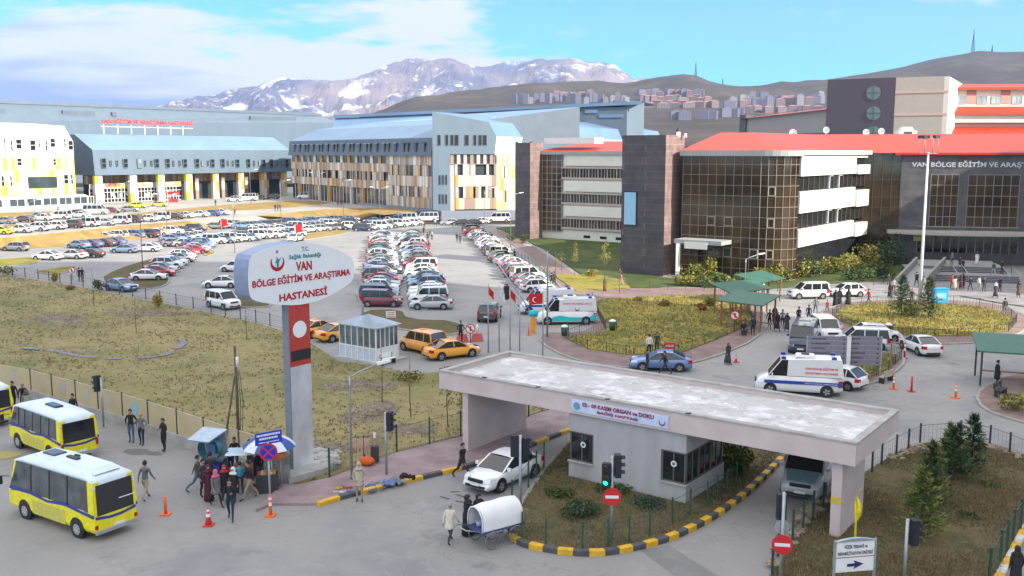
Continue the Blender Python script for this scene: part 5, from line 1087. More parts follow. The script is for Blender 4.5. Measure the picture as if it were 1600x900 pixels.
# ambulances
def ambulance(p, rz, label, style, group=None):
    a = car('ambulance', 'white', p, rz, label, group, far=False, name='ambulance'); BLt = flat('blue_lens', (.01, .03, .35), .2)
    for x in (1.0, -2.2):
        for sy in (1, -1): mb = MB(); mb.box((x, sy * .72, 2.48 + (1 - x) * .035), (.34, .2, .14), 0, taper=.8); mb.build('blue_lamp', BLt, a)
    mb = MB(); mb.box((-.4, 0, 2.58), (1.3, 1.0, .14), 0, taper=.85); mb.box((-.4, 0, 2.68), (.5, .5, .08), 1); mb.build('roof_unit', [WHITE, BLACK], a)
    for sy in (1, -1):
        W_ = 1.0; mb = MB(); r = Vector((-sy, 0, 0)) if sy < 0 else Vector((-1, 0, 0)); 
        org = Vector((0, sy * (W_ + .012), 0)); right = Vector((-1, 0, 0)) if sy > 0 else Vector((1, 0, 0)); q = -sy
        def X(x): return -x if sy > 0 else x
        zt_ = lambda z: z
        upv = Vector((0, -sy * .10, 1)).normalized()
        if style == 'blue':
            plane_poly(mb, org, right, UP, [(X(2.2) if sy < 0 else X(2.2), .78), (X(-2.7), .78), (X(-2.7), 1.0), (X(2.2), 1.0)][::(1 if sy > 0 else -1)], .0, 0); mb.build('blue_stripe', flat('deep_blue', (.02, .07, .40), .4), a)
            mb = MB(); o2 = Vector((0, sy * .965, 1.32)); xs = sorted((X(-.4), X(-2.45)))
            text(mb, 'VAN BÖLGE EĞİTİM VE', o2, right, upv, xs[0], xs[1], .48, .68, 0, .02, .03); text(mb, 'ARAŞTIRMA HASTANESİ', o2, right, upv, xs[0], xs[1], .16, .36, 0, .02, .03)
            mb.build('lettering', REDT, a)
            mb = MB(); text(mb, 'HASTA NAKİL AMBULANSI', org + UP * .80, right, UP, xs[0], xs[1], .04, .15, 0, .01, .012); mb.build('stripe_lettering', WHITE, a)
        else:
            pts = [(-2.75, .40), (-2.75, 1.05), (-2.2, .78), (-1.2, .72), (-.2, .74), (.6, .92), (1.2, .80), (1.6, .55), (1.6, .40)]; pp = [(X(x), z) for x, z in pts]; 
            if sy > 0: pp = pp[::-1] if False else pp
            for p1, p2 in zip(pp[1:-2], pp[2:-1]): plane_poly(mb, org, right, UP, [(p1[0], .40), (p2[0], .40), p2, p1] if p2[0] > p1[0] else [(p2[0], .40), (p1[0], .40), p1, p2], .0, 0)
            mb.build('teal_swoosh', flat('turquoise', (.02, .55, .56), .4), a)
            mb = MB(); o2 = Vector((0, sy * .965, 1.32)); xs = sorted((X(.35), X(-2.3))); text(mb, 'HASTA EVE NAKİL ARACI', o2, right, upv, xs[0], xs[1], .60, .82, 0, .02, .03)
            mb.build('lettering', REDT, a); mb = MB(); crescent(mb, o2, right, upv, (xs[0] + xs[1]) / 2, .2, .2, 0, .03); mb.build('crescent_emblem', BLACK, a)
    mb = MB(); mb.quad((-2.83, -.75, 1.45), (-2.83, .75, 1.45), (-2.74, .70, 2.15), (-2.74, -.70, 2.15)); mb.build('rear_window', GLASSD, a)
    return a
ambulance(G(1246, 613), math.pi + .17 - .42, 'white ambulance with a deep blue stripe standing behind the gate roof', 'blue')
ambulance(G(884, 505), math.pi + .05, 'white ambulance with a turquoise swoosh at the corner of the walk', 'teal')
ambulance(G(853, 489), math.pi + .10, 'plain sided ambulance behind the one with the turquoise swoosh', 'blue')

for r_ in _protos.values():      # the patterns themselves are not parked anywhere
    for ch in list(r_.children): bpy.data.objects.remove(ch)
    bpy.data.objects.remove(r_)
# buses
BY = flat('bus_yellow', (.86, .76, .01), .35, coat=.3); BYD = flat('dusty_yellow', (.60, .54, .10), .5); BWH = mat('bus_roof_white', (.66, .76, .80), .4, var=.06); BB = flat('bus_blue', (.03, .05, .32), .4); HUB = flat('wheel_cover', (.42, .42, .40), .5)
SEAT = flat('seat_cloth', (.16, .20, .22))
def bus(p, rz, label, L_=5.9, W_=2.1, H_=2.75, style=0):
    r = T('minibus', label, 'minibus', (p[0], p[1], 0), rz, 'yellow town minibuses'); r['label'] = label; L2, W2 = L_ / 2, W_ / 2
    def prof(x, z0, z1, wt=1.0, zc=.0):
        w0 = W2 * (1 - .07 * max(0, (abs(x) / L2 - .8) / .2) ** 2)
        return [(x, -w0, z0), (x, -w0, z1), (x, w0, z1), (x, w0, z0)]
    mb = MB()
    xs = [-L2, -L2 + .12, -1.9, -1.0, 0, 1.0, 1.9, L2 - .35, L2 - .05]
    loops = []
    for x in xs:
        z1 = 1.28 if x < L2 - .4 else 1.12; z0 = .38; w0 = W2 * (1 - .08 * max(0, (abs(x) / L2 - .85) / .15) ** 2)
        loops.append([(x, -w0 * .93, z0), (x, -w0, z0 + .15), (x, -w0, z1 - .1), (x, -w0 * .985, z1), (x, w0 * .985, z1), (x, w0, z1 - .1), (x, w0, z0 + .15), (x, w0 * .93, z0)])
    mb.loft(loops, 0, smooth=False); 
    # rear and front posts, cant rails
    hz_ = H_ - .42
    for sy in (1, -1):
        y = W2 * .985; yt = W2 * .90
        for x0, x1, k in ((-L2 + .0, -L2 + .30, 0), ):
            mb.hexa([(x0, sy * y, 1.26), (x1 + .05, sy * y, 1.26), (x1 + .05, sy * (y - .12), 1.26), (x0, sy * (y - .3), 1.26), (x0 + .08, sy * yt, hz_), (x1 + .18, sy * yt, hz_), (x1 + .18, sy * (yt - .12), hz_), (x0 + .08, sy * (yt - .3), hz_)], 0)
        mb.hexa([(L2 - .22, sy * y * .97, 1.2), (L2 - .12, sy * y * .95, 1.2), (L2 - .12, sy * (y - .14), 1.2), (L2 - .22, sy * (y - .14), 1.2), (L2 - .75, sy * yt, hz_), (L2 - .62, sy * yt, hz_), (L2 - .62, sy * (yt - .12), hz_), (L2 - .75, sy * (yt - .12), hz_)], 0)
    mb.build('body', BY, r)
    mb = MB()   # glazing box, slightly inset
    y, yt = W2 * .965, W2 * .885
    g = [(-L2 + .05, 1.25), (L2 - .16, 1.2), (L2 - .70, hz_), (-L2 + .14, hz_)]
    for sy in (1, -1): mb.poly([(x, sy * (y if z < 1.5 else yt), z) for x, z in g][::sy], 0)
    mb.quad((L2 - .13, -y * .95, 1.15), (L2 - .13, y * .95, 1.15), (L2 - .68, yt, hz_), (L2 - .68, -yt, hz_), 0); mb.build('side_windows', mat('bus_glass', (.10, .115, .12), .1, var=.3, scale=1.2, spec=.9), r)
    for sy in (1, -1):
        for x in ((-1.35, -.05, 1.35) if style == 0 else (-1.7, -.8, .1, 1.0, 1.7)):
            mb = MB(); mb.hexa([(x - .05, sy * (y + .012), 1.26), (x + .05, sy * (y + .012), 1.26), (x + .05, sy * (y - .05), 1.26), (x - .05, sy * (y - .05), 1.26), (x - .05, sy * (yt + .012), hz_), (x + .05, sy * (yt + .012), hz_), (x + .05, sy * (yt - .05), hz_), (x - .05, sy * (yt - .05), hz_)]); mb.build('window_post', BLACK, r)
        mb = MB(); n_ = 8; st = [(-L2 + .02, 1.16), (-1.2, 1.34), (.1, 1.22), (1.3, 1.34), (L2 - .3, 1.30)]
        for (xa, za), (xb, zb) in zip(st, st[1:]): mb.hexa([(xa, sy * (W2 + .004), za - .1), (xb, sy * (W2 + .004), zb - .1), (xb, sy * (W2 - .05), zb - .1), (xa, sy * (W2 - .05), za - .1), (xa, sy * (W2 + .004), za + .02), (xb, sy * (W2 + .004), zb + .02), (xb, sy * (W2 - .05), zb + .02), (xa, sy * (W2 - .05), za + .02)])
        mb.build('blue_stripe', BB, r)
        mb = MB(); mb.box((0, sy * (W2 - .02), .72), (2.4, .055, .62)); o = mb.build('lower_panel', BYD, r)
        for x in (1.0, -.2): 
            mb = MB(); mb.box((x, sy * .6, 1.42), (.45, .42, .5), 0); mb.box((x - .2, sy * .6, 1.62), (.1, .4, .5), 0); mb.build('seat', SEAT, r)
    mb = MB(); rl_ = []
    for x, z, k in ((-L2 + .06, hz_ - .22, 1), (-L2 + .10, hz_ + .05, .99), (-L2 + .55, H_ - .22, .93), (-L2 + .9, H_ - .16, .92), (.8, H_ - .14, .92), (L2 - 1.1, H_ - .2, .92), (L2 - .55, hz_ + .02, .95), (L2 - .5, hz_ - .06, .97)):
        w0 = W2 * .92 * k; rl_.append([(x, -w0, hz_ - .05 if z > hz_ else z - .06), (x, -w0 * .98, min(z, hz_ + .1)), (x, -w0 * .8, z), (x, w0 * .8, z), (x, w0 * .98, min(z, hz_ + .1)), (x, w0, hz_ - .05 if z > hz_ else z - .06)])
    mb.loft(rl_, 0); mb.build('roof', BWH, r)
    mb = MB()
    if style == 0:
        mb.hexa([(-2.8, -.62, H_ - .2), (-.2, -.62, H_ - .17), (-.2, .62, H_ - .17), (-2.8, .62, H_ - .2), (-2.45, -.5, H_ - .02), (-.4, -.52, H_), (-.4, .52, H_), (-2.45, .5, H_ - .02)], 0); mb.hexa([(.1, -.7, H_ - .17), (2.0, -.6, H_ - .22), (2.0, .6, H_ - .22), (.1, .7, H_ - .17), (.3, -.6, H_ - .06), (1.7, -.5, H_ - .08), (1.7, .5, H_ - .08), (.3, .6, H_ - .06)], 0); mb.build('roof_pod', BWH, r)
        mb = MB(); mb.box((1.0, 0, H_ - .03), (.9, .62, .07), 0, taper=.92); mb.build('roof_hatch', GLASSD, r); mb = MB(); mb.box((-.55, .1, H_ + .03), (.75, .2, .08)); mb.box((-.45, -.15, H_ + .03), (.3, .12, .08)); mb.build('roof_vent', BLACK, r)
    else: mb.box((-.4, 0, H_ - .10), (1.2, .45, .10), 0, taper=.9); mb.build('roof_hatch', GLASSD, r)
    mb = MB(); z0, z1 = (1.12, hz_ - .12); x0, x1 = -L2 - .012, -L2 + .062; mb.hexa([(x0, -W2 * .82, z0), (x0, W2 * .82, z0), (x0 + .03, W2 * .82, z0), (x0 + .03, -W2 * .82, z0), (x1 - .03, -W2 * .80, z1), (x1 - .03, W2 * .80, z1), (x1, W2 * .8, z1), (x1, -W2 * .8, z1)]); mb.build('rear_window', GLASSD, r)
    mb = MB(); x = -L2 - .008; mb.add([(x, W2 * .9, 1.12), (x, W2 * .9, .98), (x, W2 * .25, .88), (x, -W2 * .25, .88), (x, -W2 * .9, .98), (x, -W2 * .9, 1.12), (x, -W2 * .3, 1.0), (x, W2 * .3, 1.0)], [(0, 7, 2, 1), (7, 6, 3, 2), (6, 5, 4, 3)]); mb.build('rear_blue_band', BB, r)
    for sy in (1, -1):
        mb = MB(); mb.box((-L2 - .01, sy * W2 * .88, .88 if style else .66), (.05, .13, .34 if style else .16)); mb.build('taillight', REDL, r)
        mb = MB(); mb.box((L2 - .06, sy * W2 * .72, .78), (.1, .35, .2)); mb.build('headlight', CLRL, r)
        mb = MB(); mb.tube([(L2 - .25, sy * (W2 - .05), 1.75), (L2 - .02, sy * (W2 + .25), 1.8)], .02); mb.box((L2 - .0, sy * (W2 + .27), 1.6), (.10, .18, .36)); mb.build('wing_mirror', BLACK, r)
    mb = MB(); mb.box((-L2 - .02, -.1, .56), (.02, .52, .12)); mb.build('number_plate', WHITE, r); mb = MB(); mb.box((-L2 - .02, 0, .42), (.12, W_ * .92, .14)); mb.box((0, -W2 + .03, .38), (L_ - 2.6, .1, .06)); mb.build('bumper', flat('bumper_grey', (.35, .36, .36)), r)
    wm = MB(); rr = .38
    wm.loft([[(q * math.cos(a * .3142), yy_, q * math.sin(a * .3142)) for a in range(20)] for yy_, q in ((-.12, rr * .92), (-.09, rr), (.09, rr), (.12, rr * .92))], 0)
    for sy in (-1, 1):
        wm.disc((0, sy * .115, 0), rr * .6, 'y', .03, 1, 18); wm.disc((0, sy * .135, 0), rr * .22, 'y', .03, 1, 12)
        for k in range(8): a = k * .785; wm.box((rr * .42 * math.cos(a), sy * .132, rr * .42 * math.sin(a)), (.04, .01, .04), 0)
    wme = as_mesh(wm, 'wheel', [TYRE, HUB])
    for x in (1.85, -1.75 if style else -2.0):
        for sy in (1, -1): mesh_obj('wheel', wme, r, (x, sy * (W2 - .10), rr)); mb = MB(); mb.disc((x, sy * (W2 - .045), rr + .05), rr + .09, 'y', .10, 0, 20); mb.build('wheel_arch', BLACK, r)
    return r
Pb = G(147, 850); hd = (G(21, 813) - Pb).normalized(); rv_ = (G(224, 835) - Pb).normalized(); h2 = Vector((-rv_.y, rv_.x, 0)); hd = (hd * .86 + (h2 if h2.dot(hd) > 0 else -h2) * .14).normalized(); rt_ = Vector((hd.y, -hd.x, 0))
cb = Pb + hd * 3.15 + rt_ * 1.05; ang = math.atan2(hd.y, hd.x)
b1 = bus((cb.x, cb.y), ang, 'big yellow minibus with a white roof and blue stripe nearest the camera', style=0, H_=2.95, L_=6.4)
mb = MB(); mb.box((-3.2, -.55, 1.62), (.02, .75, .04)); mb.build('window_strip', WHITE, b1)
p2 = G(134, 718); bus((p2.x + hd.x * 2.9, p2.y + hd.y * 2.9), ang - .10, 'yellow minibus with a pale roof standing behind the nearest one', style=1, H_=2.7)
p3 = G(4, 666); bus((p3.x + hd.x * 2.9, p3.y + hd.y * 2.9), ang - .12, 'yellow minibus cut off by the left edge of the photo', style=1, H_=2.7)
# ================================================================== PEOPLE
def skin_body(J, edges, rad, root_i=0, sub=1):
    me = bpy.data.meshes.new('p'); me.from_pydata(J, edges, []); o = bpy.data.objects.new('p', me); COL.objects.link(o)
    o.modifiers.new('s', 'SKIN'); sk = me.skin_vertices[0].data
    for i, r in enumerate(rad): sk[i].radius = r if isinstance(r, tuple) else (r, r)
    sk[root_i].use_root = True; o.modifiers.new('u', 'SUBSURF').levels = sub
    dg = bpy.context.evaluated_depsgraph_get(); m2 = bpy.data.meshes.new_from_object(o.evaluated_get(dg)); bpy.data.objects.remove(o); bpy.data.meshes.remove(me); return m2
def body_mesh(pose='stand', seed=0, fem=False):
    """one continuous figure, 1.74 m tall, facing +X; pose: stand, walk, phone, carry, pockets, sit"""
    st = dict(stand=.06, walk=.34, stride=.48, phone=.05, carry=.25, pockets=.05, sit=0)[pose]
    J = []; E_ = []; Rr = []
    def a(p, r, par=None): J.append(p); Rr.append(r); (E_.append((par, len(J) - 1)) if par is not None else None); return len(J) - 1
    lean = .05 if pose in ('walk', 'stride', 'carry') else .0
    hip = .95 if pose != 'sit' else .52
    if pose in ('walk', 'carry'): hip = .93
    if pose == 'stride': hip = .90
    pel = a((0, 0, hip), (.125, .155)); wst = a((lean * .3, 0, hip + .17), (.105, .135), pel); chs = a((lean * .7, 0, hip + .36), (.12, .165), wst); shl = a((lean, 0, hip + .49), (.09, .12), chs); nk = a((lean + .01, 0, hip + .565), .052, shl)
    hd = .03 if pose in ('phone',) else .01
    h1 = a((lean + hd + .01, 0, hip + .64), (.075, .07), nk); h2 = a((lean + hd + .015, 0, hip + .72), (.10, .082), h1); h3 = a((lean + hd, 0, hip + .79), (.075, .065), h2)
    nose = a((lean + hd + .118, 0, hip + .685), .013, h2)
    for s in (1, -1):
        f = s * st
        if pose == 'sit': k = (.42, s * .12, .50); an = (.44, s * .12, .08); toe = (.58, s * .13, .04)
        else:
            k = (f * .45 + .04, s * .105, hip - .44 + abs(f) * .02); an = (f - (.04 if f < 0 else 0), s * .10, .085 + (.07 if f < -.2 else 0)); toe = (an[0] + .16, s * .115, .035 + (0 if f > -.2 else .01))
        hj = a((.0, s * .095, hip - .07), .098, pel); th = a(((k[0]) * .5, s * .105, (hip - .07 + k[2]) / 2), .082, hj); kn = a(k, .06, th); cf = a(((k[0] + an[0]) / 2 - .02, s * .102, (k[2] + an[2]) / 2 + .06), .056, kn); ak = a(an, .04, cf); tt = a(toe, (.035, .042), ak)
        sw = -f * .7
        sh = a((lean, s * .185, hip + .455), .062, shl)
        if pose == 'phone' or (pose == 'carry' and s > 0): el = (lean + .03, s * .25, hip + .20); wr = (lean + .26, s * .12, hip + .28)
        elif pose == 'pockets': el = (lean - .08, s * .29, hip + .19); wr = (lean + .10, s * .19, hip + .02)
        elif pose == 'sit': el = (lean + .05, s * .26, hip + .20); wr = (lean + .28, s * .16, hip + .12)
        else: el = (lean + sw * .4 - .02, s * .245, hip + .19); wr = (lean + sw * .9 + .06, s * .25, hip - .03)
        e1 = a(el, .044, sh); w1 = a(wr, .028, e1)
        d = (Vector(wr) - Vector(el)).normalized(); pm = Vector(wr) + d * .06; p1 = a(tuple(pm), (.026, .036), w1)
    m2 = skin_body(J, E_, Rr, 0, 1)
    # fingers and thumb, eyes, ears added as small closed pieces of the same mesh
    bm = bmesh.new(); bm.from_mesh(m2); bpy.data.meshes.remove(m2)
    return bm, hip, lean, hd, J
def finish_person(bm, hip, lean, hd, J, coat_to=None):
    zsh = .09; neck = hip + .555
    ex = MB()
    nper = 5 + 4 + (len(J) - 9) // 2 - 4 if False else None
    idx = [i for i in range(len(J))]
    # wrists and palms: last two joints of each side chain
    per = (len(J) - 9) // 2
    for s in range(2):
        w = Vector(J[9 + per * (s + 1) - 2]); p = Vector(J[9 + per * (s + 1) - 1]); d = (p - w).normalized(); side = d.cross(Vector((1, 0, 0)) if abs(d.x) < .8 else Vector((0, 0, 1))).normalized(); fwd = side.cross(d)
        for k, (off, ln) in enumerate(((-.027, .062), (-.009, .075), (.009, .070), (.027, .055))): b = p + fwd * off; ex.tube([b, b + d * ln * .55, b + d * ln * .9 + side * .012], [.0095, .009, .007], 0, n=5)
        ex.tube([w + d * .02 + fwd * .02, w + d * .06 + fwd * .05, w + d * .095 + fwd * .058], [.011, .010, .008], 0, n=5)
    hc = Vector((lean + hd, 0, hip + .70))
    for s in (1, -1): ex.blob(hc + Vector((.0, s * .085, -.01)), (.022, .012, .032), 0, 6, 4)
    m0 = len(ex.v)
    for s in (1, -1): ex.blob(hc + Vector((.098, s * .034, .012)), (.012, .014, .009), 4, 6, 4)
    ex.box(hc + Vector((.100, 0, -.065)), (.012, .045, .008), 5)
    me = bpy.data.meshes.new('person'); bm.to_mesh(me); bm.free()
    hands = [Vector(J[9 + per * (s + 1) - 1]) for s in range(2)]; ws = [Vector(J[9 + per * (s + 1) - 2]) for s in range(2)]
    mi = []
    for p in me.polygons:
        c = p.center
        if c.z > neck: k = 0
        elif min((c - h).length for h in hands) < .062: k = 0
        elif c.z < zsh + .03: k = 3
        elif c.z < hip + .02 and abs(c.y) < .24 and not any((c - q).length < .10 for q in ws): k = 2
        else: k = 1
        mi.append(k)
    vs = [tuple(v.co) for v in me.vertices]; fs = [tuple(p.vertices) for p in me.polygons]; bpy.data.meshes.remove(me)
    mb = MB(); mb.add(vs, fs, 0, True); mb.m = mi; n = len(vs); mb.v += ex.v; mb.f += [[i + n for i in f] for f in ex.f]; mb.m += ex.m; mb.sm += [True] * len(ex.f)
    return mb
PM = {}
def cloth(col):
    if col not in PM:
        c = dict(black=(.02, .02, .024), dark=(.05, .05, .06), grey=(.16, .17, .18), lightgrey=(.36, .37, .38), navy=(.02, .03, .07), blue=(.04, .12, .35), jeans=(.09, .14, .24), green=(.07, .08, .05), beige=(.48, .42, .33), khaki=(.38, .30, .20), white=(.72, .72, .70), red=(.45, .02, .03), burgundy=(.09, .02, .035), brown=(.13, .08, .05), teal=(.05, .35, .50), pink=(.60, .12, .25), cream=(.62, .58, .47), orange=(.60, .25, .10), sky=(.3, .5, .7))[col]
        PM[col] = flat('cloth_' + col, c, .85)
    return PM[col]
LIP = flat('lips', (.30, .10, .09)); EYE = flat('eye', (.03, .025, .02), .3); SHOE = flat('shoe', (.025, .022, .02), .5)
_pb = {}
def body_data(pose, top, leg):
    key = (pose, top, leg)
    if key in _pb: return _pb[key]
    if pose not in _pb:
        mb = finish_person(*body_mesh(pose)); _pb[pose] = as_mesh(mb, 'person', [SKIN] * 6)
    me = _pb[pose].copy()
    for i, m in enumerate((SKIN, cloth(top), cloth(leg), SHOE, EYE, LIP)): me.materials[i] = m
    _pb[key] = me; return me
HIP = dict(stand=.95, phone=.95, pockets=.95, walk=.93, carry=.93, stride=.90, sit=.52); LEAN = dict(walk=.05, stride=.05, carry=.05)
def hair_mesh(kind, pose, m):
    key = ('hair', kind, pose, m.name)
    if key in _pb: return _pb[key]
    h = HIP[pose]; l = LEAN.get(pose, 0) + (.03 if pose == 'phone' else .01); mb = MB(); c = Vector((l, 0, h + .725))
    if kind == 'short':
        loops = []
        for i in range(6):
            th = R(18 * i); loops.append([(c.x - .012 + .118 * math.sin(R(8) + th) * math.cos(a * .5236) * (1 if math.cos(a * .5236) < 0 else .86), .098 * math.sin(R(8) + th) * math.sin(a * .5236), c.z + .01 + .115 * math.cos(th) - (.05 * (i / 5) if math.cos(a * .5236) < .2 else -.03 * i / 5)) for a in range(12)])
        mb.loft(loops)
    elif kind == 'bald': mb.blob((c.x - .055, 0, c.z - .05), (.06, .10, .05), 0, 10, 5)
    else:   # headscarf covering head and shoulders, face open
        loops = []
        for z, rx, ry, ox in ((.115, .02, .02, -.01), (.10, .075, .065, -.01), (.05, .112, .100, -.022), (-.01, .118, .106, -.030), (-.07, .105, .102, -.03), (-.12, .095, .11, -.01), (-.17, .13, .17, 0), (-.24, .15, .22, 0)):
            loops.append([(c.x + ox + rx * math.cos(a * .5236), ry * math.sin(a * .5236), c.z + z) for a in range(12)])
        mb.loft(loops)
    _pb[key] = as_mesh(mb, 'hair', [m]); return _pb[key]
def coat_mesh(pose, hem, m, hood=False):
    key = ('coat', pose, hem, m.name)
    if key in _pb: return _pb[key]
    h = HIP[pose]; l = LEAN.get(pose, 0); st = dict(walk=.34, stride=.48, carry=.25).get(pose, .06); mb = MB(); loops = []
    rows_ = [(h + .48, .10, .17, l), (h + .36, .145, .205, l * .8), (h + .17, .135, .17, l * .4), (h - .05, .17, .195, 0)]
    k = 3
    for i in range(1, k + 1): z = h - .05 - (h - .05 - hem) * i / k; f = i / k * (1 - hem / .95); rows_.append((z, .17 + f * st * .75, .195 + .05 * f, 0))
    for z, rx, ry, ox in rows_: loops.append([(ox + rx * (1 + .05 * math.sin(a * 2.1 + z * 9)) * math.cos(a * .3927), ry * (1 + .04 * math.cos(a * 3)) * math.sin(a * .3927), z) for a in range(16)])
    mb.loft(loops); 
    _pb[key] = as_mesh(mb, 'coat', [m]); return _pb[key]
def person(px, py, face, label, top='black', leg='dark', pose='stand', hair='short', coat=None, hem=.5, scarf=None, h=1.75, group='people', z=0.0, grey=False, bag=None, at=None):
    p = at if at is not None else G(px, py, z); r = mesh_obj('person', body_data(pose, top, leg), None, p, face); s = h / 1.745; r.scale = (s, s, s)
    tag(r, label, 'person', group)
    if scarf: mesh_obj('headscarf', hair_mesh('scarf', pose, cloth(scarf)), r)
    elif hair: mesh_obj('hair', hair_mesh(hair, pose, GHAIR if grey else HAIR), r)
    if coat: mesh_obj('coat', coat_mesh(pose, hem, cloth(coat)), r)
    if hem < .12 and coat == 'black': r.scale = (s * 1.22, s * 1.22, s)
    return r
# angles: 0 = facing right, pi/2 = away, pi = left, -pi/2 = to the camera
E0_, W0_, N0_, S0_ = 0.0, math.pi, math.pi / 2, -math.pi / 2
K = 1.10
person(228, 781, N0_ - .2, 'man in a dark grey jacket and beige trousers walking away behind the big minibus', 'grey', 'beige', 'walk', h=1.85)
gr = 'crowd at the bus stop'
person(309, 768, E0_ + .3, 'man in an olive jacket and jeans leading the crowd at its left edge', 'green', 'jeans', 'stride', h=1.80, group=gr)
person(319, 776, S0_ + 1.0, 'person in dark clothes between the olive jacket and the phone shell', 'dark', 'black', 'stand', h=1.8, group=gr)
person(327, 783, S0_ + .6, 'woman in a long burgundy dress and dark scarf in the crowd', 'burgundy', 'burgundy', 'stand', coat='burgundy', hem=.08, scarf='burgundy', h=1.72, group=gr)
person(338, 791, S0_ + .8, 'woman in a grey coat with a pink headscarf holding a bag', 'grey', 'black', 'walk', coat='grey', hem=.62, scarf='pink', h=1.74, group=gr)
person(352, 783, S0_ + .5, 'woman with a bright red headscarf behind the man in front', 'black', 'dark', 'stand', coat='black', hem=.45, scarf='red', h=1.70, group=gr)
person(361, 812, S0_ + .15, 'man in a black jacket and dark jeans stepping out in front of the crowd', 'black', 'navy', 'carry', h=1.86, group=gr)
person(366, 785, S0_ - .3, 'woman with a white headscarf just behind the man in front', 'black', 'dark', 'stand', scarf='white', coat='black', hem=.5, h=1.66, group=gr)
person(376, 772, N0_ + .4, 'boy in a bright blue top beside the stall table', 'teal', 'dark', 'stand', h=1.55, group=gr)
person(357, 762, S0_ + .7, 'dark haired man in navy left of the stall table', 'navy', 'dark', 'stand', h=1.78, group=gr)
person(391, 780, W0_ + .5, 'man in a black jacket and khaki trousers right of the stall table', 'black', 'khaki', 'walk', h=1.86, group=gr)
person(405, 760, N0_ + .9, 'person in black and jeans under the striped umbrella', 'black', 'jeans', 'stand', h=1.80, group=gr)
person(368, 738, S0_ + .2, 'vendor in black standing against the wall behind the stall', 'black', 'dark', 'stand', h=1.8, group=gr)
person(392, 742, S0_ - .2, 'second man in black behind the stall, next to the umbrella', 'black', 'dark', 'phone', h=1.8, group=gr)
person(330, 764, N0_ + .2, 'man in a dark jacket using the telephone shell', 'dark', 'navy', 'phone', h=1.78, group=gr)
gw = 'people waiting along the translucent wall'
person(206, 691, S0_ + .1, 'man in a black jacket and light jeans leaning by the wall', 'black', 'jeans', 'pockets', h=1.86, group=gw)
person(222, 695, S0_ - .1, 'bald man in a grey jacket beside the man in light jeans', 'grey', 'navy', 'pockets', hair='bald', h=1.80, group=gw)
person(257, 705, S0_ - .5, 'man all in black looking at his phone by the wall', 'black', 'black', 'phone', h=1.80, group=gw)
person(116, 662, S0_ - .2, 'man whose dark head shows above the roof of the second minibus', 'black', 'dark', 'stand', h=1.8, group=gw)
person(22, 640, S0_, 'man in black standing beside the cut off minibus', 'black', 'black', 'stand', h=1.8, group=gw)
person(38, 645, S0_ + .3, 'man in a black coat with grey hair by the wall', 'black', 'dark', 'stand', grey=True, h=1.85, group=gw)
person(43, 651, S0_ + .3, 'woman in a light grey coat and brown scarf next to the grey haired man', 'lightgrey', 'black', 'stand', coat='lightgrey', hem=.65, scarf='brown', h=1.7, group=gw)
person(562, 783, S0_ + .2, 'man in a beige coat with his hood up standing by the pavement sale', 'beige', 'khaki', 'pockets', coat='beige', hem=.72, scarf='beige', h=1.85, group='people')
person(722, 748, E0_ - .7, 'man in black striding along the kerb left of the white saloon', 'black', 'black', 'stride', h=1.86)
person(703, 849, E0_ + 1.2, 'old man in a cream coat walking left of the covered cart', 'cream', 'dark', 'walk', coat='cream', hem=.68, grey=True, h=1.72)
person(731, 836, E0_ - .3, 'woman in a long black chador pushing the covered cart, the left one', 'black', 'black', 'stand', coat='black', hem=.05, scarf='black', h=1.74)
person(748, 832, E0_ - .9, 'woman in a long black chador close behind the cart cover, the right one', 'black', 'black', 'stand', coat='black', hem=.05, scarf='black', h=1.68)
person(1585, 925, N0_, 'person in black with hood up at the bottom right corner', 'black', 'black', 'stand', coat='black', hem=.3, scarf='black', h=1.75)
person(1137, 569, S0_ + .3, 'woman in a dark robe crossing the road in front of the green', 'dark', 'dark', 'walk', coat='dark', hem=.15, scarf='dark', h=1.66)
person(1014, 557, N0_ + .3, 'man in a black and white jacket by the small red sign', 'white', 'black', 'stand', h=1.78); person(1026, 553, S0_, 'man in dark grey beside the small red sign', 'dark', 'dark', 'stand', h=1.75)
person(1011, 584, E0_, 'man in black at the front of the bright blue saloon', 'black', 'dark', 'stand', h=1.8); person(1039, 586, W0_, 'man in a suit walking past the bright blue saloon', 'black', 'dark', 'stride', h=1.8)
person(720, 535, S0_ - .2, 'guard in black standing by the barrier blocks', 'black', 'black', 'pockets', h=1.85)
person(792, 468, S0_, 'woman in a long black robe beside the slanting car row', 'black', 'black', 'stand', coat='black', hem=.1, scarf='dark', h=1.7); person(789, 462, S0_ + .4, 'child in red next to the woman in the long black robe', 'red', 'dark', 'stand', h=1.3)
person(862, 449, N0_, 'man in black on the brick walk by the green bin', 'black', 'black', 'walk', h=1.78); person(866, 447, N0_, 'second man in black walking beside him on the brick walk', 'dark', 'dark', 'stand', h=1.74)
person(804, 408, S0_, 'dark figure on the brick walk by the far lawn', 'black', 'dark', 'walk', h=1.75)
person(945, 456, S0_ + .4, 'person in brown robe standing on the walk by the bare sapling', 'brown', 'brown', 'stand', coat='brown', hem=.2, scarf='brown', h=1.7); person(971, 448, W0_, 'person in pink and white walking by the far side of the green', 'pink', 'lightgrey', 'walk', h=1.65)
person(1063, 432, S0_, 'person in orange at the foot of the stone tower', 'orange', 'dark', 'stand', h=1.75); person(1070, 429, N0_, 'person in pale blue beside the porch post', 'sky', 'jeans', 'walk', h=1.75)
gg = 'group walking between the shelters and the parked vans'
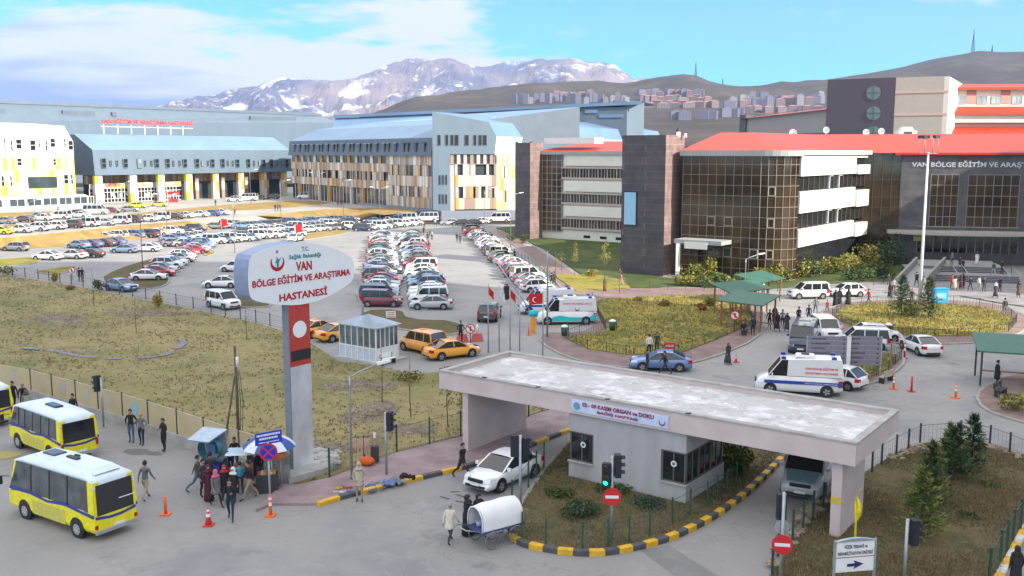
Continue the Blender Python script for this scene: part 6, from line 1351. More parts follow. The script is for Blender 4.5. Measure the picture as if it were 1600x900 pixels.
for i, (px, py, tp, lg, ps, co, lb) in enumerate([(1202, 513, 'burgundy', 'black', 'walk', None, 'man in dark red leading the group of five'), (1210, 507, 'black', 'black', 'stand', 'black', 'woman in a black robe at the back of the group of five'), (1214, 518, 'black', 'dark', 'walk', 'black', 'figure in a black coat in the middle of the group of five'), (1222, 513, 'grey', 'black', 'walk', None, 'man in grey fourth in the group of five'), (1229, 519, 'black', 'dark', 'carry', 'dark', 'woman in a dark coat at the right end of the group of five'), (1247, 508, 'navy', 'black', 'walk', None, 'man in navy walking alone right of the group of five'), (1263, 505, 'navy', 'jeans', 'walk', None, 'person in blue walking just behind the man in navy'), (1274, 491, 'grey', 'jeans', 'walk', None, 'man in grey top and jeans near the parked white van'), (1292, 488, 'red', 'dark', 'walk', None, 'child in a red top at the edge of the roundabout walk')]):
    person(px, py, S0_ - .3 + .2 * (i % 3), lb, tp, lg, ps, coat=co, hem=.3, scarf='black' if co else None, h=1.25 if 'child' in lb else 1.76, group=gg)
person(1305, 478, S0_, 'left one of two women in wide black robes by the white hatchback', 'black', 'black', 'stand', coat='black', hem=.04, scarf='black', h=1.7); person(1311, 476, S0_, 'right one of two women in wide black robes by the white hatchback', 'black', 'black', 'stand', coat='black', hem=.04, scarf='black', h=1.68); person(1325, 477, N0_, 'woman in a narrow black robe standing alone at the railing', 'black', 'black', 'stand', coat='black', hem=.08, scarf='black', h=1.7)
person(1357, 476, W0_, 'person in a red jacket walking behind the roundabout railing', 'red', 'dark', 'walk', h=1.7); person(1390, 466, S0_, 'woman in black with a white bag between two sign posts', 'black', 'black', 'walk', coat='black', hem=.2, scarf='black', h=1.7); person(1396, 458, S0_, 'person in pale clothes at the foot of the ramp wall', 'lightgrey', 'burgundy', 'stand', h=1.7); person(1388, 447, S0_, 'child with an orange cap by the ramp wall', 'dark', 'dark', 'stand', h=1.5, z=0)
person(1424, 477, S0_, 'man in a black cap behind the young pines', 'black', 'dark', 'stand', h=1.75)
person(1432, 448, N0_, 'man in black walking up the ramp on the left of the lamp mast', 'black', 'black', 'walk', h=1.78, z=.2); person(1441, 449, N0_ + .2, 'man in dark coat walking up the ramp right of the lamp mast', 'dark', 'black', 'stride', h=1.78, z=.2)
gs = 'people on and below the entrance steps'
for i, (px, py, tp, lg, co, z, lb) in enumerate([(1487, 452, 'red', 'dark', None, .14, 'person in a red top below the steps at the left'), (1491, 454, 'beige', 'dark', 'beige', .14, 'woman in a beige coat below the steps'), (1501, 452, 'black', 'black', 'burgundy', .14, 'woman in a long burgundy coat below the steps'), (1504, 450, 'black', 'black', 'black', .14, 'woman in a black coat next to the burgundy coat'), (1516, 455, 'navy', 'dark', None, .14, 'man in a navy jacket below the centre of the steps'), (1529, 455, 'white', 'lightgrey', None, .14, 'person in white below the centre handrail'), (1537, 456, 'navy', 'dark', None, .14, 'man in dark blue right of the person in white'), (1555, 466, 'black', 'black', 'dark', .14, 'woman in a dark robe with a white scarf at the kerb'), (1562, 456, 'navy', 'black', None, .14, 'man in navy behind the woman with the white scarf'), (1591, 464, 'black', 'dark', 'brown', .14, 'woman in brown at the right edge below the steps'), (1504, 425, 'black', 'black', None, .8, 'dark figure on the upper flight at the left'), (1499, 421, 'dark', 'dark', None, .8, 'person in dark grey near the top of the steps'), (1526, 414, 'white', 'white', 'white', 1.5, 'person in a long white coat at the top of the steps'), (1552, 431, 'green', 'lightgrey', None, .8, 'person in green with light trousers on the steps'), (1565, 428, 'black', 'dark', None, .8, 'man in a suit with a white shirt on the steps'), (1487, 415, 'grey', 'dark', None, 1.5, 'person in grey near the entrance doors')]):
    person(px, py, (S0_, N0_, S0_ + .5)[i % 3], lb, tp, lg, ('stand', 'walk', 'pockets')[i % 3], coat=co, hem=.25, scarf=('white' if 'white scarf' in lb else 'black') if co else None, h=1.72, group=gs, z=z)
person(1569, 494, N0_, 'man in a dark jacket standing on the road right of the roundabout', 'dark', 'grey', 'stand', h=1.8)
person(1557, 603, E0_, 'man in a black coat at the corner post of the right shelter', 'black', 'dark', 'stand', coat='black', hem=.5, h=1.78)
person(1161, 527, S0_, 'man sitting in black under the near shelter roof', 'black', 'dark', 'sit', h=1.75, at=G(1161, 524, .16)); person(1176, 525, N0_, 'man in a navy jacket standing beside the near shelter bench', 'navy', 'black', 'stand', h=1.78); person(1179, 468, S0_, 'person in a tan jacket under the far shelter', 'khaki', 'brown', 'stand', h=1.75); person(1192, 464, S0_ + .5, 'person in a white top at the open end of the far shelter', 'white', 'dark', 'stand', h=1.72)
gl = 'pedestrians in the car park'
for i, (px, py, lb) in enumerate([(662, 368, 'dark figure at the top end of the double car row, nearest the cars'), (668, 378, 'shorter person in black right of the double car row'), (672, 373, 'person in brown in the trio by the double car row'), (675, 375, 'tallest person in the trio by the double car row'), (670, 393, 'person in navy alone beside the right hand column'), (714, 379, 'left person of the pair near the slanting row'), (719, 381, 'right person of the pair near the slanting row'), (663, 357, 'person crossing behind the double row'), (680, 354, 'person in a pale blue shirt at the back of the lot'), (768, 378, 'dark figure between the slanting row and the lawn'), (124, 440, 'left man of the pair in black beside the round no entry sign'), (129, 440, 'right man of the pair in black beside the round no entry sign')]):
    person(px, py, (S0_, N0_, S0_ + .6)[i % 3], lb, ('black', 'dark', 'brown', 'lightgrey', 'navy', 'black', 'black', 'red', 'sky', 'black', 'black', 'black')[i], 'dark', ('walk', 'stand')[i % 2], h=1.75, group=gl)
for i, (px, py, lb) in enumerate([(430, 330, 'left one of three dark figures on the pale terrace path'), (434, 330, 'middle one of three dark figures on the pale terrace path'), (438, 330, 'right one of three dark figures on the pale terrace path'), (528, 322, 'person in red on the terrace by the first lamp'), (533, 322, 'person in black beside the person in red on the terrace'), (537, 323, 'right person of the trio on the terrace by the lamp'), (337, 322, 'lone figure in front of the tall glass doors'), (91, 333, 'figure on the dry verge below the annex'), (367, 337, 'figure on the terrace right of the blue car'), (268, 316, 'figure in red beside the red stall')]):
    person(px, py, (S0_, N0_)[i % 2], lb, ('black', 'dark', 'black', 'red', 'black', 'dark', 'navy', 'black', 'brown', 'red')[i], 'dark', ('stand', 'walk')[i % 2], h=1.75, group='people on the terrace', z=TZ)
# ================================================================== GATE, BOOTH, SIGNS AND STREET FURNITURE
PINKC = mat('gate_lavender_paint', (.60, .50, .49), .8, var=.07, scale=.8, bump=.004); SCREED = ground_mat('roof_screed', [(.50, .50, .48), ((.72, .72, .71), .6, .48, .6), ((.36, .36, .35), 1.6, .54, .68), ((.80, .80, .78), 3.0, .60, .66)], bump=.01, bscale=12)
GREYW = mat('booth_render', (.44, .44, .44), .85, var=.13, scale=.7, stretch=(1, 1, .3))
g1 = T('entrance_gate', 'long flat roofed lavender concrete gate spanning the two entrance lanes', 'gate')
zt, zu = 4.4, 3.4
LF, LB_, RB, RF = [Vector((*G(x, y, zt).xy, 0)) for x, y in ((686, 578), (795, 548), (1397, 640), (1338, 692))]
uu = (RF - LF).normalized(); vv = Vector((-uu.y, uu.x, 0)); LEN = (RF - LF).length; DEP = (LB_ - LF).dot(vv)
def gp(a, b, z=0): return LF + uu * a + vv * b + UP * z
def gbox(mb, a0, a1, b0, b1, z0, z1, m=0): mb.hexa([gp(a0, b0, z0), gp(a1, b0, z0), gp(a1, b1, z0), gp(a0, b1, z0), gp(a0, b0, z1), gp(a1, b0, z1), gp(a1, b1, z1), gp(a0, b1, z1)], m)
mb = MB(); gbox(mb, .25, LEN - .25, .25, DEP - .25, zu + .1, zt - .28, 0); mb.build('roof_slab', SCREED, g1)
mb = MB(); gbox(mb, 0, LEN, 0, .25, zu, zt - .08); gbox(mb, 0, LEN, DEP - .25, DEP, zu, zt - .08); gbox(mb, 0, .25, .252, DEP - .252, zu, zt - .085); gbox(mb, LEN - .25, LEN, .252, DEP - .252, zu, zt - .085); gbox(mb, .26, LEN - .26, .26, DEP - .26, zu + .02, zu + .09); mb.build('fascia', PINKC, g1)
mb = MB(); gbox(mb, -.04, LEN + .04, -.04, .29, zt - .078, zt); gbox(mb, -.04, LEN + .04, DEP - .29, DEP + .04, zt - .078, zt); gbox(mb, -.04, .29, .292, DEP - .292, zt - .078, zt - .003); gbox(mb, LEN - .29, LEN + .04, .292, DEP - .292, zt - .078, zt - .003); mb.build('coping', CONC, g1)
mb = MB(); rq_ = random.Random(3)
for x in (3.0, 6.4, 10.4, 14.6): mb.tube([gp(x, -.08, zt + .02), gp(x + .25, -.02, zt + .05)], .03, n=5)
mb.build('roof_spout', DARK, g1)
c1 = G(728, 710); a1 = (c1 - LF).dot(uu); b1_ = (c1 - LF).dot(vv); mb = MB(); gbox(mb, a1 - .38, a1, max(.3, b1_), DEP - .6, 0, zu - .002); mb.build('support_wall', PINKC, g1)
c2 = G(1317, 722, zu); c2.z = 0; a2 = (c2 - LF).dot(uu); b2 = (c2 - LF).dot(vv)
mb = MB(); gbox(mb, a2 - .42, a2, b2 + .02, b2 + 3.2, 0, zu - .002, 0); gbox(mb, a2 - .425, a2 + .005, b2 + .012, b2 + .03, 1.55, 1.85, 1); mb.build('support_column', [PINKC, flat('yellow_band', (.62, .50, .05))], g1)
# banner
WFa = Wall(gp(0, 0), uu); mbn = MB(); bt = T('banner', 'pale blue cloth banner with dark red words and crescent on the gate fascia', 'banner')
t0, z0 = WFa.tz(894, 622); t1, z1 = WFa.tz(1045, 671); t1b, z1t = WFa.tz(1045, 650); ztp, zbt = z0 - .02, z1 + .0
BAN = mat('banner_cloth', (.66, .72, .85), .8, var=.0, scale=1.5, col2=(.45, .55, .78)); n = 14; vs = []
zA, zB = (WFa.tz(894, 622)[1] + WFa.tz(1045, 650)[1]) / 2, (WFa.tz(894, 641)[1] + WFa.tz(1045, 671)[1]) / 2
for i in range(n + 1):
    t = t0 + (t1 - t0) * i / n; o = .05 + .025 * math.sin(i * 1.7)
    vs += [WFa.at(t, zA, .03), WFa.at(t, (zA + zB) / 2, o), WFa.at(t, zB, .035)]
mbn.add(vs, [(3 * i + j + 1, 3 * i + 3 + j + 1, 3 * i + 3 + j, 3 * i + j) for i in range(n) for j in (0, 1)], 0, True); bt = mbn.build('cloth', BAN, bt)
mb = MB(); H = zA - zB; o_ = WFa.at(t0, zB, .085); Lb = t1 - t0; DRED = flat('dark_red_letter', (.33, .02, .05))
text(mb, '02 - 09 KASIM ORGAN ve DOKU', o_, WFa.d, UP, Lb * .12, Lb * .86, H * .53, H * .88, 0, .04, 0); text(mb, 'BAĞIŞ HAFTASI', o_, WFa.d, UP, Lb * .28, Lb * .70, H * .12, H * .46, 0, .04, 0); mb.build('lettering', DRED, bt)
mb = MB(); crescent(mb, o_, WFa.d, UP, Lb * .94, H * .42, H * .26, 0, .0); mb.build('crescent_emblem', DRED, bt); mb = MB(); plane_poly(mb, o_, WFa.d, UP, ring_pts(Lb * .06, H * .5, H * .3, 16), 0); mb.build('round_emblem', flat('teal_emblem', (.12, .35, .45)), bt)
# booth
bo = T('guard_booth', 'grey rendered guard booth with dark corner windows under the gate roof', 'booth')
def bt_(px): return WFa.t(px) 
WBo = Wall(gp(0, .18), uu); x0, x1 = WBo.t(889, 690), WBo.t(1073, 700); zz = lambda py, px=900: WBo.tz(px, py)[1]
wl0, wl1 = WBo.t(893, 715), WBo.t(927, 715); wr0 = WBo.t(1032, 745)
d0 = -4.2
mb = MB(); mb.wbox(WBo, x0, x1 - .02, 2.45, zu - .004, d0, 0, 0)       # upper band
mb.wbox(WBo, wl1, wr0, 0, 2.447, -.25, 0, 0); mb.wbox(WBo, x0, wl1 - .003, 0, .95, d0, -.003, 0); mb.wbox(WBo, wr0 + .003, x1, 0, .95, d0, -.003, 0); mb.wbox(WBo, x0 + .1, x1 - .1, 0, 2.44, d0, d0 + .25, 0); mb.build('wall', GREYW, bo)
def pane(name, a, b, z0, z1, o0, o1, W):
    mb = MB(); mb.wbox(W, a, b, z0, z1, o0, o1, 0); fr = .07; mb.wbox(W, a, a + fr, z0, z1, o1 - .02, o1 + .04, 1); mb.wbox(W, b - fr, b, z0, z1, o1 - .02, o1 + .04, 1); mb.wbox(W, a + fr, b - fr, z0, z0 + fr, o1 - .02, o1 + .04, 1); mb.wbox(W, a + fr, b - fr, z1 - fr, z1, o1 - .02, o1 + .04, 1); mb.wbox(W, (a + b) / 2 - .03, (a + b) / 2 + .03, z0 + fr, z1 - fr, o1 - .02, o1 + .03, 1); return mb.build(name, [GLASSD, flat('brown_grey_frame', (.12, .11, .11))], bo)
pane('window', x0 + .05, wl1 - .02, .96, 2.44, -.12, -.08, WBo); pane('window', wr0 + .02, x1 - .05, .96, 2.44, -.12, -.08, WBo)
WBr = Wall(WBo.at(x1), vv)
for k in range(3): pane('window', .1 + k * 1.3, 1.38 + k * 1.3, .96, 2.44, -.12, -.06, WBr)
WBl = Wall(WBo.at(x0), vv)
mb = MB(); 
for (tx, W_) in (((x0 + wl1) / 2 + .1, WBo), ((wr0 + x1) / 2, WBo)): plane_poly(mb, W_.at(tx, 1.85, -.03), W_.d, UP, ring_pts(0, 0, .15, 16), 0, 0); plane_poly(mb, W_.at(tx, 1.85, -.026), W_.d, UP, ring_pts(0, 0, .08, 12), 0, 1)
mb.build('round_sticker', [WHITE, flat('sticker_teal', (.05, .15, .2))], bo)
mb = MB(); mb.wbox(WBo, x0 - .04, wl1, .90, .962, -.2, .08); mb.wbox(WBo, wr0, x1 + .06, .90, .962, -.2, .08); mb.build('sill', CONC, bo)

# big hospital sign
SGW = mat('sign_white_face', (.84, .85, .86), .35, var=.02); SGB = mat('sign_side_shade_blue', (.23, .29, .42), .35, .2, var=.05); REDP = flat('post_red', (.52, .05, .03), .45); ALU = mat('brushed_aluminium', (.74, .76, .78), .4, .25, var=.25, scale=.6, stretch=(1, 1, .5))  # sign sides: their shade and sky reflection are put into the grey blue
sg = T('hospital_sign', 'big white barrel shaped hospital sign on a tall red and silver post', 'sign', (0, 0, 0)); S0 = G(459, 744); WSg = Wall(S0, vD); WSd = Wall(S0, uD)
tpw = WSg.t(487, 600); thp = .36
def zs(py, px=470): return WSg.tz(px, py)[1]
z57 = zs(571); z48 = zs(482)
def sbox(name, t0, t1, z0, z1, o0, o1, m): mb = MB(); mb.wbox(WSg, t0, t1, z0, z1, o0, o1); return mb.build(name, m, sg)
sbox('post', 0, tpw, 0, z57, -thp, 0, ALU); sbox('red_post_section', 0, tpw, z57 + .002, z48 + .4, -thp, 0.0, REDP); sbox('post_edge', -.05, -.002, 0, z48 + .4, -thp - .06, .02, flat('post_edge_grey', (.20, .22, .26), .4))
mb = MB(); zc_ = zs(514); plane_poly(mb, WSg.at(tpw / 2, zc_, .012), WSg.d, UP, ring_pts(0, 0, .42, 28, 0, 360, 1.05)); mb.build('white_disc', SGW, sg)
sbox('black_panel', .1, tpw - .02, zs(562), zs(546), .0, .03, BLACK)
out = [(389, 400), (400, 394), (420, 386), (445, 380), (470, 378), (500, 382), (530, 391), (551, 404), (552, 420), (551, 438), (535, 450), (512, 463), (490, 472), (462, 477), (430, 476), (400, 471), (390, 466), (387, 450), (386, 425)]
pl = [WSg.tz(x, y) for x, y in smooth([Vector((a, b)) for a, b in out], 1)]; mid = -.45
pl2 = [(t, z) for t, z in pl]
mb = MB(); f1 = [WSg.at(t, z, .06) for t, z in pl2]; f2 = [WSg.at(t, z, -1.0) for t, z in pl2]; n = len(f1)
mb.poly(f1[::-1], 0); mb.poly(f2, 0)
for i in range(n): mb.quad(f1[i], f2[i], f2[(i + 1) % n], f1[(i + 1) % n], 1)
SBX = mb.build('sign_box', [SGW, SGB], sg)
def lett(name, s, p0, p1, hpx, m, bold=.03):
    """words whose base line runs between two places of the face"""
    a, b = WSg.tz(*p0), WSg.tz(*p1); r_ = (WSg.d * (b[0] - a[0]) + UP * (b[1] - a[1])); L_ = r_.length; r_.normalize(); h = WSg.tz(p0[0], p0[1] - hpx)[1] - a[1]; mb = MB(); text(mb, s, WSg.at(a[0], a[1], .065), r_, UP, 0, L_, 0, h, 0, bold, .01); return mb.build(name, m, SBX)
TEAL = flat('teal_letter', (.03, .30, .33)); CRIM = flat('crimson_letter', (.50, .01, .02))
lett('lettering', 'T.C.', (470, 392.5), (481, 391.5), 7, TEAL); lett('lettering', 'Sağlık Bakanlığı', (450, 407), (500, 402), 9, TEAL); lett('lettering', 'VAN', (461, 423.5), (486, 421), 14.5, CRIM, .035); lett('lettering', 'BÖLGE EĞİTİM VE ARAŞTIRMA', (393, 453), (546, 432), 17.5, CRIM, .035); lett('lettering', 'HASTANESİ', (435, 471.5), (510, 460), 15.5, CRIM, .035)
mb = MB(); o_ = WSg.at(*WSg.tz(432, 410), .075); crescent(mb, o_, WSg.d, UP, 0, 0, .42, 0, 0); mb.build('crescent_emblem', CRIM, SBX)
mb = MB(); plane_poly(mb, o_, WSg.d, UP, [(-.05, -.25), (.06, -.22), (.10, .05), (.25, .22), (.05, .14), (-.02, .30), (-.06, .12), (-.16, -.02), (-.04, .0)], .004); mb.build('figure_emblem', TEAL, SBX); mb = MB(); plane_poly(mb, o_, WSg.d, UP, [(.09 * (1 if k % 2 == 0 else .4) * math.sin(k * .628), .52 + .11 * (1 if k % 2 == 0 else .4) * math.cos(k * .628)) for k in range(10)], .004); mb.build('star', CRIM, SBX)
ft = T('sign_footing', 'rough concrete footing heap round the foot of the big sign', 'footing'); mb = MB(); mb.prism([p.xy for p in GP([(428, 742), (452, 758), (505, 743), (532, 732), (528, 718), (500, 708), (485, 712), (440, 726)])], 0, .35, 0); mb.build('slab', CONC, ft)
mb = MB(); rr = random.Random(4)
for i in range(26): p = G(rr.uniform(490, 532), rr.uniform(712, 738)); s = rr.uniform(.08, .22); mb.blob((p.x, p.y, .35), (s, s * .8, s * .6), seg=6, rings=4, jit=.2, smooth=False)
mb.build('rubble', CONC, ft)
st_ = T('stone_block', 'rough concrete block at the end of the translucent wall', 'block', G(433, 757), .35); mb = MB(); mb.box((0, .2, .75), (1.25, .9, 1.5), 0, taper=.97); mb.build('body', mat('rough_concrete', (.30, .29, .27), .9, var=.25, scale=2, bump=.02), st_); mb = MB(); mb.box((0, .2, 1.53), (1.3, .95, .06)); mb.build('cap', CONC, st_)

# translucent boundary wall at the left
tw_ = T('boundary_wall', 'low concrete wall topped by translucent beige panels along the field', 'wall'); base = [(-130, 590), (0, 612), (50, 622), (83, 632), (120, 642), (155, 653), (193, 664), (233, 677), (278, 693), (320, 708), (375, 728), (420, 744)]
bw = [G(x, y) for x, y in base]; mb = MB(); PANL = mat('translucent_panel', (.62, .53, .33), .35, var=.06, scale=1, alpha=.72); 
for a, b in zip(bw, bw[1:]):
    d = (b - a).normalized(); nn = Vector((-d.y, d.x, 0)) * .14; mb.hexa([a - nn, b - nn, b + nn, a + nn, a - nn + UP * .55, b - nn + UP * .55, b + nn + UP * .55, a + nn + UP * .55])
mb.build('concrete_base', CONC, tw_)
for i, (a, b) in enumerate(zip(bw, bw[1:])):
    d = (b - a).normalized(); nn = Vector((-d.y, d.x, 0)) * .012; e = d * .06
    mb = MB(); mb.hexa([a + e - nn + UP * .56, b - e - nn + UP * .56, b - e + nn + UP * .56, a + e + nn + UP * .56, a + e - nn + UP * 1.85, b - e - nn + UP * 1.85, b - e + nn + UP * 1.85, a + e + nn + UP * 1.85]); mb.build('panel', PANL, tw_)
    mb = MB(); mb.box(a + UP * 1.0, (.07, .07, 2.0), rz=math.atan2(d.y, d.x)); mb.build('post', DARK, tw_)
    mb = MB(); mb.tube([a + UP * 1.88, b + UP * 1.88], .03, n=5); mb.build('top_rail', flat('pale_rail', (.55, .50, .38)), tw_)
    if i in (1, 3, 4, 5, 6):
        c = (a + b) / 2 + UP * 1.25; n_ = Vector((d.y, -d.x, 0)); n_ = n_ if n_.dot(-c) > 0 else -n_; mb = MB(); plane_poly(mb, c + n_ * .02, d, UP, ring_pts(0, 0, .34 if i < 6 else .42, 18, 0, 360, .8), 0); mb.build('round_mark', flat('faded_mark', (.45, .42, .38)) if i < 6 else flat('blue_mark', (.25, .50, .62)), tw_)

# fences
def fence(name, label, pts, h, step, pm, post_r=.035, mesh_m=None, bars=0, rails=(.1, .9), z=0.0, cat='fence', group=None):
    r = T(name, label, cat); P = [G(x, y) for x, y in pts]; P = [p + UP * z for p in P]; posts = []; acc = []
    for a, b in zip(P, P[1:]):
        n = max(1, round((b - a).length / step))
        for i in range(n): acc.append(a + (b - a) * i / n)
    acc.append(P[-1])
    pme = None
    for p in acc[:99]:
        if pme is None: mb = MB(); mb.box((0, 0, h / 2), (post_r * 2, post_r * 2, h)); o = mb.build('post', pm, r); pme = o.data; o.location = p
        else: mesh_obj('post', pme, r, p)
    mb = MB()
    for a, b in zip(acc, acc[1:]):
        for q in rails: mb.tube([a + UP * h * q, b + UP * h * q], .014 if not bars else .02, n=4, cap=False)
        if bars:
            n = max(2, int((b - a).length / bars))
            for i in range(1, n): c = a + (b - a) * i / n; mb.box(c + UP * h * .5, (.018, .018, h * .82))
        elif mesh_m:
            n = max(2, int((b - a).length / .25))
            for i in range(1, n): c = a + (b - a) * i / n; mb.box(c + UP * h * .5, (.006, .006, h * .85))
            for q in (.25, .4, .55, .7): mb.tube([a + UP * h * q, b + UP * h * q], .004, n=3, cap=False)
    mb.build('railing' if bars else 'wire_mesh', pm if bars else (mesh_m or pm), r); return r
WIRE = flat('fence_wire', (.10, .12, .11)); 
fence('field_fence', 'thin dark post and wire fence between the field and the lane above', [(-40, 425), (0, 428), (60, 436), (130, 448), (250, 472), (330, 488), (400, 504), (445, 516)], 1.25, 3.1, DARK, .04, WIRE)
fence('field_fence', 'green wire fence along the inner edge of the pink pavement', [(515, 748), (620, 708), (720, 684), (826, 654)], 1.6, 2.6, GREENM, .045, WIRE)
fence('green_fence', 'dark iron railing around the triangular green', [(925, 470), (935, 495), (946, 517), (905, 524), (884, 531), (918, 548), (978, 557), (1060, 556), (1120, 533), (1178, 507), (1160, 478)], .95, 2.4, DARK, .025, None, bars=.3)
fence('roundabout_fence', 'dark iron railing around the oval roundabout garden', [(1300, 497), (1320, 482), (1370, 475), (1450, 474), (1530, 479), (1572, 490), (1588, 505), (1575, 520), (1530, 528), (1460, 530), (1385, 526), (1330, 514), (1300, 497)], .95, 2.4, DARK, .025, None, bars=.3)
fence('garden_fence', 'low iron railing around the small garden with the notice boards', [(1262, 562), (1310, 548), (1392, 555), (1408, 563), (1388, 582), (1350, 600), (1300, 601), (1266, 594)], .95, 2.2, DARK, .025, None, bars=.3)
fence('bed_fence', 'green wire fence in front of the shrub bed below the glass corner', [(1015, 452), (1100, 456), (1165, 462)], .9, 2.5, GREENM, .025, WIRE); fence('bed_fence', 'dark wire fence behind the two white vans by the shrubs', [(1215, 455), (1290, 455), (1365, 448), (1395, 440)], 1.1, 2.5, DARK, .03, WIRE)
fence('island_fence', 'green post fence on the kerb of the middle island', [(816, 846), (853, 856), (910, 863), (950, 858), (983, 852), (1015, 842), (1050, 822), (1105, 795), (1150, 765)], 1.3, 1.25, GREENM, .035, WIRE)
fence('island_fence', 'green mesh fence on the left side of the middle island', [(800, 800), (812, 783), (850, 735)], 1.5, 1.6, GREENM, .04, WIRE)
fence('lane_fence', 'green mesh fence between the right lane and the pink column', [(1206, 905), (1215, 880), (1238, 850), (1270, 818), (1300, 790), (1335, 760)], 1.5, 1.7, GREENM, .04, WIRE)
fence('lane_fence', 'dark mesh fence curving round the back of the pine island', [(1362, 742), (1377, 730), (1400, 716), (1437, 697), (1500, 692), (1546, 700), (1577, 712), (1640, 740)], 1.3, 1.9, DARK, .04, WIRE)
fence('lane_fence', 'green mesh fence along the yellow kerb at the lower right corner', [(1545, 915), (1562, 885), (1582, 850), (1615, 800)], 1.5, 1.5, GREENM, .04, WIRE)
fence('walk_fence', 'green fence between the brick walk and the far lawn', [(790, 395), (820, 410), (850, 428), (868, 445)], 1.1, 2.5, GREENM, .03, WIRE)
fence('terrace_rail', 'dark rail along the dry verge below the white annex', [(-40, 345), (0, 342), (60, 339), (110, 335)], 1.0, 3, DARK, .04, WIRE, z=TZ)

# poles, lamps and lights
def pole_lamp(px, py, h, label, arms=1, aim=0.0, z=0.0, r0=.07, group='street lamps', head=True, cat='street lamp'):
    r = T('street_lamp', label, cat, G(px, py, z), aim, group); mb = MB(); mb.tube([(0, 0, 0), (0, 0, h * .9), (0, 0, h)], [r0, r0 * .7, r0 * .6]); mb.build('pole', STEEL, r)
    for s in ((1,) if arms == 1 else (1, -1)):
        mb = MB(); mb.tube([(0, 0, h - .1), (s * .5, 0, h + .15), (s * 1.5, 0, h + .45)], r0 * .5, n=6); mb.build('arm', STEEL, r); mb = MB(); mb.hexa([(s * 1.4, -.12, h + .38), (s * 2.1, -.10, h + .48), (s * 2.1, .10, h + .48), (s * 1.4, .12, h + .38), (s * 1.4, -.10, h + .52), (s * 2.1, -.08, h + .58), (s * 2.1, .08, h + .58), (s * 1.4, .1, h + .52)]); mb.build('lamp_head', WHITE, r)
    return r
pole_lamp(550, 752, 5.3, 'grey street lamp standing on the pink pavement right of the big sign', 1, .5, r0=.07)
pole_lamp(855, 528, 7.6, 'street lamp with one curved arm beside the turquoise ambulance', 1, 2.9, r0=.09)
for px, py, h, a_, z, lb in [(49, 384, 7.5, 1, 0, 'pale lamp post at the far left below the embankment, left of a near twin'), (64, 384, 6.5, 1, 0, 'pale lamp post just right of its twin below the embankment'), (223, 420, 8, 1, 0, 'lamp post beside the brown verge with parked cars'), (262, 375, 8, 2, 0, 'lamp post with two arms touching the left car cluster'), (367, 395, 8, 1, 0, 'lamp post above the left end of the big sign'), (440, 362, 10, 1, 0, 'tall pale lamp post in front of the terrace path'), (497, 318, 8, 2, 2, 'lamp post on the terrace before the middle block'), (537, 343, 9, 1, 0, 'lamp post at the corner of the terrace'), (594, 352, 8, 2, 0, 'double armed lamp post before the strip clad block'), (757, 372, 9, 1, 0, 'lamp post at the top of the slanting car row'), (798, 392, 9, 1, 0, 'lamp post on the brick walk by the far lawn'), (392, 320, 9, 1, 2, 'lamp post before the long colonnade'), (193, 335, 7, 1, 2, 'lamp post before the cafe windows'), (1163, 478, 5, 1, 0, 'slender lamp post behind the green shelters')]:
    pole_lamp(px, py, h, lb, a_, 0.2, z, .07)
ms = T('floodlight_mast', 'tall white floodlight mast rising from the roundabout garden', 'floodlight mast', G(1435, 497)); h = PT(1442, 238, G(1435, 497).y).z; mb = MB(); mb.tube([(0, 0, 0), (0, 0, h)], [.16, .09], n=10); mb.build('pole', WHITE, ms)
mb = MB()
for k in range(8): a, b = k * .785, (k + 1) * .785; [mb.tube([(.9 * math.cos(a), .9 * math.sin(a), z), (.9 * math.cos(b), .9 * math.sin(b), z)], .03, n=4) for z in (h - .1, h + 1.3)]; mb.tube([(.9 * math.cos(a), .9 * math.sin(a), h - .1), (.9 * math.cos(a), .9 * math.sin(a), h + 1.3)], .025, n=4)
for a in (0, .785, 1.57, 2.36): mb.tube([(-.9 * math.cos(a), -.9 * math.sin(a), h - .1), (.9 * math.cos(a), .9 * math.sin(a), h - .1)], .03, n=4)
mb.build('head_frame', STEEL, ms)
for k in range(5): mb = MB(); a = k * 1.2566; mb.box((.8 * math.cos(a), .8 * math.sin(a), h + 1.45), (.4, .25, .3), rz=a); mb.build('floodlight', DARK, ms)
def disc_sign(r, h, rad, aim_n, style='noentry', d=.05):
    """round sign facing direction aim_n"""
    n_ = Vector((math.cos(aim_n), math.sin(aim_n), 0)); rt = Vector((-n_.y, n_.x, 0)); c = n_ * .08 + UP * h
    def layer(pts, off, m, nm): mb = MB(); plane_poly(mb, c, rt, UP, pts, off); return mb.build(nm, m, r)
    mb = MB(); l1 = [c + rt * x + UP * z for x, z in ring_pts(0, 0, rad, 24)]; mb.loft([[p - n_ * .02 for p in l1], l1], smooth=False); r = mb.build('sign_disc', RED, r)
    if style == 'noentry': layer([(-rad * .72, -rad * .17), (rad * .72, -rad * .17), (rad * .72, rad * .17), (-rad * .72, rad * .17)], .006, WHITE, 'white_bar')
    elif style == 'parking':
        layer(ring_pts(0, 0, rad * .82, 24), .004, BLUE, 'blue_disc')
        layer([(-rad * .62, -rad * .5), (-rad * .5, -rad * .62), (rad * .62, rad * .5), (rad * .5, rad * .62)], .008, RED, 'red_bar'); layer([(rad * .62, -rad * .5), (rad * .5, -rad * .62), (-rad * .62, rad * .5), (-rad * .5, rad * .62)], .010, RED, 'red_bar')
    elif style == 'nopark':
        layer(ring_pts(0, 0, rad * .8, 24), .004, WHITE, 'white_disc'); layer([(-rad * .62, rad * .42), (-rad * .42, rad * .62), (rad * .62, -rad * .42), (rad * .42, -rad * .62)], .008, RED, 'red_bar'); layer([(-.05, -rad * .5), (.07, -rad * .5), (.07, rad * .5), (-.05, rad * .5)], .006, BLACK, 'black_mark')
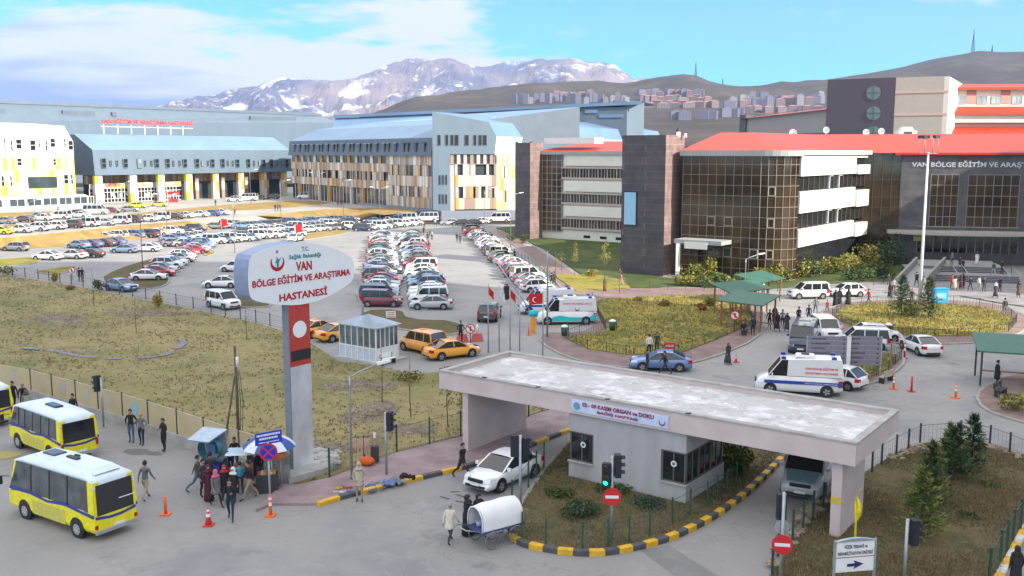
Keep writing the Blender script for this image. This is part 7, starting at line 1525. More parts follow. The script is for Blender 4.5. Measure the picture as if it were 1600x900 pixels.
def head3(r, p, aim_n, lit=None, back=False):
    n_ = Vector((math.cos(aim_n), math.sin(aim_n), 0)); mb = MB(); c = Vector(p); mb.box(c, (.24, .34, .95), rz=aim_n); r = mb.build('signal_head', flat('signal_black', (.02, .022, .03)), r)
    for k, (nm, on) in enumerate((('red', 0), ('amber', 0), ('green', 1))):
        q = c + n_ * .13 + UP * (.31 - .31 * k); rt = Vector((-n_.y, n_.x, 0)); mb = MB(); ang = [R(180 * i / 8) for i in range(9)]
        for a, b in zip(ang, ang[1:]): mb.add([q + rt * .13 * math.cos(a) + UP * .13 * math.sin(a), q + rt * .13 * math.cos(b) + UP * .13 * math.sin(b), q + n_ * .16 + rt * .13 * math.cos(b) + UP * .12 * math.sin(b), q + n_ * .16 + rt * .13 * math.cos(a) + UP * .12 * math.sin(a)], [(0, 1, 2, 3)])
        mb.build('visor', BLACK, r)
        mb = MB(); plane_poly(mb, q, rt, UP, ring_pts(0, 0, .105, 16), .004); mb.build('lens', GRN if (lit == 'green' and k == 2) else flat('dark_lens_' + nm, ((.10, .01, .01), (.12, .06, .01), (.01, .06, .04))[k], .2), r)
GRN = mat('lit_green_lens', (.01, .8, .45), .3, var=0, emis=2.2)
def tlight(px, py, h, label, heads, signs=()):
    r = T('traffic_light', label, 'traffic light', G(px, py), 0, 'traffic lights'); mb = MB(); mb.tube([(0, 0, 0), (0, 0, h)], .065); mb.build('pole', STEEL, r)
    for (off, z, aim, lit) in heads: head3(r, (off[0], off[1], z), aim, lit)
    for (z, rad, aim, stl) in signs: disc_sign(r, z, rad, aim, stl)
    mb = MB(); mb.box((0, 0, .02), (.35, .35, .06)); mb.build('base_plate', CONC, r); return r
tlight(604, 745, 3.3, 'traffic light with its head facing right by the pavement clothes sale', [((.22, 0), 2.85, -.3, None)])
tlight(162, 668, 3.0, 'traffic light in front of the translucent wall with its head to the left', [((-.22, 0), 2.65, 2.8, None)])
tlight(813, 815, 3.9, 'traffic light at the rounded tip of the middle island, seen from behind', [((-.25, .1), 3.4, 1.7, None), ((.2, .1), 3.3, .6, None)])
tlight(955, 850, 3.75, 'traffic light showing green above a red no entry disc', [((-.24, -.05), 3.0, -1.9, 'green'), ((.22, .0), 3.35, .1, None)], [(2.05, .38, -1.62, 'noentry')])
r_ = tlight(1219, 925, 3.8, 'traffic light pole with its back to the camera and a no entry disc', [((-.02, .22), 3.2, 1.5, None)], [(1.85, .38, -1.75, 'noentry')]); mb = MB(); mb.disc((0, .1, 2.45), .27, 'y', .02); mb.build('grey_sign_back', flat('sign_back', (.32, .35, .36)), r_)
tlight(1411, 935, 3.0, 'traffic light by the lower edge with its dark head turned right', [((.25, .05), 2.5, .3, None)])
r = T('road_sign', 'no parking disc and blue name plate on a grey pole by the crowd', 'road sign', G(423, 806)); mb = MB(); mb.tube([(0, 0, 0), (0, 0, 3.4)], .05); mb.build('pole', STEEL, r); disc_sign(r, 2.95, .40, -1.35, 'parking')
mb = MB(); c = Vector((.0, .09, 3.55)); nn = Vector((.25, -.97, 0)).normalized(); rt = Vector((.97, .25, 0)).normalized(); rt = (rt + UP * .12).normalized(); mb.hexa([c + rt * a - nn * b + UP * q for q in (-.28, .28) for a, b in ((-.58, 0), (.58, 0), (.58, .04), (-.58, .04))]); mb.build('name_plate', flat('plate_blue', (.01, .04, .50), .4), r)
mb = MB(); rr = random.Random(8)
for z, x0, x1, hh in ((.11, -.5, .5, .09), (-.05, -.4, .4, .09), (-.2, -.42, .46, .045)):
    x = x0
    while x < x1: wd = rr.uniform(.03, .07); plane_poly(mb, c + nn * .006, rt, UP, [(x, z), (x + wd, z), (x + wd, z + hh), (x, z + hh)], 0.0); x += wd + .016
mb.build('worn_lettering', WHITE, r)
for px, py, h, st, lb in ((113, 438, 1.3, 'nopark', 'round red and white sign on a short post at the field fence'), (735, 537, 1.3, 'nopark', 'round red and white sign beside the orange taxi'), (1147, 520, 1.6, 'nopark', 'red no entry disc leaning at the near shelter'), (1185, 470, 2.6, 'white', 'white square notice above the far shelter')):
    r = T('road_sign', lb, 'road sign', G(px, py)); mb = MB(); mb.tube([(0, 0, 0), (0, 0, h)], .035); mb.build('post', DARK, r)
    if st == 'white': mb = MB(); mb.box((0, -.05, h + .1), (.85, .05, .6)); mb.build('board', BLACK, r); mb = MB(); mb.box((0, -.08, h + .1), (.7, .02, .45)); mb.build('white_notice', WHITE, r)
    else: disc_sign(r, h, .42, -1.5, 'nopark')
# small boards
def board(px, py, label, w_, h_, zb, col, aim=-1.5, lines=3, lcol=WHITE, name='notice_board'):
    r = T(name, label, 'sign', G(px, py), aim + math.pi / 2)
    mb = MB(); mb.box((0, 0, zb + h_ / 2), (w_, .05, h_)); mb.build('panel', col, r)
    for s in (1, -1): mb = MB(); mb.box((s * w_ * .5, .03, (zb + h_) / 2), (.06, .06, zb + h_)); mb.build('leg', STEEL, r)
    mb = MB()
    for k in range(lines): z = zb + h_ * (1 - (k + .7) / (lines + .3)); mb.box((0, -.03, z), (w_ * .75, .012, h_ / lines * .35))
    mb.build('worn_lettering', lcol, r); return r
board(1046, 556, 'small white board with a red header by the railing of the green', .9, .75, .3, RED, -1.5, 2); board(611, 504, 'small pink and white notice on the verge behind the kiosk', .9, .6, .5, WHITE, -1.5, 3, flat('pink_line', (.6, .2, .2)))
for px, lb in ((1290, 'grey hospital direction board, the left one with a bright white end post'), (1343, 'grey hospital direction board, the right one nearer the bench')):
    r = T('direction_board', lb, 'sign', G(px, 592), -.12, 'grey direction boards'); BG = flat('board_grey', (.22, .22, .25), .5); z0, z1 = 1.0, 3.1; hw = 1.35
    mb = MB(); mb.box((0, 0, (z0 + z1) / 2), (2 * hw, .06, z1 - z0)); mb.build('panel', BG, r)
    mb = MB(); rr = random.Random(px)
    for k in range(6): z = z1 - .2 - k * .34; mb.box((0, -.035, z - .12), (2 * hw - .1, .01, .012), 1)
    mb.build('row_divider', [BG, flat('pale_line', (.5, .5, .52))], r)
    mb = MB()
    for k in range(6):
        z = z1 - .2 - k * .34; x = -hw + .25
        for _ in range(rr.randint(7, 12)): wd = rr.uniform(.05, .12); mb.box((x + wd / 2, -.036, z), (wd, .01, .1)); x += wd + .03
        mb.box((hw - .2, -.036, z), (.12, .01, .12))
    mb.build('worn_lettering', flat('dark_letter', (.06, .05, .10)), r)
    for s in (1, -1): mb = MB(); w_ = .28 if (s == 1 and px < 1300) else .08; mb.box((s * (hw + w_ / 2), 0, z1 / 2), (w_, .08, z1)); mb.build('post', WHITE if w_ > .1 else STEEL, r)
# physiotherapy arrow sign
r = T('arrow_sign', 'white hospital unit sign with a dark blue arrow in front of the pink column', 'sign'); WAx = Wall(G(1300, 962), (.985, .17)); wt = WAx.t(1366, 870); za = WAx.tz(1300, 895)[1]; zb = WAx.tz(1300, 848)[1]
zm_ = WAx.tz(1300, 872)[1]
for t in (-.05, wt - .02): mb = MB(); mb.wbox(WAx, t, t + .07, 0, zb + .05, -.04, .04); mb.build('leg', STEEL, r)
mb = MB(); mb.wbox(WAx, .03, wt - .03, za, zb, -.03, .03, 0); mb.wbox(WAx, .03, wt - .03, zm_ - .02, zm_ + .01, .03, .034, 1); mb.build('panel', [WHITE, flat('brown_line', (.25, .1, .1))], r)
mb = MB(); k = 8; top = [(wt * i / k, zb + .12 * math.sin(math.pi * (i + .6) / (k + 1))) for i in range(k + 1)]
for a, b in zip(top, top[1:]): mb.hexa([WAx.at(a[0], zb + .002, -.06), WAx.at(b[0], zb + .002, -.06), WAx.at(b[0], zb + .002, .06), WAx.at(a[0], zb + .002, .06), WAx.at(*a, -.06), WAx.at(*b, -.06), WAx.at(*b, .06), WAx.at(*a, .06)])
mb.build('curved_cap', STEEL, r); mb = MB(); o_ = WAx.at(0, zm_, .03); hh = zb - zm_
text(mb, 'FİZİK TEDAVİ ve', o_, WAx.d, UP, wt * .22, wt * .8, hh * .56, hh * .84, 0, .03); text(mb, 'REHABİLİTASYON ÜNİTESİ', o_, WAx.d, UP, wt * .06, wt * .94, hh * .14, hh * .42, 0, .03); mb.build('lettering', BLACK, r)
mb = MB(); o_ = WAx.at(0, za, .03); hh = zm_ - za; plane_poly(mb, o_, WAx.d, UP, [(wt * .3, hh * .36), (wt * .3, hh * .55), (wt * .5, hh * .57), (wt * .46, hh * .78), (wt * .72, hh * .50), (wt * .46, hh * .16), (wt * .5, hh * .36)], .012); mb.build('arrow', flat('arrow_blue', (.02, .03, .14)), r)

# cones and bollards
def cone(px, py, h, label, kind='cone', col=ORANGE, z=0):
    r = T('traffic_cone' if kind == 'cone' else 'bollard', label, 'traffic cone' if kind == 'cone' else 'bollard', G(px, py, z)); mb = MB(); mb.box((0, 0, .03), (.42, .42, .06)); mb.build('base', col, r); mb = MB()
    r0, r1 = (.15, .03) if kind == 'cone' else (.075, .06); mb.tube([(0, 0, .05), (0, 0, h)], [r0, r1], n=12); mb.build('body', col, r)
    if kind != 'plain' and col is not RED or kind == 'post':
        for a in ((.45, .62), (.74, .86)): mb = MB(); q = lambda f: r0 + (r1 - r0) * f + .006; mb.tube([(0, 0, .05 + (h - .05) * a[0]), (0, 0, .05 + (h - .05) * a[1])], [q(a[0]), q(a[1])], n=12, cap=False); mb.build('white_band', WHITE, r)
    return r
cone(259, 804, .85, 'orange traffic cone behind the big minibus', 'plain'); cone(326, 821, .85, 'red and white striped cone in front of the crowd', 'cone', mat('red_cone', (.75, .06, .05), .5)); cone(423, 806, 1.0, 'orange striped flexible bollard at the foot of the no parking pole', 'post')
cone(1396, 608, .95, 'orange and white striped cone beside the bench', 'post'); cone(1424, 612, 1.05, 'plain red cone in the middle of the road', 'plain', RED); cone(1493, 622, 1.0, 'orange and white striped cone right of the plain red cone', 'post'); cone(1413, 560, 1.3, 'tall red and white striped marker by the white saloon', 'post', RED); cone(1405, 537, .8, 'small red marker in front of the roundabout railing', 'post', RED); cone(826, 524, .9, 'orange cone beside the barrier post', 'plain'); cone(1150, 566, .6, 'pink and white cone far off behind the ambulance', 'post', RED)
# barrier with post
r = T('barrier', 'raised white barrier arm on an orange and turquoise motor post', 'barrier', G(833, 520)); mb = MB(); mb.box((0, 0, .75), (.42, .42, 1.5)); mb.build('motor_post', flat('barrier_orange', (.80, .32, .02)), r); mb = MB(); mb.blob((0, 0, 1.75), (.45, .35, .35)); mb.build('blue_cover', flat('turquoise_cover', (.03, .45, .60)), r); mb = MB(); mb.tube([(0, 0, 1.6), (-3.4, .3, 6.6)], .05); mb.tube([(-.3, 0, 1.5), (-3.6, .3, 6.4)], .03); mb.build('arm', STEEL, r)
r = T('road_barrier', 'red and white plastic road barriers joined in a pair by the guard', 'barrier', G(733, 534), .2)
for x in (-.6, .7): mb = MB(); mb.box((x, 0, .35), (1.1, .4, .7), 0, taper=.7); mb.build('block', flat('barrier_red', (.62, .14, .12)), r); mb = MB(); mb.tube([(x, 0, .7), (x, 0, 1.5)], .07); mb.build('white_marker', WHITE, r)
# flagpoles
FLR = flat('flag_red', (.60, .01, .015)); FLW = flat('flag_white', (.70, .72, .75))
for i, (px, py, h, m, lb) in enumerate([(763, 551, 5.6, FLR, 'flagpole with a limp red flag, first of the row behind the gate'), (780, 549, 5.4, FLW, 'flagpole with a limp white flag, second of the row behind the gate'), (797, 547, 5.2, FLR, 'flagpole with a drooping red flag, third of the row behind the gate'), (812, 548, 5.0, None, 'bare flagpole, fourth of the row behind the gate'), (848, 556, 5.2, FLR, 'flagpole with a spread red crescent flag beside the turquoise ambulance')]):
    r = T('flagpole', lb, 'flagpole', G(px, py), 0, 'flagpoles behind the gate'); mb = MB(); mb.tube([(0, 0, 0), (0, 0, h)], [.055, .04]); mb.build('pole', STEEL, r)
    if m:
        mb = MB(); n = 6; big = i == 4; wd = -1.1 if big else .45; ht = .85 if big else .7; vs = []
        for a in range(n + 1):
            for b in range(4): vs.append((wd * a / n, .08 * math.sin(a * 1.5 + b), h - .15 - ht * b / 3 * (1 if big else .9) - (.12 if big else .55) * a / n))
        mb.add(vs, [(4 * a + b, 4 * a + b + 1, 4 * a + b + 5, 4 * a + b + 4) for a in range(n) for b in range(3)], 0, True); mb.build('flag', m, r)
        if big:
            mb = MB(); o_ = Vector((-.62, -.10, h - .68)); crescent(mb, o_, Vector((0, 0, 1)), Vector((-1, 0, 0)) * -1, 0, 0, .22, 0, 0) ; mb.build('crescent', FLW, r)
for px, py, lb in ((346, 366, 'red flag on a short pole among the cars of the left lot'), (462, 377, 'orange red flag on a short pole in the second row')):
    r = T('flag', lb, 'flag', G(px, py)); mb = MB(); mb.tube([(0, 0, 0), (0, 0, 3.2)], .05); mb.build('pole', STEEL, r); mb = MB(); mb.add([(0, 0, 3.1), (1.3, .2, 2.9), (1.1, .1, 2.2), (1.7, 0, 1.8), (.2, .1, 1.5), (0, 0, 1.2)], [(0, 5, 4, 3, 2, 1)]); mb.build('cloth', FLR, r)

# kiosk
kk = T('kiosk', 'white framed glass kiosk with a hipped grey metal roof', 'kiosk'); K0 = G(612, 566); WK1 = Wall(G(588, 568), uD); WK2 = Wall(G(588, 568), vD); kl = WK1.t(531, 540); kr = WK2.t(622, 540); KH = 2.75
kc = Wall(G(588, 568), uD)
mbw, mbf, mbp = MB(), MB(), MB()
for W_, t0, t1, n in ((WK1, kl, 0, 6), (WK2, 0, kr, 5)):
    mbw.wbox(W_, t0, t1, 1.05, KH - .15, -.08, -.03); mbp.wbox(W_, t0, t1, 0, 1.05, -.1, 0)
    for i in range(n + 1): t = t0 + (t1 - t0) * i / n; mbf.wbox(W_, t - .03, t + .03, 0, KH, -.06, .035)
    for z in (.04, 1.05, KH - .12): mbf.wbox(W_, t0, t1, z, z + .08, -.06, .03)
mbw.build('window_glass', mat('kiosk_glass', (.16, .21, .24), .12, var=.4, scale=.8, spec=.8), kk); mbf.build('frame', WHITE, kk); mbp.build('lower_panel', flat('kiosk_panel', (.52, .58, .66)), kk)
q = [WK1.at(kl - .25, KH, .25), WK1.at(.0, KH) + (uD - vD) * .25, WK2.at(kr + .25, KH, .25), WK2.at(kr + .25, KH) + uD * (kl - .25)]
mb = MB(); ap = (q[0] + q[2]) / 2 + UP * .75
for i in range(4): mb.poly([q[i], q[(i + 1) % 4], ap])
mb.poly(q[::-1]); mb.build('roof', mat('kiosk_roof_metal', (.30, .38, .46), .4, .4, var=.2, scale=.6), kk)
mb = MB(); bb = ap - UP * .3 + uD * -.6; mb.tube([bb, bb + UP * .9, bb + UP * 1.7 + uD * -.5 - vD * .2, bb + UP * 2.1 - uD * .5 - vD * .2], .09); mb.build('stove_pipe', STEEL, kk)
mb = MB(); mb.wbox(WK2, kr * .02, kr * .98, 0, 1.04, -.3, .01); mb.build('white_counter', WHITE, kk)
mb = MB(); w_ = WK1; mb.prism([w_.at(kl - .3, 0, .5).xy, w_.at(.6, 0, .5).xy, WK2.at(kr + .4, 0, .6).xy, (WK2.at(kr + .4) + uD * kl).xy], 0, .1); mb.build('floor_slab', CONC, kk)
def bench(px, py, aim, label, m=None, z=0):
    r = T('bench', label, 'bench', G(px, py, z), aim); m = m or flat('bench_wood', (.45, .40, .28))
    for nm, c, s in (('seat', (0, 0, .44), (1.5, .42, .05)), ('backrest', (0, .22, .72), (1.5, .05, .35))): mb = MB(); mb.box(c, s); mb.build(nm, m, r)
    for s in (1, -1): mb = MB(); mb.box((s * .62, 0, .21), (.06, .4, .42)); mb.box((s * .62, .19, .6), (.05, .05, .5)); mb.build('leg', DARK, r)
bench(606, 569, .9, 'pale bench against the right side of the kiosk', WHITE); bench(1384, 597, -2.4, 'wooden bench at the tip of the small garden'); bench(1563, 618, .8, 'bench under the front edge of the right shelter', DARK, .1); bench(1163, 522, 1.2, 'dark bench under the near shelter', DARK, .1)
# shelters
def shelter(p, rz, wx, wy, label, posts=WOOD):
    r = T('shelter', label, 'shelter', p, rz, 'green roofed shelters'); h = 2.5; mb = MB(); x, y = wx / 2 + .35, wy / 2 + .35
    mb.add([(-x, -y, h - .1), (x, -y, h - .1), (x, y, h + .5), (-x, y, h + .5), (-x, -y, h), (x, -y, h), (x, y, h + .6), (-x, y, h + .6)], [(3, 2, 1, 0), (4, 5, 6, 7), (0, 1, 5, 4), (1, 2, 6, 5), (2, 3, 7, 6), (3, 0, 4, 7)]); mb.build('roof', GROOF, r)
    for sx in (1, 0, -1):
        for sy in (1, -1): mb = MB(); mb.box((sx * wx / 2, sy * wy / 2, h / 2 + (.12 if sy > 0 else -.05)), (.12, .12, h + (.3 if sy > 0 else -.1))); mb.build('post', posts, r)
    mb = MB(); mb.box((0, wy / 2 - .25, .45), (wx * .9, .35, .06)); mb.build('bench_plank', WOOD, r); return r
shelter(G(1168, 512, .1), -.75, 4.0, 2.6, 'green roofed timber shelter nearest the gate, beside the triangular green'); shelter(G(1157, 490, .1), .55, 5.0, 2.2, 'green roofed shelter in the middle of the three, half hidden behind the nearest'); shelter(G(1186, 472, .1), .75, 4.6, 2.2, 'green roofed shelter farthest back with open timber posts by the vans'); shelter(G(1608, 600, .1), -.35, 6.5, 3.4, 'green roofed shelter at the right edge of the photo', DARK)
# bins
for px, py, lb in ((844, 440, 'green bin on the brick walk beside the lawn'), (882, 526, 'white and green bin at the corner by the ambulance'), (957, 517, 'green and white bin at the point of the green'), (1388, 523, 'black and white bin at the near side of the roundabout railing')):
    r = T('litter_bin', lb, 'litter bin', G(px, py, .13)); mb = MB(); mb.tube([(0, 0, .1), (0, 0, .85)], [.26, .32], n=12); mb.build('drum', GREENM if 'black' not in lb else BLACK, r); mb = MB(); mb.tube([(0, 0, .85), (0, 0, .95), (0, 0, 1.05)], [.33, .3, .1], n=12); mb.build('lid', WHITE, r); mb = MB(); mb.tube([(.36, 0, 0), (.36, 0, 1.2)], .03); mb.build('post', DARK, r)
r = T('blue_machine', 'bright blue vending machine behind the pines of the roundabout', 'machine', G(1467, 476), 0); mb = MB(); mb.box((0, 0, .85), (1.5, .9, 1.7)); mb.box((0, -.02, 1.74), (1.6, 1.0, .1)); mb.build('cabinet', flat('bright_blue', (.02, .33, .62)), r); mb = MB(); mb.box((0, -.46, 1.0), (1.0, .02, .6)); mb.build('panel', flat('pale_blue_panel', (.25, .5, .7)), r)
r = T('yellow_service_box', 'yellow telephone hood on a bent pipe in front of the pink column', 'telephone hood', G(1332, 880)); YP = flat('bright_yellow', (.80, .66, .02)); mb = MB(); mb.tube([(.05, 0, 0), (.05, 0, 1.9), (-.02, 0, 2.5), (.25, .05, 3.0)], .045); mb.build('pipe', YP, r); mb = MB(); mb.loft([[(.04 + a * .07, .20 * math.cos(t * .6283), 2.2 + .55 * math.sin(t * .6283) * (1 - a * .2)) for t in range(10)] for a in (0, 1, 2)]); mb.build('hood', YP, r)
r = T('utility_pole', 'weathered wooden utility pole leaning behind the translucent wall', 'utility pole', G(374, 722)); h = 6.2; mb = MB(); mb.tube([(0, 0, 0), (0.02, 0, h * .6), (0, 0, h)], [.10, .08, .06]); mb.build('pole', BARK, r); mb = MB(); mb.tube([(-.9, -.1, 0), (-.05, 0, 4.6)], [.06, .05]); mb.build('brace', BARK, r)
mb = MB(); mb.tube([(.1, 0, 5.1), (.1, 0, 5.6)], .08); mb.build('insulator', WHITE, r)
for s in (.12, .2): mb = MB(); mb.tube([(s, 0, 4.9), (s * 1.6, 0, 3.2), (s * 1.1, 0, 1.5), (s * .6, 0, .4)], .018, n=5); mb.build('cable', DARK, r)

# telephone shells, stall, umbrella
r = T('telephone_shell', 'silver and blue telephone shell with a tilted roof by the wall', 'telephone booth', G(338, 748), -1.9); SH = mat('shell_metal', (.40, .50, .60), .35, .5, var=.12); mb = MB()
mb.box((0, 0, .45), (.5, .8, .9)); mb.build('pedestal', flat('phone_blue', (.02, .05, .30)), r); mb = MB()
oc = [(x, z) for x, z in ring_pts(0, 1.65, .55, 20)]; 
mb.loft([[(.05, y, z) for y, z in oc], [(.12, y * 1.05, 1.65 + (z - 1.65) * 1.05) for y, z in oc], [(.55, y * 1.1, 1.65 + (z - 1.65) * 1.1) for y, z in oc]], cap=False); mb.build('shell', flat('shell_teal', (.10, .25, .32), .3), r)
mb = MB(); mb.box((-.02, 0, 1.35), (.08, 1.35, 2.3)); mb.build('back_frame', SH, r); mb = MB(); mb.hexa([(-.1, -.7, 2.5), (1.3, -.6, 2.25), (1.3, .6, 2.25), (-.1, .7, 2.5), (-.1, -.7, 2.57), (1.3, -.6, 2.31), (1.3, .6, 2.31), (-.1, .7, 2.57)]); mb.build('roof', SH, r); mb = MB(); mb.box((.12, 0, 1.6), (.2, .35, .5)); mb.build('telephone', flat('phone_body', (.1, .2, .4)), r)
r = T('stall_table', 'street stall table under a pale blue glass top beside the crowd', 'stall', G(380, 760), .1); mb = MB(); mb.hexa([(-.7, -.55, 1.72), (.7, -.55, 1.72), (.7, .55, 1.72), (-.7, .55, 1.72), (-.68, -.5, 1.80), (.68, -.5, 1.80), (.68, .5, 1.80), (-.68, .5, 1.80)]); mb.build('glass_top', mat('pale_sheet', (.45, .58, .68), .25, .3, var=.1), r)
for sx in (1, -1):
    for sy in (1, -1): mb = MB(); mb.tube([(sx * .6, sy * .45, 0), (sx * .6, sy * .45, 1.72)], .025, n=6); mb.build('leg', DARK, r)
mb = MB(); mb.box((0, 0, .8), (1.2, .9, .5)); mb.build('tray', flat('tray_red', (.25, .08, .05)), r)
r = T('umbrella', 'blue and white striped market umbrella beside the crowd', 'umbrella', G(423, 764)); mb = MB(); mb.tube([(.15, 0, 0), (.0, 0, 2.75)], .025); mb.build('pole', WHITE, r); UBL = flat('umbrella_blue', (.04, .10, .36)); UWH = flat('umbrella_white', (.70, .74, .80))
ns = 10
for k in range(ns):
    a, b = 2 * math.pi * k / ns, 2 * math.pi * (k + 1) / ns; mb = MB(); rows_ = [(0.02, 2.8), (.55, 2.62), (1.0, 2.38), (1.28, 2.12)]
    for (r0, z0), (r1, z1) in zip(rows_, rows_[1:]): mb.add([(r0 * math.cos(a), r0 * math.sin(a), z0), (r1 * math.cos(a), r1 * math.sin(a), z1), (r1 * math.cos(b), r1 * math.sin(b), z1), (r0 * math.cos(b), r0 * math.sin(b), z0)], [(0, 1, 2, 3)])
    mb.build('canopy_gore', UBL if k % 2 else UWH, r)
r = T('stall_stand', 'low vendor stand with bright goods under the umbrella', 'stall', G(418, 768), .2); mb = MB(); mb.box((0, 0, .45), (1.0, .6, .9)); mb.build('cabinet', DARK, r)
for i in range(6): mb = MB(); mb.box((-.35 + .14 * i, -.05, .95), (.12, .35, .1 + .05 * (i % 3))); mb.build('goods', [flat('goods_red', (.5, .1, .05)), flat('goods_cream', (.6, .55, .4)), flat('goods_orange', (.7, .3, .05))][i % 3], r)
r = T('orange_basket', 'orange plastic basket hanging beside the umbrella', 'basket', G(440, 765)); mb = MB(); mb.tube([(0, 0, 1.55), (0, 0, 1.9)], [.22, .3], n=10); mb.build('bowl', flat('basket_orange', (.75, .22, .06)), r); mb = MB(); mb.tube([(0, 0, 0), (0, 0, 1.55)], .02); mb.build('stand', STEEL, r)
# goods on the pavement
rr = random.Random(12); names = [('blue_jeans', 'jeans', (.10, .14, .22)), ('grey_clothes', 'clothes', (.25, .27, .30)), ('black_bag', 'bag', (.02, .02, .025)), ('pink_cloth', 'cloth', (.65, .06, .35)), ('checked_shirt', 'shirt', (.18, .24, .48)), ('white_shoes', 'shoes', (.6, .6, .6)), ('red_cloth', 'cloth', (.50, .04, .04)), ('yellow_toy', 'toy', (.6, .45, .05))]
for (nm, px, py, sx, sy, sz, lb) in [('blue_jeans', 585, 762, .55, .35, .10, 'folded blue jeans spread on the pavement right of the hooded man'), ('blue_jeans', 573, 766, .35, .3, .08, 'blue jeans lying just behind the hooded man'), ('grey_clothes', 597, 757, .5, .3, .14, 'heap of grey clothes at the foot of the traffic light'), ('checked_shirt', 612, 757, .45, .3, .28, 'blue checked shirts heaped against the yellow kerb'), ('grey_clothes', 622, 754, .4, .3, .30, 'pile of pale grey clothes left of the black bag'), ('pink_cloth', 628, 745, .2, .15, .2, 'bright pink cloth on top of the clothes pile'), ('black_bag', 638, 748, .4, .28, .32, 'black bag at the right end of the clothes pile'), ('checked_shirt', 552, 768, .3, .2, .08, 'blue cloth beside the left lamp post'), ('red_cloth', 543, 763, .28, .12, .10, 'bright red cloth left of the lamp post'), ('white_shoes', 535, 770, .22, .12, .10, 'pair of white shoes on the kerb edge'), ('yellow_toy', 529, 764, .18, .12, .1, 'small yellow goods at the left end of the sale'), ('white_shoes', 525, 769, .15, .1, .08, 'small white goods nearest the kerb start')]:
    c = dict((a, cc) for a, b, cc in names)[nm]; p = G(px, py, .13); mb = MB()
    for i in range(9): mb.blob((rr.uniform(-sx, sx) * .75, rr.uniform(-sy, sy) * .8, sz * rr.uniform(.15, .6)), (sx * rr.uniform(.18, .42), sy * rr.uniform(.25, .5), sz * rr.uniform(.2, .45)), seg=7, rings=4, jit=.35, smooth=False)
    o = mb.build(nm, flat('fabric_' + nm, c, .9), None, p, rr.uniform(-.5, .5)); tag(o, lb, dict((a, b) for a, b, _ in names)[nm], 'goods of the pavement sale')
r = T('bead_rack', 'string of pink and white beads hanging on the green fence', 'goods', G(563, 728, .1)); mb = MB()
for i in range(9): mb.tube([(-.3 + i * .09, 0, 1.5 - .04 * (i % 3)), (-.32 + i * .085 + rr.uniform(-.05, .05), -.05, .55 + rr.uniform(0, .2))], .028, n=5)
mb.build('beads', flat('bead_pink', (.60, .38, .32)), r); mb = MB(); mb.tube([(-.45, 0, 1.52), (.5, 0, 1.55)], .02); mb.build('string', DARK, r)
o = MB(); o.blob((0, 0, .22), (.42, .28, .24), jit=.08); o = o.build('orange_bag', flat('orange_bag', (.75, .12, .02)), None, G(574, 727, .13)); tag(o, 'orange bag on the pavement under the beads', 'bag')
r = T('suitcase', 'dark suitcase with a white tag standing by the fence', 'suitcase', G(586, 722, .13)); mb = MB(); mb.box((0, 0, .45), (.42, .26, .8), 0, taper=.95); mb.build('case', flat('case_dark', (.06, .06, .065)), r); mb = MB(); mb.tube([(-.12, 0, .85), (-.12, 0, 1.5), (.12, 0, 1.5), (.12, 0, .85)], .015); mb.build('handle', STEEL, r); mb = MB(); mb.box((0, -.04, 1.45), (.14, .02, .3)); mb.build('tag', WHITE, r)
# covered cart
cp = G(774, 846); ct = T('covered_cart', 'white canvas covered hand cart on four bicycle wheels', 'cart', (cp.x, cp.y, 0), .62); CAN = mat('canvas', (.80, .80, .80), .7, var=.05, scale=1.5, bump=.01)
mb = MB(); prof = [(-.55, .78), (-.56, 1.15), (-.50, 1.48), (-.32, 1.70), (0, 1.80), (.32, 1.70), (.50, 1.48), (.56, 1.15), (.55, .78)]
loops = [[(x, y * k, .78 + (z - .78) * kz) for y, z in prof] for x, k, kz in ((-.95, .97, .92), (-.5, 1, 1), (0, 1.0, .98), (.5, 1.0, 1.02), (.98, 1, .98), (1.1, .82, .8))]
n = len(prof)
for a, b in zip(loops, loops[1:]): mb.add(a + b, [(i, i + 1, n + i + 1, n + i) for i in range(n - 1)], 0, True)
mb.poly(loops[-1][::-1]); mb.build('canvas_cover', CAN, ct)
mb = MB(); mb.box((.05, 0, .74), (2.15, 1.08, .10)); mb.build('cart_bed', flat('cart_blue', (.05, .09, .20)), ct); mb = MB(); mb.tube([(-1.0, y * .97, .78 + (z - .78) * .92) for y, z in prof], .03, n=6); mb.build('front_hoop', WHITE, ct)
mb = MB(); mb.tube([(-1.0, -.45, .8), (-1.7, -.40, 1.0), (-1.7, .40, 1.0), (-1.0, .45, .8)], .022, n=6); mb.build('push_handle', STEEL, ct)
mb = MB(); mb.box((.3, 0, 1.1), (.9, .9, .6)); mb.build('cargo', flat('cargo_brown', (.12, .07, .05)), ct)
for x, y in ((-.72, .12), (-.65, -.22)): mb = MB(); mb.tube([(x, y, .80), (x, y, 1.02)], [.10, .16], n=10); mb.build('plastic_bowl', flat('lilac_bowl', (.42, .45, .70)), ct)
for x in (-.55, .62):
    for y in (-.62, .62):
        mb = MB(); mb.tube([(x + .36 * math.cos(k * .3142), y, .38 + .36 * math.sin(k * .3142)) for k in range(21)], .026, n=6, cap=False); mb.tube([(x, y - .05, .38), (x, y + .05, .38)], .04)
        for k in range(12): a = k * .5236; mb.tube([(x, y, .38), (x + .35 * math.cos(a), y, .38 + .35 * math.sin(a))], .006, n=3)
        mb.build('wheel', flat('wheel_grey', (.20, .20, .20)), ct)
for x in (-.55, .62): mb = MB(); mb.tube([(x, -.6, .38), (x, .6, .38)], .025); mb.build('axle', DARK, ct)
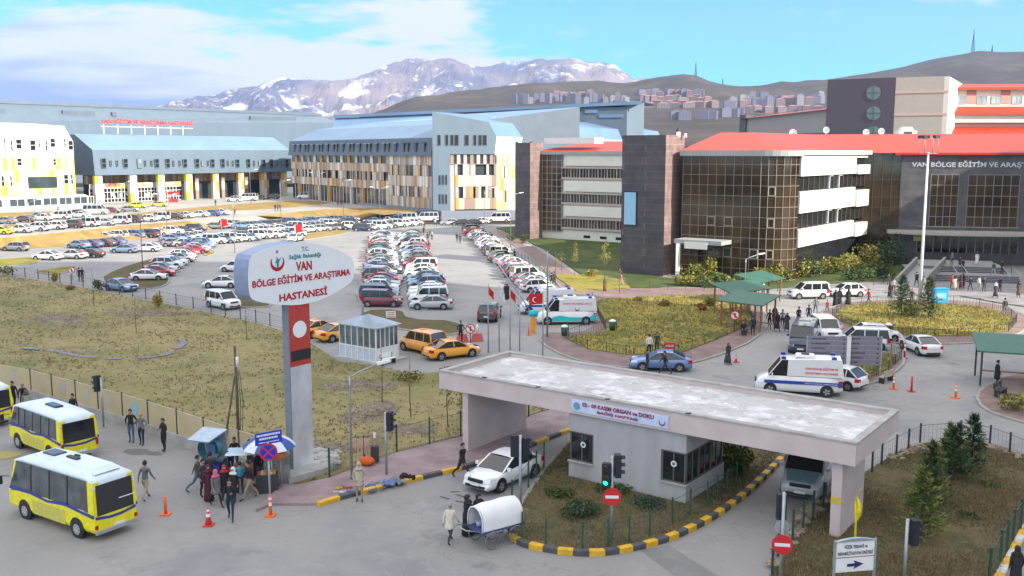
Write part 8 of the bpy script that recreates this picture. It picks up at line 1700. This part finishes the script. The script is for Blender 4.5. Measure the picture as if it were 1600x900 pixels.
# red stall and planters on the terrace
r = T('red_stall', 'small red stall with an awning before the cafe windows', 'stall', G(272, 316, TZ)); mb = MB(); mb.box((0, 0, 2.6), (3.0, 1.6, .8)); mb.build('awning', RED, r)
for s in (1, -1): mb = MB(); mb.box((s * 1.4, 0, 1.2), (.12, .12, 2.4)); mb.build('post', WHITE, r)
mb = MB(); mb.box((0, 0, .5), (2.4, 1, 1)); mb.build('counter', flat('counter_red', (.45, .05, .05)), r)

# ================================================================== TREES AND SHRUBS
def leafcloud(mb, c, rad, n, size, mi, rnd, up=.3):
    for _ in range(n):
        while True:
            q = Vector((rnd.uniform(-1, 1), rnd.uniform(-1, 1), rnd.uniform(-1, 1)))
            if q.length < 1: break
        q = q.normalized() * (q.length ** .45); p = Vector(c) + Vector((q.x * rad[0], q.y * rad[1], q.z * rad[2]))
        a = Vector((rnd.uniform(-1, 1), rnd.uniform(-1, 1), rnd.uniform(-1, 1))).normalized(); b = a.cross(Vector((rnd.uniform(-1, 1), rnd.uniform(-1, 1), rnd.uniform(-1, 1)))).normalized(); s = size * rnd.uniform(.6, 1.3)
        mb.add([p - a * s, p + b * s * .5, p + a * s, p - b * s * .5], [(0, 1, 2, 3)], rnd.choice(mi))
LG = [flat('leaf_dark', (.03, .06, .015)), flat('leaf_green', (.07, .11, .02)), flat('leaf_yellow', (.22, .22, .03)), flat('leaf_gold', (.35, .26, .05)), flat('leaf_blue_green', (.06, .10, .07)), flat('leaf_rust', (.22, .08, .03))]
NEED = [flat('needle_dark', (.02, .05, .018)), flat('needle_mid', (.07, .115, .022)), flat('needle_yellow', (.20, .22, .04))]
def conifer(px, py, h, wd, label, seed, z=.12, tip=(0, 1, 2), group='young conifers'):
    rnd = random.Random(seed); p = G(px, py, z); r = T('conifer', label, 'tree', p, 0, group); mb = MB(); mb.tube([(0, 0, 0), (.03, 0, h * .5), (0, 0, h)], [.07, .05, .01], n=6); mb.build('trunk', BARK, r); mb = MB()
    n = int(h * 42)
    for i in range(n):
        f = (i / n) ** .9; zz_ = .25 + f * (h - .25); L_ = wd * (1 - f) ** .8 * rnd.uniform(.55, 1.12) + .06; a = rnd.uniform(0, 6.283); d = Vector((math.cos(a), math.sin(a), rnd.uniform(-.15, .35))).normalized()
        for s in range(int(9 + L_ * 16)):
            t = rnd.uniform(.12, 1) * L_; q = Vector((0, 0, zz_)) + d * t + Vector((rnd.uniform(-1, 1), rnd.uniform(-1, 1), rnd.uniform(-1, 1))) * .06; e = (d + Vector((rnd.uniform(-.9, .9), rnd.uniform(-.9, .9), rnd.uniform(-.2, .9)))).normalized() * rnd.uniform(.14, .26); sd = e.cross(Vector((rnd.uniform(-1, 1), rnd.uniform(-1, 1), 1))).normalized() * .034
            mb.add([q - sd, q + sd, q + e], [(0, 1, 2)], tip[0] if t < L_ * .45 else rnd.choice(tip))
    mb.build('crown', NEED, r)
conifer(1437, 842, 3.1, 1.15, 'yellowish young cedar at the front of the right island', 1, tip=(1, 2, 2)); conifer(1452, 790, 3.0, 1.1, 'young cedar directly behind the yellowish front one', 2, tip=(0, 1, 2)); conifer(1490, 752, 2.9, 1.15, 'green young cedar in the middle of the right island', 3, tip=(0, 1, 1)); conifer(1517, 735, 2.9, 1.05, 'darkest young cedar at the back of the right island', 4, tip=(0, 0, 1)); conifer(1483, 735, 2.4, .8, 'small cedar tip between the two rear cedars', 5)
conifer(1408, 498, 4.2, 1.7, 'dark pine left of the floodlight mast', 6, tip=(0, 1, 1)); conifer(1450, 497, 4.0, 1.7, 'pine right of the floodlight mast', 7, tip=(0, 1, 2)); conifer(731, 655, 2.3, .8, 'small pale pine by the gate support in the field', 8, .05, (1, 2, 2))
def shrub(px, py, rx, rz_, label, seed, kinds, n=500, size=.09, z=.12, name='shrub', group='shrubs', stems=True):
    rnd = random.Random(seed); p = G(px, py, z); r = T(name, label, 'shrub', p, 0, group); mb = MB(); k = 6
    for i in range(k): a = rnd.uniform(0, 6.28); q = rnd.uniform(0, .6) * rx; leafcloud(mb, (q * math.cos(a), q * math.sin(a), rz_ * rnd.uniform(.4, 1.1)), (rx * .5, rx * .5, rz_ * .55), n // k, size, kinds, rnd)
    mb.build('foliage', LG, r); mb = MB()
    for i in range(5): a = rnd.uniform(0, 6.28); mb.tube([(0, 0, 0), (rx * .5 * math.cos(a), rx * .5 * math.sin(a), rz_)], .02, n=4)
    mb.build('stem', BARK, r)
shrub(905, 802, 1.3, .38, 'low spreading blue green juniper in the middle island', 31, (0, 4, 1), 1800, .07); shrub(872, 775, .9, .2, 'dark ground creeper left of the juniper below the booth', 32, (0, 1), 700, .06); shrub(1020, 790, 1.3, .22, 'dark creeping plant under the booth window', 33, (0, 4), 1000, .06); shrub(960, 768, 1.2, .2, 'dark creeping plant along the booth wall', 34, (0, 1), 900, .06)
shrub(1150, 735, 1.6, 1.0, 'tall dark bush behind the booth under the gate roof', 35, (0, 1, 2), 1600, .10); shrub(1120, 712, 1.4, 1.1, 'yellow green bush seen through the gate opening', 36, (1, 2, 3), 1400, .10)
shrub(1550, 762, .7, .15, 'small green tuft in the right island', 37, (1,), 300, .06); shrub(1513, 808, .6, .12, 'dark green tuft in the middle of the right island', 38, (0, 1), 250, .06)
ws_ = ['first', 'second', 'third', 'fourth', 'fifth', 'sixth', 'seventh', 'eighth', 'ninth', 'tenth', 'eleventh', 'twelfth', 'thirteenth', 'fourteenth', 'fifteenth', 'sixteenth', 'seventeenth', 'eighteenth']
for i, (px, py, rx, rz_, kd) in enumerate([(1085, 437, 1.6, 1.5, (1, 2, 2)), (1112, 436, 1.5, 1.9, (1, 2, 3)), (1070, 446, 1.5, .8, (2, 3, 1)), (1100, 448, 1.6, .9, (1, 2, 4)), (1130, 447, 1.8, 1.0, (1, 4, 2)), (1160, 444, 1.6, .9, (1, 2)), (1195, 440, 1.6, 1.1, (1, 2, 3)), (1222, 440, 1.8, 1.5, (2, 3, 1)), (1212, 430, 1.4, 1.9, (3, 2, 1)), (1245, 434, 2.2, 1.7, (1, 2, 3)), (1270, 432, 2.2, 1.4, (2, 1, 4)), (1300, 428, 2.4, 1.5, (2, 3, 1)), (1330, 424, 2.4, 1.8, (2, 2, 3)), (1360, 420, 2.6, 2.2, (1, 2, 3)), (1385, 418, 2.4, 2.4, (0, 4, 1)), (1400, 414, 2.0, 2.9, (4, 4, 0)), (1340, 438, 2.4, 1.1, (0, 1)), (1375, 435, 2.4, 1.2, (0, 0, 1))]):
    shrub(px, py, rx, rz_, f'{ws_[i]} bush from the left in the planted bed below the glass corner', 40 + i, kd, 750, .17, group='bushes in the planted bed')
for i, (px, py, rx, rz_, kd, lb) in enumerate([(1145, 470, 1.2, .7, (1, 2), 'green bush behind the middle shelter'), (1110, 478, 1.0, .6, (1, 2, 2), 'yellow green bush at the back of the triangular green'), (1095, 486, .7, .5, (5, 3), 'rust coloured low bush on the green'), (1040, 478, .9, .4, (3, 5), 'dry reddish bush on the green'), (995, 470, .8, .3, (3, 2), 'low yellow bush on the green'), (925, 432, 1.0, .6, (3, 2), 'golden bush by the far lawn'), (1585, 640, 1.6, .7, (2, 3, 1), 'yellow green hedge bush beside the right shelter'), (1425, 494, .9, .9, (5, 3), 'rusty brown shrub between the mast and the left pine'), (1340, 560, .7, .3, (5, 3), 'brownish low shrub behind the direction boards'), (818, 380, 1.4, 1.0, (0, 1), 'dark bush at the end of the slanting row'), (800, 376, 1.2, .9, (0, 1), 'dark bush by the stone pillar'), (108, 452, .8, .3, (5, 3), 'rust coloured weed at the field fence'), (12, 430, 1.6, .9, (1, 3, 4), 'straggly bush at the far left field corner'), (86, 440, .6, .8, (3, 2), 'thin yellowish bush on the field fence'), (153, 452, .8, .7, (1, 4), 'grey green bush left of the blue saloon'), (248, 480, .6, .9, (3, 3), 'straw coloured bush on the field fence'), (640, 592, 1.4, .3, (1, 3), 'low weeds behind the kiosk'), (700, 585, 1.4, .3, (1, 3, 3), 'low weeds below the taxis')]):
    shrub(px, py, rx, rz_, lb, 80 + i, kd, 420, .12, group=None)
def sapling(px, py, h, label, seed, kinds=(3, 2), n=120, wd=.5, z=.1, group='saplings'):
    rnd = random.Random(seed); r = T('sapling', label, 'tree', G(px, py, z), 0, group); mb = MB(); mb.tube([(0, 0, 0), (rnd.uniform(-.08, .08), 0, h * .5), (0, 0, h)], [.035, .025, .008], n=5); mb.build('trunk', BARK, r); mb = MB()
    tips = []
    for i in range(9):
        z0 = h * rnd.uniform(.3, .85); a = rnd.uniform(0, 6.28); l = wd * rnd.uniform(.4, 1) * (1.2 - z0 / h); q = (l * math.cos(a), l * math.sin(a), z0 + l * 1.3); mb.tube([(0, 0, z0), q], [.014, .005], n=4); tips.append(q)
    mb.build('branch', BARK, r)
    if n:
        mb = MB()
        for q in tips: leafcloud(mb, q, (.28, .28, .38), n // 9, .08, kinds, rnd)
        mb.build('foliage', LG, r)
for i, (px, py, h, n, k, lb) in enumerate([(642, 652, 4.0, 0, (3,), 'bare thin sapling in the field right of the lamp post'), (700, 668, 3.2, 70, (1,), 'thin sapling between the field fence and the gate'), (597, 628, 3.6, 0, (3,), 'leafless whip in the field below the kiosk'), (386, 530, 3.5, 0, (3,), 'bare sapling left of the orange taxis'), (147, 478, 4.0, 0, (3,), 'leafless sapling in the upper left of the field'), (213, 520, 3.5, 0, (3,), 'bare sapling in the middle of the field'), (945, 447, 6.2, 420, (3, 2, 2), 'slender yellow birch in front of the stone tower'), (898, 432, 4.6, 300, (2, 2, 3), 'upright yellow green sapling by the far lawn'), (878, 425, 2.6, 150, (2, 1), 'short green sapling at the brick walk'), (968, 458, 3.2, 40, (3,), 'bare forked sapling right of the birch'), (868, 428, 3.0, 40, (3,), 'bare sapling by the lamp at the walk'), (1182, 585, 2, 0, (3,), 'thin stake by the road') ]):
    if i == 11: continue
    sapling(px, py, h, lb, 200 + i, k, n, .9 if n > 200 else .6)

# the air: thin blue haze over the whole scene
HZ = bpy.data.materials.new('haze'); HZ.use_nodes = True; n = HZ.node_tree.nodes; n.remove(n['Principled BSDF']); pv = n.new('ShaderNodeVolumePrincipled'); pv.inputs['Color'].default_value = (.50, .66, 1, 1); pv.inputs['Density'].default_value = 6.5e-5; pv.inputs['Anisotropy'].default_value = .1; HZ.node_tree.links.new(pv.outputs[0], n['Material Output'].inputs['Volume'])
mb = MB(); mb.box((0, 5000, 740), (24000, 12400, 1490)); struct(mb.build('haze', HZ), 'stuff')
